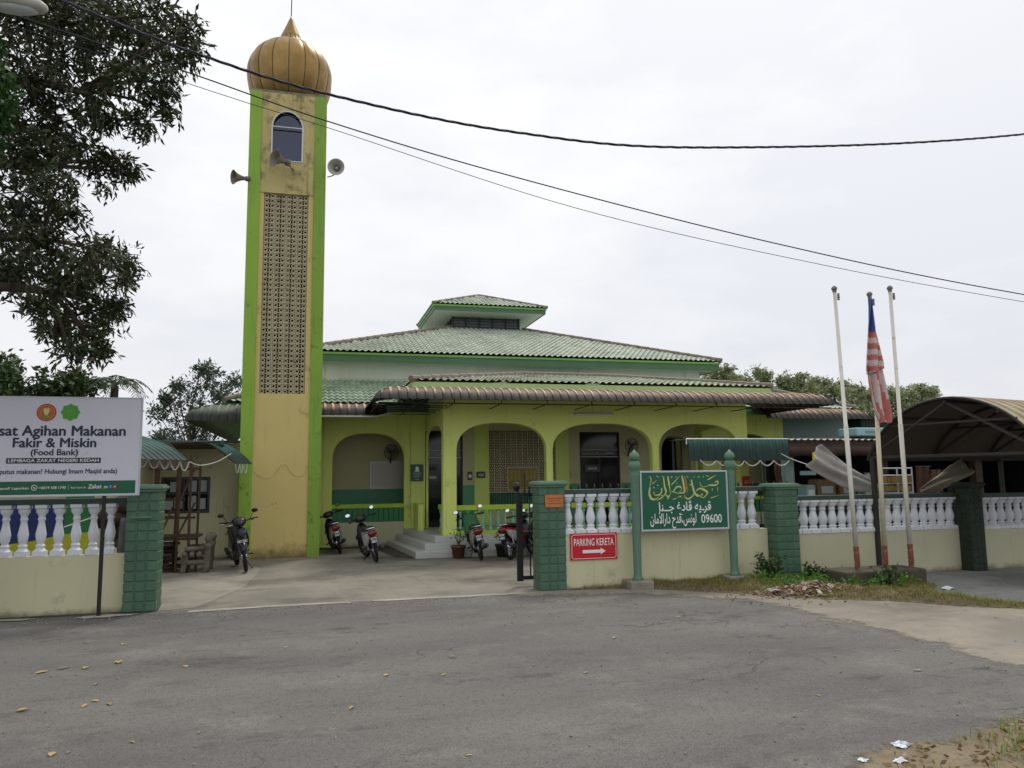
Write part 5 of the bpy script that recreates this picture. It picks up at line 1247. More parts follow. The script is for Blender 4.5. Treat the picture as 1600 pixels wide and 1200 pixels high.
# ------------------------------------------------------------------ motorbikes
def loft(mb, secs, n=14, mi=0, p=2.4):
    vs = []
    for (cx, cy, cz, rx, rz) in secs:
        for j in range(n):
            a = 2*pi*j/n; c, s = cos(a), sin(a)
            vs.append((cx+rx*abs(c)**(2/p)*(1 if c > 0 else -1), cy, cz+rz*abs(s)**(2/p)*(1 if s > 0 else -1)))
    k = len(secs)
    fs = [(i*n+j, i*n+(j+1) % n, (i+1)*n+(j+1) % n, (i+1)*n+j) for i in range(k-1) for j in range(n)]
    fs += [tuple(range(n))[::-1], tuple(range((k-1)*n, k*n))]
    mb.add(vs, fs, mi)
def motorbike(loc, heading, lean, steer, label, body, side, shell='plastic_black', tail='lens_red', cloth=False, plate=('KDN', '4917'), plate_front=None):
    t = thing('motorbike', (0, 0, 0), label, 'motorbike', 'motorbikes parked in the mosque yard')
    RX = Matrix.Rotation(pi/2, 4, 'Y')
    ax0, ax1 = Vector((0, .40, .90)), Vector((0, .62, .28)); axd = (ax0-ax1).normalized()
    TS = Matrix.Translation(ax0) @ Matrix.Rotation(steer, 4, axd) @ Matrix.Translation(-ax0)
    def B(mb, name, m, parent=t, st=False, **kw):
        if st: mb.v = [tuple(TS @ Vector(p)) for p in mb.v]
        return mb.build(name, m, parent, **kw)
    def wheel(c, st):
        T = Matrix.Translation(c) @ RX; mb = MB(); q = []
        for i in range(13):
            a = 2*pi*i/12; q.append((.252+.04*cos(a), .036*sin(a)))
        mb.lathe(q, n=30, T=T, caps=False); w = B(mb, 'wheel', 'rubber', st=st, smooth=True)
        mb = MB(); mb.lathe([(.222, -.022), (.232, -.018), (.232, .018), (.222, .022)], n=30, T=T, caps=False); mb.lathe([(.05, -.05), (.06, -.02), (.06, .02), (.05, .05)], n=14, T=T)
        for i in range(12): a = 2*pi*i/12; mb.tube([T @ Vector((.05*cos(a), .05*sin(a), .015*(-1)**i)), T @ Vector((.225*cos(a+.15), .225*sin(a+.15), 0))], .005, 4)
        mb.tube([Vector(c)+Vector((-.09, 0, 0)), Vector(c)+Vector((.09, 0, 0))], .012, 6)
        B(mb, 'rim', 'chrome', w, st=st)
    wheel((0, -.60, .29), False); wheel((0, .64, .29), True)
    mb = MB(); loft(mb, [(0, -.86, .69, .045, .035), (0, -.80, .69, .075, .06), (0, -.62, .67, .09, .09), (0, -.35, .60, .10, .12), (0, -.05, .50, .10, .13), (0, .2, .44, .085, .10), (0, .36, .56, .07, .12)]); B(mb, 'body', body, smooth=True)
    for s in (-1, 1):
        mb = MB(); loft(mb, [(s*.075, -.80, .64, .025, .045), (s*.09, -.60, .56, .03, .11), (s*.10, -.35, .50, .032, .13), (s*.095, -.12, .44, .028, .10), (s*.08, .05, .42, .02, .05)], 10); B(mb, 'side_cover', side, smooth=True)
    mb = MB(); loft(mb, [(0, -.74, .775, .08, .02), (0, -.66, .79, .115, .035), (0, -.40, .775, .12, .045), (0, -.15, .74, .115, .045), (0, .10, .69, .075, .035), (0, .17, .67, .04, .02)]); B(mb, 'seat', 'seat_black', smooth=True)
    mb = MB(); mb.tube(smooth_pts([(-.10, -.55, .76), (-.115, -.72, .79), (-.09, -.86, .80), (0, -.89, .80), (.09, -.86, .80), (.115, -.72, .79), (.10, -.55, .76)], 4), .012, 7); B(mb, 'grab_rail', 'chrome')
    mb = MB(); loft(mb, [(0, -.925, .68, .075, .035), (0, -.905, .68, .10, .058), (0, -.83, .69, .10, .062)]); B(mb, 'tail_light', tail, smooth=True)
    for s in (-1, 1): mb = MB(); mb.ell((s*.115, -.86, .66), (.03, .035, .022), 10, 6); B(mb, 'indicator', 'orange', smooth=True)
    mb = MB(); q = []
    for i in range(9):
        a = rad(20+i*13); q.append((-.60-.33*cos(a)*1.0, .29+.33*sin(a)))
    vs = []
    for y, z in q: vs += [(-.055, y, z-.012), (0, y, z+.01), (.055, y, z-.012)]
    mb.add(vs, [(i*3+j, i*3+j+1, i*3+j+4, i*3+j+3) for i in range(8) for j in (0, 1)]); B(mb, 'rear_fender', 'plastic_black', solid=.006)
    mb = MB(); T = Matrix.Translation((0, -.93, .54)) @ Matrix.Rotation(rad(-14), 4, 'X'); mb.box(-.085, .085, -.005, .005, -.075, .075, 0, T); B(mb, 'number_plate', 'plastic_black')
    for k, (s, zz) in enumerate(((plate[0], .012), (plate[1], -.058))):
        o = text_mesh(s, 0, -.0065, zz, 'ink_white', 'plate_lettering', t, width=.12, height=.07, bold=.012)
        for v in o.data.vertices: v.co = T @ v.co
    mb = MB(); mb.box(-.02, .02, -.92, -.84, .58, .64); B(mb, 'plate_bracket', 'plastic_black')
    mb = MB(); loft(mb, [(0, .30, .45, .05, .10), (0, .36, .52, .125, .20), (0, .42, .60, .145, .22), (0, .46, .66, .11, .20), (0, .49, .70, .06, .12)], 16); B(mb, 'leg_shield', shell, smooth=True)
    if plate_front:
        mb = MB(); loft(mb, [(-.06, .47, .76, .05, .03), (-.05, .50, .74, .025, .02)], 10); B(mb, 'badge', 'icon_blue', smooth=True)
    mb = MB(); loft(mb, [(0, .26, .94, .10, .05), (0, .34, .97, .135, .075), (0, .44, .95, .12, .085), (0, .52, .92, .08, .06)], 14); B(mb, 'handlebar_cowl', 'plastic_black', st=True, smooth=True)
    mb = MB(); loft(mb, [(0, .50, .93, .075, .055), (0, .545, .915, .055, .04)], 14); B(mb, 'headlight', 'door_glass' if plate_front else 'lens_clear', st=True, smooth=True)
    mb = MB(); mb.tube(smooth_pts([(-.34, .22, .965), (-.22, .30, .965), (-.1, .35, .955), (.1, .35, .955), (.22, .30, .965), (.34, .22, .965)], 4), .013, 8); B(mb, 'handlebar', 'plastic_black', st=True)
    for s in (-1, 1):
        mb = MB(); mb.tube([(s*.22, .30, .965), (s*.35, .215, .965)], .02, 8); B(mb, 'grip', 'rubber', st=True)
        mb = MB(); mb.tube([(s*.25, .36, .95), (s*.36, .29, .955)], .007, 5); B(mb, 'brake_lever', 'chrome', st=True)
        mb = MB(); mb.tube([(s*.20, .32, .97), (s*.25, .34, 1.06), (s*.30, .31, 1.11)], .007, 5)
        T = Matrix.Translation((s*.31, .30, 1.13)) @ Matrix.Rotation(s*.2, 4, 'Z') @ Matrix.Rotation(rad(-12), 4, 'X'); mb.ell((0, .012, 0), (.062, .022, .042), 14, 8, 0, T)
        mr = B(mb, 'mirror', 'plastic_black', st=True, smooth=True)
        mb = MB(); mb.add([T @ Vector((.055*cos(2*pi*i/14), -.012, .036*sin(2*pi*i/14))) for i in range(14)], [tuple(range(14))]); B(mb, 'mirror_glass', 'mirror', mr, st=True)
        mb = MB(); mb.tube([(s*.065, .42, .80), (s*.065, .50, .56), (s*.06, .64, .29)], [.022, .024, .02], 8); B(mb, 'fork', 'engine', st=True)
    mb = MB(); vs = []
    for i in range(9):
        a = rad(10+i*18); y, z = .64-.325*cos(a), .29+.325*sin(a); vs += [(-.055, y, z-.02), (-.03, y, z+.012), (.03, y, z+.012), (.055, y, z-.02)]
    mb.add(vs, [(i*4+j, i*4+j+1, i*4+j+5, i*4+j+4) for i in range(8) for j in range(3)]); B(mb, 'front_fender', shell, st=True, smooth=True, solid=.005)
    mb = MB(); loft(mb, [(0, -.22, .30, .08, .07), (0, -.12, .29, .12, .10), (0, .08, .30, .12, .09), (0, .26, .34, .07, .07)], 12); mb.box(-.16, .16, -.06, .04, .19, .22); mb.tube([(-.06, -.3, .31), (-.07, -.60, .29)], .03, 8); mb.tube([(.06, -.3, .31), (.07, -.60, .29)], .025, 8); B(mb, 'engine', 'engine', smooth=True)
    mb = MB(); mb.tube(smooth_pts([(.06, .18, .26), (.10, .05, .2), (.12, -.2, .2), (.14, -.40, .25), (.15, -.60, .29), (.15, -.86, .34)], 4), [.018]*8+[.02]*4+[.035]*3+[.045]*6, 10); B(mb, 'exhaust', 'engine', smooth=True)
    for s in (-1, 1):
        mb = MB(); mb.box(min(s*.25, s*.15), max(s*.25, s*.15), -.08, -.04, .245, .27); B(mb, 'footpeg', 'rubber')
        mb = MB(); mb.tube([(s*.22, -.29, .31), (s*.14, -.29, .31)], .014, 6); B(mb, 'pillion_peg', 'rubber')
    mb = MB(); mb.tube([(-.08, -.02, .2), (-.19, .06, -.005)], .011, 6); mb.box(-.22, -.17, .03, .09, -.012, .0); B(mb, 'side_stand', 'engine')
    for s in (-1, 1): mb = MB(); mb.tube([(s*.105, -.62, .60), (s*.12, -.60, .31)], .018, 8); B(mb, 'shock_absorber', 'chrome')
    if plate_front:
        T = Matrix.Translation((0, .90, .62)) @ Matrix.Rotation(rad(12), 4, 'X')
        mb = MB(); mb.box(-.095, .095, -.003, .003, -.035, .035, 0, T); mb.box(-.02, .02, -.2, -.003, -.03, 0, 0, T); B(mb, 'number_plate', 'plastic_black', st=True)
        o = text_mesh(plate_front, 0, -.005, -.022, 'ink_white', 'plate_lettering', t, width=.17, height=.062, bold=.014)
        T2 = TS @ T @ Matrix.Rotation(pi, 4, 'Z')
        for v in o.data.vertices: v.co = T2 @ v.co
    if cloth:
        mb = MB(); rr = random.Random(2)
        def P(i, j):
            u, v = i/10-.5, j/12; y = .30-.62*v; hang = abs(u)*2
            return (u*.34*(1+.2*v), y, 1.06-.34*v-.10*hang**2+.012*sin(i*2.1+j*1.3))
        mb.grid(P, 10, 12); B(mb, 'rain_cover', 'cloth_green', smooth=True, fix=False, solid=.006)
    t.rotation_mode = 'XYZ'
    t.rotation_euler = (0, -lean, heading); t.location = (loc[0], loc[1], .012); t.scale = (.91, .91, .91)
    return t
motorbike((.66, 18.95), rad(5), rad(13), rad(14), 'grey motorbike nearest the minaret, rear to the viewer', 'bike_grey', 'bike_white', plate=('KBR', '3471'))
motorbike((1.30, 16.85), rad(6), rad(13), rad(14), 'white-sided motorbike with red tail lamp, midway between minaret and steps', 'bike_grey', 'bike_white', plate=('KCN', '8852'))
motorbike((3.50, 16.42), rad(-4), rad(10), rad(10), 'grey motorbike with a green rain cover over its seat, beside the porch front', 'bike_grey', 'bike_grey', cloth=True, plate=('KEY', '9971'))
motorbike((4.42, 16.25), rad(-38), rad(8), rad(8), 'motorbike with a dark red tail, half hidden behind the gate end', 'bike_red', 'bike_grey', plate=('KDV', '4805'))
motorbike((4.95, 16.45), rad(-8), rad(7), rad(20), 'black motorbike farthest right in the yard, behind the gate pillar', 'bike_dark', 'bike_dark', plate=('KFB', '1260'))
motorbike((-1.26, 16.15), rad(180+12), rad(-7), rad(-6), 'black motorbike facing the road at the foot of the minaret', 'bike_dark', 'bike_dark', plate_front='KEX 2083', shell='bike_dark').scale = (1.0, 1.0, .97)

def potted(loc, m, label, hh, rr0, lush):
    t = thing('potted_plant', loc, label, 'potted plant', 'potted plants by the porch steps')
    x, y, _ = loc; mb = MB()
    mb.lathe([(.12, 0), (.13, .01), (.175, .25), (.195, .26), (.195, .31), (.175, .315), (.165, .28)], c=loc, n=20); mb.build('pot', m, t, smooth=True)
    mb = MB(); mb.lathe([(.001, .275), (.166, .275)], c=loc, n=16, caps=False); mb.build('soil', 'concrete_dark', t, fix=False)
    r = random.Random(int(x*100)); mb = MB(); tips = []
    mb.tube([(x, y, .27), (x+.01, y, .36)], [.022, .018], 7)
    for i in range(6):
        a = r.uniform(0, 6.28); q = Vector((x+rr0*cos(a)*r.uniform(.5, 1), y+rr0*sin(a)*r.uniform(.5, 1), .45+hh*r.uniform(.3, 1))); tips.append(q)
        mb.tube([(x, y, .34), ((x+q.x)/2, (y+q.y)/2, (.36+q.z)/2-.02), q], [.014, .009, .005], 5)
    mb.build('stem', 'bark', t)
    t.scale = (.86, .86, .86); mb = MB()
    for q in tips:
        for i in range(lush): leaf(mb, q+Vector((r.gauss(0, .05), r.gauss(0, .05), r.gauss(0, .04))), r, .07, .035)
    mb.build('leaves', 'leafC', t, fix=False)
def leaf(mb, c, r, L, W, droop=0.0, d=None):
    if d is None:
        d = Vector((r.gauss(0, 1), r.gauss(0, 1), r.gauss(0, .7)-droop))
    d = d.normalized()*L
    s = d.cross(Vector((r.gauss(0, 1), r.gauss(0, 1), r.gauss(0, 1)+.4))); s = s.normalized()*W*.5 if s.length > 1e-6 else Vector((W/2, 0, 0))
    mb.add([c, c+d*.45+s, c+d, c+d*.45-s], [(0, 1, 2, 3)])
potted((3.12, 16.62, 0), 'pot_brown', 'small leafy shrub in a brown clay pot in front of the porch steps', .22, .2, 9)
potted((4.08, 16.56, 0), 'pot_dark', 'bushy plant in a dark pot beside the red-tailed motorbike', .25, .17, 26)

# ------------------------------------------------------------------ flagpoles
mb = MB(); mb.box(7.78, 9.22, 10.12, 10.72, -.03, .25)
single(mb, 'flag_plinth', 'concrete_dark', 'low mossy concrete plinth under the three flagpoles', 'plinth', bevel=.03)
def flagpole(b, top, m, label):
    t = thing('flagpole', (b[0], b[1], .25), label, 'flagpole', 'flagpoles on the concrete plinth')
    b, top = Vector(b), Vector(top); k = lambda s: b.lerp(top, s)
    mb = MB(); mb.tube([k(.075), k(.5), k(.5), k(.985)], [.036, .035, .03, .028], 14); mb.build('pole', m, t, smooth=True)
    mb = MB(); mb.tube([b, k(.078)], [.042, .041], 14); mb.build('sleeve', 'rust', t)
    mb = MB(); mb.tube([k(.983), k(.993)], [.032, .034], 14); mb.tube([k(.993), k(.999), k(1.006)], [.046, .046, .02], 14); mb.build('cap', 'horn_dark', t)
    mb = MB(); p = k(.965); mb.tube([p, p+Vector((.09, 0, 0))], .006, 5); mb.tube([p+Vector((.05, -.02, .06)), p+Vector((.05, -.02, -.05))], .018, 8); mb.build('pulley', 'horn_dark', t)
    return t
flagpole((8.20, 10.40, .25), (8.09, 10.40, 4.68), 'pole_white', 'white flagpole at the left end of the plinth, without a flag')
flagpole((8.71, 10.40, .25), (8.75, 10.40, 4.62), 'pole_rusty', 'rust-streaked middle flagpole carrying a limp striped flag')
flagpole((9.19, 10.40, .25), (9.15, 10.40, 4.74), 'pole_white', 'white flagpole at the right end of the plinth, without a flag')
def flag():
    mb = MB(); y0 = 10.25
    # upper fold: blue canton then level stripes; lower fold: the striped fly hanging from it with steep stripes
    nu, nv = 16, 90
    def prof(z, tab):
        for (z0, a0, b0), (z1, a1, b1) in zip(tab[:-1], tab[1:]):
            if z1 <= z <= z0: s = (z0-z)/(z0-z1); return a0+(a1-a0)*s, b0+(b1-b0)*s
        return tab[-1][1], tab[-1][2]
    U = [(4.50, 8.59, 8.67), (4.30, 8.56, 8.69), (3.95, 8.51, 8.73), (3.75, 8.48, 8.77), (3.45, 8.44, 8.81), (3.36, 8.44, 8.80)]
    L = [(3.46, 8.46, 8.80), (3.2, 8.46, 8.83), (2.95, 8.48, 8.87), (2.72, 8.52, 8.91), (2.60, 8.60, 8.89)]
    for tab, dy, upper in ((U, 0, True), (L, .015, False)):
        zt, zb = tab[0][0], tab[-1][0]
        def P(i, j):
            z = zt-(zt-zb)*j/nv; a, b = prof(z, tab); u = i/nu; md = (a+b)/2; a, b = md+(a-md)*.78, md+(b-md)*.78
            zz = z-(.10*(1-u) if upper else .10*abs(sin(u*5)))*(j/nv)
            return (a+(b-a)*u, y0+dy-.05*sin(u*11+1.5+.9*j/nv)-.03*sin(u*5+z*3), zz)
        vs = [P(i, j) for j in range(nv+1) for i in range(nu+1)]; o = len(mb.v); mb.v += vs
        for j in range(nv):
            for i in range(nu):
                u = (i+.5)/nu; z = zt-(zt-zb)*(j+.5)/nv
                if upper:
                    s = z+.10*(u-.5)
                    m = 0 if s > 3.96 else (1 if int((3.96-s)/.085) % 2 == 0 else 2)
                else:
                    m = 1 if int(abs(u-.36)*3.4+(z-2.6)*(1.9 if u > .36 else -.6)+8.3) % 2 == 0 else 2
                q = o+j*(nu+1)+i; mb.f.append([q, q+1, q+nu+2, q+nu+1]); mb.m.append(m); mb.uv.append([(0, 0)]*4)
    single(mb, 'flag', ['flag_blue', 'flag_red', 'flag_white'], 'limp flag with blue canton and faded red and white stripes on the middle pole', 'flag', smooth=True, fix=False, solid=.004)
flag()

# ------------------------------------------------------------------ arched shed over the parking apron
def arched_shed():
    t = thing('arched_shed', (0, 0, 0), 'open shed with a barrel-vaulted sheet roof over the concrete apron at the right', 'shed')
    yc, hs, ze, R = -1.30, 1.42, 1.98, 1.555; zc = ze-sqrt(R*R-hs*hs); h = R+zc-ze; am = math.asin(hs/R); x0, x1 = 0.0, 7.0
    def surf(r, name, m, xa, rib):
        per = .3; us = []; x = xa
        while x < x1: us += [(x, 0), (x+.66*per, 0), (x+.72*per, 1), (x+.92*per, 1)]; x += per
        mb = MB(); nv = 36
        def P(i, j):
            X, k = us[i]; a = -am+2*am*j/nv; rr = r+(rib if k else 0); return (X, yc+rr*sin(a), zc+rr*cos(a))
        def UVf(i, j): return ((us[i][0]-xa)/per, .45)
        mb.grid(P, len(us)-1, nv, 0, UVf); return mb.build(name, m, t, fix=False)
    surf(R, 'roof', 'barrel', x0, .018); surf(R-.035, 'lining', 'lining_brown', x0+.04, 0)  # second, inner sheet is added to darken the roof's underside
    def arch(r, x, n=26): return [(x, yc+r*sin(-am+2*am*i/n), zc+r*cos(-am+2*am*i/n)) for i in range(n+1)]
    mb = MB(); mb.tube(arch(R-.01, x0), .022, 6)
    for x in (1.8, 3.6, 5.4): mb.tube(arch(R-.06, x), .025, 6)
    mb.build('arch_rib', 'truss_dark', t)
    for x in (x0+.04, 1.8, 3.6, 5.4):
        mb = MB()
        mb.tube([(x, yc-hs, ze), (x, yc+hs, ze)], .03, 6); mb.tube([(x, yc-1.05, ze+.52), (x, yc+1.05, ze+.52)], .022, 6)
        mb.tube([(x, yc-hs, ze), (x, yc, ze+h-.08)], .025, 6); mb.tube([(x, yc+hs, ze), (x, yc, ze+h-.08)], .025, 6); mb.build('truss', 'truss_dark', t)
    mb = MB()
    for y in (yc-hs, yc+hs, yc-.8, yc+.8, yc): mb.tube([(x0, y, zc+(R-.07)*cos(math.asin((y-yc)/R))), (x1, y, zc+(R-.07)*cos(math.asin((y-yc)/R)))], .025, 6)
    mb.build('purlin', 'truss_dark', t)
    for x in (x0+.04, 4.0, 6.9):
        for y in (yc-hs+.02, yc+hs-.06): mb = MB(); mb.box(x-.035, x+.035, y-.035, y+.035, -.02, ze+.02); mb.build('post', 'truss_dark', t, bevel=.004)
    t.rotation_euler = (0, 0, rad(15)); t.location = (9.4, 11.33, 0)
arched_shed()

# ------------------------------------------------------------------ canteen behind the right wall
def canteen():
    t = thing('canteen', (13.0, 15.5, 0), 'dark open-fronted canteen with teal posts and a rolled brown blind behind the right wall', 'building')
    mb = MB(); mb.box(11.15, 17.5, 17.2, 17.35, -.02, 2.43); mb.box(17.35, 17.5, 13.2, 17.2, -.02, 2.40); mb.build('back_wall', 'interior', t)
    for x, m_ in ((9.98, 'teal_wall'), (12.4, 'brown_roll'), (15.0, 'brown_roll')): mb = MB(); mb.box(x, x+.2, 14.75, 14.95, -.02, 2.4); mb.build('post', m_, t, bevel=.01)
    mb = MB()
    n = 150
    def P(i, j): x = 9.75+7.9*i/n; return (x, 14.35+2.9*j, 2.435+.02*j+.022*sin(2*pi*x/.16))
    mb.grid(P, n, 1); mb.build('roof', 'horn', t, fix=False, solid=.006)
    mb = MB(); T = Matrix.Translation((9.8, 14.5, 2.21)) @ Matrix.Rotation(pi/2, 4, 'Y'); rr = random.Random(8)
    mb.lathe([(.13*rr.uniform(.85, 1.1), .2*i) for i in range(40)], n=12, T=T); mb.build('rolled_blind', 'brown_roll', t, smooth=True)
    mb = MB(); mb.box(9.75, 17.6, 14.42, 14.46, 2.24, 2.405); mb.build('fascia', 'brown_roll', t)
    mb = MB(); mb.box(10.3, 17.0, 15.4, 15.9, -.02, 1.12); mb.build('counter', 'green_sheet_dark', t)
    mb = MB(); mb.box(10.45, 10.85, 14.93, 14.95, 1.68, 1.77); mb.build('name_strip', 'pale_box', t)
canteen()
small_box('cardboard_box', 11.25, 11.75, 15.45, 15.85, 1.12, 1.58, 'carton', 'brown cardboard box on the canteen counter, left one', 'box', 'paper')
small_box('cardboard_box', 11.85, 12.30, 15.45, 15.85, 1.12, 1.55, 'carton', 'brown cardboard box on the canteen counter, right one', 'box', 'paper')
small_box('ice_box', 10.95, 11.2, 15.45, 15.8, 1.12, 1.46, 'pale_box', 'pale blue ice box on the canteen counter', 'box', 'ink_white')
def hanging_sign():
    t = thing('hanging_sign', (10.45, 14.4, 2.0), 'small yellow sign hanging under the canteen eave', 'sign')
    mb = MB(); mb.box(10.26, 10.38, 14.2, 14.215, 1.92, 2.16); mb.build('board', 'yellow_sign', t)
    mb = MB(); mb.tube([(10.3, 14.207, 2.16), (10.3, 14.3, 2.42)], .005, 5); mb.tube([(10.34, 14.207, 2.16), (10.34, 14.3, 2.42)], .005, 5); mb.build('hook', 'black', t)
hanging_sign()
def hanging_strip():
    t = thing('cloth_strip', (9.75, 14.7, 1.5), 'narrow rusty red cloth strip hanging beside the teal canteen post', 'cloth')
    mb = MB()
    def P(i, j): return (9.66+.16*i/6+.01*sin(j), 14.7+.02*sin(i*2+j*.7), 2.05-.62*j/10)
    mb.grid(P, 6, 10); mb.build('cloth', 'cloth_rust', t, fix=False, solid=.004)
    mb = MB(); mb.tube([(9.62, 14.7, 2.06), (9.98, 14.8, 2.06)], .01, 6); mb.build('rod', 'black', t)
hanging_strip()
def sign_awning():
    t = thing('awning', (8.1, 14.1, 0), 'dark green sheet awning with white rope fringe behind the green mosque sign', 'awning')
    awning('sheet', (7.03, 14.36, 0), (1, 0, 0), (0, -1, 0), 2.19, [(0, 2.41), (.5, 2.405), (.79, 2.40), (.85, 2.35), (.868, 2.2), (.875, 1.98)], 0, 0, 'awn_dark', t, .15, .014)
    mb = MB(); mb.tube([(7.0, 13.53, 2.405), (9.24, 13.53, 2.405)], .014, 6); mb.tube([(7.0, 13.53, 2.405), (6.98, 13.49, 2.3)], .012, 6); mb.build('edge_pipe', 'alu', t)
    for x in (7.1, 9.15): mb = MB(); mb.tube([(x, 14.3, 0), (x, 14.3, 2.42)], .025, 8); mb.build('post', 'green_sheet_dark', t)
    rope_loops(t, [(7.25, 13.48, 2.0), (7.6, 13.48, 1.99), (7.95, 13.48, 1.98), (8.2, 13.48, 1.98), (8.55, 13.48, 1.98), (8.85, 13.48, 1.98), (9.2, 13.48, 1.98)], .10, r=.012)
sign_awning()
def tarp(name, A, B, C, m, label, nf, bulge):
    A, B, C = Vector(A), Vector(B), Vector(C); mb = MB(); n, k = 22, 16
    def P(i, j):
        s, u = i/n, j/k; e = A.lerp(B, u); c0 = C+Vector((0, 0, .07*(.5-u)))
        p = e.lerp(c0, s); w = (1-s)
        p.y += .07*sin(u*nf+s*2.0)*(.3+.7*w)+.03*sin(u*nf*2.3+s*5); p.z += -bulge*sin(pi*s)*u + .012*sin(s*9+u*5)
        return p
    mb.grid(P, n, k)
    return single(mb, name, m, label, 'tarpaulin', 'furled tarpaulins behind the right wall', smooth=True, fix=False, solid=.008)
tarp('furled_tarpaulin', (8.86, 12.0, 2.24), (8.54, 12.0, 1.86), (9.98, 11.9, 1.42), 'tarp', 'grey furled tarpaulin slanting down to the right towards the shed post', 7, .16)
tarp('furled_tarpaulin', (11.94, 12.0, 1.97), (12.12, 12.0, 1.68), (10.92, 12.0, 1.38), 'tarp_tan', 'tan furled tarpaulin slanting down to the left under the arched shed', 6, .08)
mb = MB(); mb.tube(smooth_pts([(9.2, 14.3, 2.36), (8.95, 13.2, 2.05), (8.55, 12.0, 1.88)], 6), .007, 5)
single(mb, 'tarpaulin_rope', 'rope', 'thin white rope from the green awning to the grey furled tarpaulin', 'rope')
def stall():
    t = thing('display_rack', (11.4, 13.0, 0), 'white-framed display rack hung with yellow goods behind the right wall', 'rack')
    mb = MB()
    for x in (10.95, 11.30, 11.65): mb.tube([(x, 13.0, 0), (x, 13.0, 1.82)], .016, 6)
    for z in (1.32, 1.5, 1.66, 1.8): mb.tube([(10.95, 13.0, z), (11.65, 13.0, z)], .013, 6)
    mb.build('frame', 'alu', t)
    mb = MB(); r = random.Random(6)
    for i in range(16):
        x = 10.98+.64*(i % 8)/8; z = 1.52 if i < 8 else 1.35; mb.box(x, x+.065, 12.98+r.uniform(-.02, .02), 13.04, z, z+r.uniform(.09, .13))
    mb.build('packet', 'cloth_yellow', t)
    for k, (x, w, z0, z1, m, lab) in enumerate(((11.85, .34, 1.2, 1.82, 'cloth_rust', 'rust-brown cloth hanging right of the white display rack'), (12.2, .26, 1.3, 1.74, 'cloth_orange', 'dull orange-brown cloth hanging behind the tan tarpaulin'), (10.62, .28, 1.2, 1.7, 'tarp', 'grey sheet hanging left of the white display rack'), (10.45, .2, 1.1, 1.55, 'cloth_green', 'dark green cloth hanging near the arched shed post'), (12.6, .3, 1.25, 1.62, 'interior', 'near-black cloth hanging under the far right of the shed'))):
        c = thing('hanging_cloth', (x, 13.1, z0), lab, 'cloth', 'cloths hung behind the right wall'); q = MB()
        def P(i, j, x=x, w=w, z0=z0, z1=z1): return (x+w*i/10, 13.1+.025*sin(i*1.4+j*.3), z1-(z1-z0)*j/8+.02*sin(i*.9))
        q.grid(P, 10, 8); q.build('cloth', m, c, fix=False, solid=.004)
        q = MB(); q.tube([(x-.02, 13.1, z1+.01), (x+w+.02, 13.1, z1+.01)], .008, 5); q.build('hanger_rod', 'black', c)
stall()
def sheet_shed():
    t = thing('sheet_shed', (17.6, 21.5, 0), 'dark green corrugated shed behind the right wing of the mosque', 'shed')
    mb = MB(); n = 120
    def P(i, j): x = 16.2+3.4*i/n; return (x, 20.0+.02*sin(2*pi*x/.12), -.02+3.36*j)
    mb.grid(P, n, 1); mb.build('front_wall', 'green_sheet_dark', t, fix=False)
    mb = MB(); mb.box(16.2, 19.6, 20.06, 23, -.02, 3.3); mb.build('wall', 'green_sheet_dark', t)
    mb = MB(); mb.box(16.05, 19.8, 19.85, 23.2, 3.34, 3.40); mb.build('roof', 'green_sheet', t)
sheet_shed()
small_box('water_tank', 14.6, 16.0, 18.2, 19.0, 2.72, 2.95, 'pale_box', 'pale teal tank lid above the canteen roof', 'tank', 'teal_wall')

# ------------------------------------------------------------------ trees
def spray(mb, c, r, n, L, W, droop, spread, out=None):
    """leaves set around the end of a twig, pointing outwards and down"""
    d0 = Vector((r.gauss(0, 1), r.gauss(0, 1), r.gauss(0, .6)-droop)).normalized()
    if out is not None: d0 = (d0*.8+out*1.0+Vector((0, 0, -droop*.6))).normalized()
    for i in range(n):
        d = d0*0.7+Vector((r.gauss(0, .7), r.gauss(0, .7), r.gauss(0, .7)-droop*.6))
        p = c+d0*r.uniform(-spread, spread)+Vector((r.gauss(0, spread*.35), r.gauss(0, spread*.35), r.gauss(0, spread*.35)))
        k = r.uniform(.5, 1.3); leaf(mb, p, r, L*k, W*(.55+.45*k)*r.uniform(.85, 1.15), 0, d)
def clump(mb, c, rad_, ns, nl, r, L, W, droop, flat=.8):
    for i in range(ns):
        o = Vector((r.gauss(0, 1), r.gauss(0, 1), r.gauss(0, 1))).normalized(); v = o*rad_*r.uniform(.2, 1.08)**.6
        v.z *= flat; spray(mb, Vector(c)+v, r, nl, L, W, droop, L*.8, o)
def branch(mb, a, b, r0, r1, r, sag=.12, n=7):
    a, b = Vector(a), Vector(b); L = (b-a).length; m = a.lerp(b, .5)+Vector((r.uniform(-sag, sag)*L, r.uniform(-sag, sag)*L, sag*L*r.uniform(.2, 1)))
    pts = []
    for i in range(n+1):
        t = i/n; pts.append(a*(1-t)**2+m*2*t*(1-t)+b*t*t)
    mb.tube(pts, [r0+(r1-r0)*i/n for i in range(n+1)], 7)
    return pts
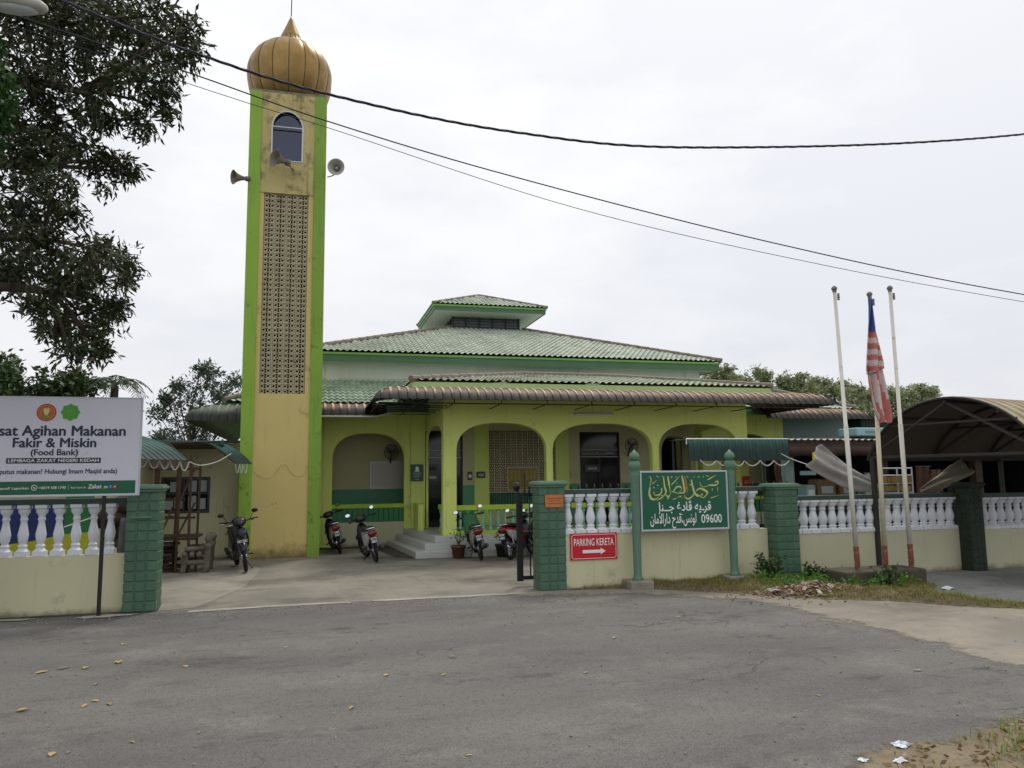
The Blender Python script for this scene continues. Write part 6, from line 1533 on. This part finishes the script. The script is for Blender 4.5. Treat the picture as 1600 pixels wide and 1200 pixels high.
CL = [(-3.19, 9.22, 6.91, 0.4), (-2.67, 8.99, 6.88, 0.36), (-2.35, 9.51, 7.25, 0.42), (-1.81, 9.08, 7.06, 0.33), (-1.46, 8.92, 6.78, 0.29), (-1.48, 9.52, 6.88, 0.19), (-2.1, 10.45, 7.37, 0.38), (-2.58, 10.24, 7.18, 0.41), (-3.07, 10.18, 7.04, 0.4), (-3.21, 9.2, 6.4, 0.36), (-3.19, 9.77, 6.35, 0.38), (-2.59, 9.3, 6.18, 0.33), (-2.08, 9.11, 6.23, 0.29), (-1.69, 8.99, 6.21, 0.22), (-1.72, 9.19, 6.0, 0.18), (-2.22, 10.47, 6.34, 0.25), (-2.55, 10.29, 6.35, 0.28), (-3.05, 10.25, 6.19, 0.36), (-3.46, 10.24, 6.14, 0.39), (-3.2, 9.15, 5.26, 0.31), (-2.92, 9.36, 5.38, 0.32), (-2.69, 9.93, 5.72, 0.23), (-2.38, 10.12, 5.66, 0.22), (-2.27, 10.34, 5.63, 0.12), (-2.69, 10.38, 5.66, 0.2), (-2.69, 8.96, 4.91, 0.28), (-3.36, 9.89, 5.12, 0.38), (-3.18, 10.01, 4.83, 0.34), (-2.76, 9.71, 4.8, 0.21), (-3.14, 9.12, 4.36, 0.31), (-2.92, 9.65, 4.35, 0.33), (-2.34, 8.96, 4.15, 0.28), (-2.41, 10.48, 4.58, 0.26), (-2.26, 10.36, 4.3, 0.2), (-2.41, 9.79, 4.07, 0.29), (-2.68, 9.34, 3.91, 0.32), (-3.43, 10.44, 4.34, 0.35), (-3.38, 9.83, 4.03, 0.22), (-2.82, 10.39, 3.8, 0.32), (-2.48, 10.33, 3.8, 0.28), (-2.2, 9.72, 3.76, 0.15), (-2.45, 9.55, 3.34, 0.22), (-2.87, 9.88, 3.46, 0.21), (-2.32, 9.58, 3.24, 0.11), (-2.84, 9.09, 3.59, 0.21), (-2.58, 9.35, 3.16, 0.11)]
def big_tree():
    base = Vector((-6.4, 10.2, 0))
    t = thing('broadleaf_tree', base, 'large dark-leaved tree overhanging from the left, with drooping branches', 'tree')
    r = random.Random(21)
    mb = MB(); mb.tube(smooth_pts([base+Vector((0, 0, -.05)), base+Vector((.05, 0, .6)), base+Vector((.15, -.1, 2.2)), base+Vector((.4, -.2, 4.2)), base+Vector((.9, -.3, 6.2)), base+Vector((1.2, -.3, 8.0))], 5), [.42-.012*i for i in range(26)], 12)
    mb.build('trunk', 'bark', t, smooth=True)
    hubs = [Vector((-4.3, 9.7, 7.3)), Vector((-4.1, 9.6, 6.4)), Vector((-4.2, 9.7, 5.3)), Vector((-4.2, 9.7, 4.4)), Vector((-4.1, 9.7, 3.9))]
    sub = [Vector((-3.0, 9.5, 7.0)), Vector((-2.7, 9.6, 6.3)), Vector((-3.0, 9.7, 5.4)), Vector((-3.0, 9.6, 4.5)), Vector((-2.9, 9.7, 3.9))]
    lb = MB()
    for k, h in enumerate(hubs):
        s = base+Vector((.35+.12*k, -.2, [6.6, 5.4, 4.2, 3.2, 2.6][k])); branch(lb, s, h, .14, .075, r); branch(lb, h, sub[k], .075, .04, r, .06)
    for (x, y, z, rr) in CL:
        c = Vector((x, y, z)); h = min(sub+hubs, key=lambda q: (q-c).length+max(0, q.x-x)*2)
        pts = branch(lb, h, c, .028, .010, r, .10)
        for i in range(7):
            v = Vector((r.gauss(0, 1), r.gauss(0, 1), r.gauss(0, .7)-.2)).normalized()*rr*1.0; branch(lb, c, c+v, .010, .003, r, .15, 4)
    lb.build('branch', 'bark', t, smooth=True)
    mb = MB()
    for (x, y, z, rr) in CL:
        clump(mb, (x, y, z), rr*.92, int(250*rr*rr)+11, 12, r, .105, .031, .5, .9)
        for q in range(1): clump(mb, (x+r.uniform(-.5, .2)*rr*1.6, y+r.uniform(-.3, .5), z+r.uniform(-.6, .6)*rr), rr*.5, int(120*rr*rr)+3, 8, r, .11, .036, .55)
    for i in range(26):
        c = (-4.0-r.uniform(0, 2.6), 9.8+r.uniform(-1.2, 1.6), r.uniform(4.2, 9.0)); clump(mb, c, .6, 40, 8, r, .13, .042, .5)
    for i in range(14):
        c = (-3.6+r.uniform(-.8, 1.1), 10.2+r.uniform(-.8, 1.0), r.uniform(7.9, 9.2)); clump(mb, c, .55, 40, 8, r, .13, .042, .5)
    mb.build('crown', 'leafA', t, fix=False)
big_tree()

def tree(name, base, h, crown, label, group, m, L, W, ns, nl, seed, trunk_r=.16, droop=.2, flat=.8, cat='tree'):
    """crown = clump list (dx, dy, z, radius)"""
    base = Vector(base); t = thing(name, base, label, cat, group); r = random.Random(seed)
    top = base+Vector((r.uniform(-.3, .3), r.uniform(-.3, .3), h*.72))
    mb = MB(); pts = [base.lerp(top, i/6)+Vector((sin(i*1.3+seed)*.06*h/8, cos(i*1.7+seed)*.06*h/8, 0)) for i in range(7)]
    mb.tube(pts, [trunk_r*(1-.10*i) for i in range(7)], 9); mb.build('trunk', 'bark', t, smooth=True)
    lb = MB(); cb = MB()
    for dx, dy, z, rr in crown:
        c = base+Vector((dx, dy, z)); s = pts[min(5, max(2, int(z/h*6)-1))]
        branch(lb, s, c, trunk_r*.35, trunk_r*.08, r)
        for i in range(3): v = Vector((r.gauss(0, 1), r.gauss(0, 1), r.gauss(0, .8)+.3)).normalized()*rr; branch(lb, c, c+v, trunk_r*.1, trunk_r*.04, r, .1, 4)
        clump(cb, c, rr, ns, nl, r, L, W, droop, flat)
    lb.build('limb', 'bark', t, smooth=True); cb.build('crown', m, t, fix=False)
def auto_crown(r, w, z0, z1, n, r0, r1):
    out = []
    for i in range(n):
        f = r.random(); z = z0+(z1-z0)*f; k = w*(1-.65*f**1.6); a = r.uniform(0, 6.28); q = sqrt(r.random())*k
        out.append((q*cos(a), q*sin(a)*.8, z, r.uniform(r0, r1)*(1-.35*f)))
    return out
rt = random.Random(5)
# rubber trees behind the mosque, right
RT = [(28.5, 50, 9.4, 'pale rubber tree nearest the mosque roof, left end of the row', 3.2), (32.2, 52, 9.5, 'rubber tree second from the mosque roof in the row behind', 3.0), (36.3, 51, 9.1, 'rubber tree left of the first flagpole in the row behind', 3.0),
      (40.2, 52, 8.9, 'rubber tree behind the flag in the row at the back', 3.0), (44.2, 51, 8.5, 'rubber tree between the flag and the arched shed roof', 2.8), (48.2, 52, 8.6, 'rubber tree at the right end of the row, above the arched shed', 2.6),
      (46.4, 57, 8.9, 'rubber tree behind the gap right of the flag, farther back', 3.0), (38.6, 57, 9.4, 'rubber tree between the first flagpole and the flag, farther back', 3.0), (24.5, 55, 9.0, 'rubber tree mostly hidden behind the upper mosque roof', 3.0), (34.5, 58, 9.9, 'taller rubber tree standing behind the row', 3.0), (42.3, 59, 9.2, 'rubber tree at the back of the row, behind the flag', 3.0)]
for i, (x, y, h, lab, w) in enumerate(RT):
    cr = auto_crown(random.Random(40+i), w*1.12, h*.28, h-.5, 36, .75, 1.25)+[(rt.uniform(-w*.6, w*.6), rt.uniform(-1, 1), h-rt.uniform(.1, .9), .35) for k in range(6)]
    tree('rubber_tree', (x, y, -.03), h, cr, lab, 'rubber trees behind the mosque', 'leafE', .30, .11, 34, 7, 100+i, .2, .25)
# feathery tree between sign and minaret
tree('feathery_tree', (-4.25, 32, -.03), 6.4, [(a*.85, b, c, d) for a, b, c, d in [(-1.7, 0, 4.3, .45), (-1.1, .3, 4.6, .55), (-.5, 0, 4.9, .6), (0, .2, 5.5, .6), (.5, 0, 5.9, .55), (.1, 0, 6.05, .3), (.9, .2, 5.3, .6), (1.3, 0, 5.0, .6), (.6, 0, 4.6, .7), (-.6, .3, 4.0, .6), (.2, 0, 4.0, .7), (1.0, 0, 4.1, .7), (-.2, .2, 3.4, .6), (.7, 0, 3.3, .7), (1.5, .2, 4.3, .6), (-.9, 0, 5.4, .3), (1.6, .3, 5.7, .4), (-1.5, .2, 4.9, .25)]], 'tall feathery bluish-green tree between the food bank sign and the minaret', 'trees left of the minaret', 'leafD', .17, .065, 44, 7, 31, .10, .2)
# dark trees behind the food bank sign
tree('broadleaf_tree', (-7.4, 19.5, -.03), 4.9, auto_crown(random.Random(3), 1.5, 2.4, 4.6, 20, .5, .75), 'dark bushy tree behind the left edge of the food bank sign', 'trees left of the minaret', 'leafC', .17, .075, 40, 7, 33, .14, .3)
tree('broadleaf_tree', (-5.6, 20.2, -.03), 4.5, auto_crown(random.Random(4), 1.0, 2.4, 4.25, 18, .4, .6), 'dark bushy tree behind the food bank sign, next to the palm', 'trees left of the minaret', 'leafC', .17, .075, 40, 7, 34, .14, .3)
tree('broadleaf_tree', (-7.2, 44, -.03), 4.6, auto_crown(random.Random(6), 2.2, 1.8, 4.1, 18, .7, 1.0), 'low grey-green tree far behind the annexe awnings', 'trees left of the minaret', 'leafD', .26, .11, 34, 7, 35, .14, .2)
def palm(base, h, label):
    base = Vector(base); t = thing('palm_tree', base, label, 'palm', 'trees left of the minaret'); r = random.Random(12); top = base+Vector((.1, 0, h))
    mb = MB(); mb.tube([base, base+Vector((.08, 0, h*.5)), top], [.13, .1, .09], 10); mb.build('trunk', 'bark', t, smooth=True)
    for i in range(15):
        a = 2*pi*i/15+r.uniform(-.2, .2); el = r.uniform(.1, 1.1); L = r.uniform(.9, 1.2); d = Vector((cos(a)*cos(el), sin(a)*cos(el), sin(el)))
        pts = [top+d*L*s+Vector((0, 0, -.75*L*s*s)) for s in [k/9 for k in range(10)]]
        mb = MB(); mb.tube(pts, [.016-.0014*k for k in range(10)], 4)
        for k in range(2, 10):
            p = pts[k]; ax = (pts[k]-pts[k-1]).normalized(); sd = ax.cross(Vector((0, 0, 1))).normalized()
            for s in (-1, 1):
                for o in (0, .5):
                    q = p-ax*(L/9)*o; leaf(mb, q, r, .34*(1-.05*k), .028, 0, sd*s+ax*.6+Vector((0, 0, -.45)))
        mb.build('frond', 'leafP', t, fix=False)
palm((-4.72, 20.4, -.03), 4.05, 'small palm with arching fronds just right of the trees behind the sign')

# ------------------------------------------------------------------ street lamp wrapped in creeper, overhead cables
def street_lamp():
    t = thing('street_lamp', (-2.80, 7.0, 0), 'street lamp with a pale oval head at the top left', 'street lamp')
    mb = MB(); mb.tube([(-2.80, 7, -.02), (-2.80, 7, 5.5), (-2.78, 7, 5.78)], [.07, .05, .045], 12); mb.build('pole', 'concrete', t, smooth=True)
    mb = MB(); mb.tube([(-2.78, 7, 5.78), (-2.66, 7, 5.80)], .03, 8); mb.build('arm', 'engine', t)
    mb = MB(); loft(mb, [(0, 0, 0, .03, .03), (0, .06, .0, .075, .06), (0, .2, .005, .12, .075), (0, .36, 0, .12, .07), (0, .50, -.01, .07, .045), (0, .54, -.012, .03, .02)], 16)
    mb.v = [(-2.80+p[1], 7-p[0], 5.80+p[2]) for p in mb.v]; hd = mb.build('lamp_head', 'horn', t, smooth=True)
    mb = MB(); mb.ell((-2.51, 7, 5.765), (.2, .09, .06), 16, 8); mb.build('lens', 'glass_lamp', hd, smooth=True)
street_lamp()
def creeper():
    r = random.Random(17); mb = MB()
    for i in range(620):
        z = r.uniform(2.6, 5.6) if i < 200 else r.gauss(4.95, .28); k = (.08+.17*math.exp(-((z-4.95)/.42)**2))*r.uniform(.5, 1.05); a = r.uniform(0, 6.28); spray(mb, Vector((-2.72+k*cos(a), 7+k*sin(a), z)), r, 6, .07, .045, .5, .05)
    t = thing('creeper', (-2.80, 7.0, 2.2), 'vivid green creeper climbing the lamp pole at the left edge', 'climbing plant')
    mb.build('leaves', 'leafV', t, fix=False)
    mb = MB(); mb.tube([(-2.80+.085*cos(i*.5), 7+.085*sin(i*.5), .05+i*.11) for i in range(50)], .018, 5); mb.build('stem', 'bark', t)
creeper()
def cable(pts, r, label, twist=False):
    P = smooth_pts(pts, 10); mb = MB()
    if twist:
        Q = []
        for a, b in zip(P[:-1], P[1:]):
            for k in range(4): Q.append(a.lerp(b, k/4))
        L = 0.0; o = []; prev = Q[0]
        for q in Q: L += (q-prev).length; prev = q; o.append(L)
        for ph in (0, 2.1, 4.2): mb.tube([q+Vector((0, r*.6*cos(l*14+ph), r*.6*sin(l*14+ph))) for q, l in zip(Q, o)], r*.55, 5)
    else: mb.tube(P, r, 6)
    single(mb, 'overhead_cable', 'cable', label, 'cable', 'overhead cables', smooth=True, fix=False)
cable([(-9, 6, 8.2), (-4.2, 6, 6.12), (-1.85, 6, 5.29), (-.84, 6, 4.98), (.11, 6, 4.78), (1.6, 6, 4.63), (3.39, 6, 4.67), (7.06, 6, 5.18), (12, 6, 6.3)], .011, 'thick twisted overhead cable, uppermost, crossing the golden dome', True)
cable([(-12, 8, 8.75), (-6, 8, 7.12), (-2.99, 8, 6.29), (-1.3, 8, 5.87), (.13, 8, 5.49), (2.12, 8, 5.07), (5.4, 8, 4.52), (9.16, 8, 4.06), (16, 8, 3.5)], .0075, 'middle overhead cable running down to the right from the tree')
cable([(-12, 8, 8.6), (-6, 8, 6.95), (-1.29, 8, 5.75), (.13, 8, 5.42), (2.87, 8, 4.76), (5.8, 8, 4.32), (9.15, 8, 3.96), (16, 8, 3.35)], .004, 'thin lower overhead cable running down to the right')

# ------------------------------------------------------------------ verge plants, rubble, fallen leaves, litter
def blade(mb, p, r, h, w, lean):
    a = r.uniform(0, 6.28); d = Vector((cos(a), sin(a), 0)); s = Vector((-sin(a), cos(a), 0))*w/2
    q = Vector(p); m = q+d*lean*.35*h+Vector((0, 0, h*.6)); e = q+d*lean*h+Vector((0, 0, h*(1-.3*lean)))
    mb.add([q-s, q+s, m+s*.7, m-s*.7, e], [(0, 1, 2, 3), (3, 2, 4)])
def grass():
    r = random.Random(31); dry = MB(); gr = MB(); n = 0
    while n < 4200:
        x, y = r.uniform(3.9, 11), r.uniform(7.1, 11.45)
        if not inpoly(x, y, DIRT): continue
        k = .5+.5*sin(x*2.3+1)*sin(y*2.9+x)
        if edgedist(x, y, DIRT) < .08 and r.random() < .6: continue
        if r.random() > .35+.65*k: continue
        n += 1; z = verge_h(x, y); green = (x > 6.6 and y > 10.3 and r.random() < .75) or (x > 8.4 and r.random() < .3) or r.random() < .12
        for i in range(4): blade(gr if green else dry, (x+r.gauss(0, .03), y+r.gauss(0, .03), z-.005), r, r.uniform(.04, .10)*(1.25 if green else .8), .007, r.uniform(.2, 1.1))
    n = 0
    while n < 650:
        x, y = r.uniform(3.9, 6.5), r.uniform(2.4, 4.6)
        if not inpoly(x, y, BR) or x < 4.15 and r.random() < .8: continue
        n += 1
        for i in range(4): blade(gr, (x+r.gauss(0, .03), y+r.gauss(0, .03), .003), r, r.uniform(.05, .13), .007, r.uniform(.2, 1.1))
    tag(dry.build('dry_grass', 'drygrass', fix=False), 'dry straw-coloured grass along the foot of the right wall', kind='stuff')
    tag(gr.build('grass', 'grassblade', fix=False), 'green grass on the verge', kind='stuff')
    wd = MB()
    for i in range(230):
        x = r.uniform(6.75, 8.3); y = r.uniform(10.15, 10.95)
        if r.random() < .3: x, y = r.uniform(7.6, 8.8), r.uniform(9.8, 10.08)
        spray(wd, Vector((x, y, max(0, verge_h(x, y))+r.uniform(.03, .13))), r, 6, .055, .034, -.2, .03)
    tag(wd.build('weeds', 'leafB', fix=False), 'low green weeds around the flag plinth', kind='stuff')
grass()
def weed_bush(c, h, w, n, label, seed):
    t = thing('weed_bush', c, label, 'bush', 'weed bushes on the verge'); r = random.Random(seed); c = Vector(c); st = MB(); lv = MB()
    for i in range(n):
        a = r.uniform(0, 6.28); e = c+Vector((cos(a)*w*r.random(), sin(a)*w*.7*r.random(), h*r.uniform(.45, 1))); branch(st, c, e, .006, .002, r, .1, 4)
        for k in range(4): spray(lv, c.lerp(e, .4+.2*k), r, 6, .06, .035, 0, .04)
    st.build('stem', 'bark', t); lv.build('leaves', 'leafC', t, fix=False)
weed_bush((7.0, 10.98, .05), .42, .30, 26, 'leafy weed bush against the cream wall left of the green wall pillar', 3)
weed_bush((7.62, 10.7, .05), .28, .24, 16, 'small weed bush at the foot of the green wall pillar', 4)
weed_bush((8.35, 9.98, .03), .30, .26, 16, 'small weed bush growing against the front of the flag plinth', 5)
def rubble():
    r = random.Random(41); mb = MB()
    for i in range(380):
        x, y = r.gauss(6.95, .32), r.gauss(9.98, .16); hgt = .10*math.exp(-((x-6.95)/.4)**2-((y-9.95)/.25)**2)
        s = r.choice((.010, .015, .02, .025, .035, .045))*r.uniform(.8, 1.2); T = Matrix.Translation((x, y, verge_h(x, y)+hgt*r.random()+.012)) @ Euler((r.uniform(-.7, .7), r.uniform(-.7, .7), r.uniform(0, 6.28))).to_matrix().to_4x4()
        mb.box(-s, s*r.uniform(.6, 1.3), -s*.6, s*.6, -s*.18, s*.18, 0, T)
    tag(mb.build('rubble', 'rubble', fix=False), 'heap of broken tile and dead leaves on the verge', kind='stuff')
    lb = MB()
    for i in range(820):
        if i < 600: x, y = r.uniform(3.3, 5.6), r.uniform(3.2, 4.65)
        else: x, y = r.gauss(6.9, .6), r.gauss(9.9, .35)
        if i < 600 and not inpoly(x, y, BR): continue
        leaf(lb, Vector((x, y, (verge_h(x, y) if i >= 600 else .008)+.006+.02*r.random())), r, r.uniform(.035, .07), .028, 0, Vector((r.gauss(0, 1), r.gauss(0, 1), r.uniform(0, .5))))
    tag(lb.build('leaf_litter', 'deadleaf', fix=False), 'brown leaf litter on the near right corner and around the rubble', kind='stuff')
    gb = MB()
    for i in range(900):
        x, y = r.uniform(-4, 8), r.uniform(3.5, 11.2); s = r.uniform(.004, .011)
        if r.random() < .5: y = 11.25-abs(r.gauss(0, .35)); x = r.uniform(-4, 6)
        T = Matrix.Translation((x, y, s*.4)) @ Euler((r.uniform(0, 6), r.uniform(0, 6), r.uniform(0, 6))).to_matrix().to_4x4(); gb.box(-s, s, -s*.8, s*.8, -s*.6, s*.6, 0, T)
    tag(gb.build('grit', 'concrete', fix=False), 'small stones and grit scattered on the asphalt', kind='stuff')
rubble()
def fallen_leaves():
    r = random.Random(51); meshes = []
    for k in range(5):
        mb = MB(); L, W = 1.0, [.32, .38, .45, .3, .6][k]
        vs = []; n = 8
        for i in range(n+1):
            s = i/n; w = W*.5*sin(pi*min(1, s*.94+.05))**.8; z = .10*sin(pi*s)*(1 if k % 2 else .6)+.02
            vs += [(s-.5, -w, z+.09*W), (s-.5, 0, z), (s-.5, w, z+.12*W)]
        mb.add(vs, [(i*3+j, i*3+j+1, i*3+j+4, i*3+j+3) for i in range(n) for j in (0, 1)])
        o = mb.build('fallen_leaf', 'deadleaf' if k % 2 else 'deadleaf_yellow', fix=False, smooth=True); meshes.append(o)
    spots = [(-1.67, 6.92, .13), (-1.49, 6.9, .13), (-1.62, 7.02, .10), (-1.75, 7.59, .11), (-2.1, 6.91, .12), (-.71, 5.97, .09), (-1.57, 5.78, .10), (-1.12, 5.89, .09), (-1.48, 5.79, .08), (1.37, 7.63, .10), (.69, 7.14, .08), (.34, 6.24, .09), (1.18, 7.01, .07), (-2.2, 8.3, .12), (-2.0, 8.25, .11), (-1.75, 8.4, .12), (-2.35, 8.2, .12), (-1.1, 8.05, .09), (-.7, 9.4, .09), (-.9, 9.3, .08), (.45, 9.2, .09), (1.7, 9.7, .09), (-2.3, 9.5, .1), (-1.9, 9.3, .1), (-3.0, 10.1, .1), (2.5, 9.6, .08), (3.5, 9.9, .09), (4.2, 9.7, .09), (4.9, 9.1, .09), (3.2, 8.0, .09), (5.6, 6.6, .09), (5.2, 5.9, .08), (2.4, 6.7, .08), (1.0, 5.0, .07), (.3, 4.5, .08), (2.0, 4.3, .08), (-2.0, 5.9, .08), (3.9, 5.5, .07), (4.4, 8.9, .08), (-.2, 8.6, .08)]
    for i, (x, y, s) in enumerate(spots):
        o = meshes[i] if i < 5 else meshes[r.randrange(5)].copy()
        if i >= 5: COL.objects.link(o)
        o.name = 'fallen_leaf'; o.location = (x, y, .002); o.rotation_euler = (0, 0, r.uniform(0, 6.28)); s *= r.uniform(.6, .95); o.scale = (s, s, s*r.uniform(.5, 1.3))
        tag(o, 'dry fallen leaf lying on the grey asphalt road', 'fallen leaf', 'dry leaves scattered on the road')
fallen_leaves()
def scrap(c, s, seed, name, label, cat, m='white', group=None):
    r = random.Random(seed); mb = MB(); n, k = 18, 9; ph = [r.uniform(0, 6.28) for q in range(6)]
    def P(i, j):
        a = 2*pi*(i % n)/n; e = -pi/2+pi*j/k
        q = 1+.28*sin(3*a+ph[0]+2*e)+.2*sin(5*a+ph[1]-3*e)+.14*sin(9*a+ph[2]+5*e)
        return (c[0]+s*.75*q*cos(a)*cos(e), c[1]+s*.5*q*sin(a)*cos(e), c[2]+max(.002, s*.16*(1+q*sin(e)*(1+.5*sin(2*a+ph[3])))))
    mb.grid(P, n, k); single(mb, name, m, label, cat, group, fix=False)
scrap((3.68, 4.36, .004), .075, 3, 'paper_scrap', 'largest crumpled white paper scrap near the broken asphalt edge', 'litter', group='white scraps at the near right corner')
scrap((3.48, 4.14, .006), .055, 5, 'paper_scrap', 'torn white paper scrap at the bottom edge, on the leaf litter', 'litter', group='white scraps at the near right corner')
scrap((3.28, 4.22, .004), .04, 8, 'paper_scrap', 'small white paper scrap leftmost at the near right corner', 'litter', group='white scraps at the near right corner')
scrap((9.1, 9.62, .01), .12, 9, 'plastic_bag', 'crumpled white plastic bag on the apron right of the flag plinth', 'litter')
scrap((6.42, 9.98, .06), .12, 12, 'plastic_bag', 'pale crumpled bag at the left end of the rubble heap', 'litter', 'tarp')

# ------------------------------------------------------------------ tidy up
for o in bpy.data.objects:
    if '_o' in o.keys(): del o['_o']
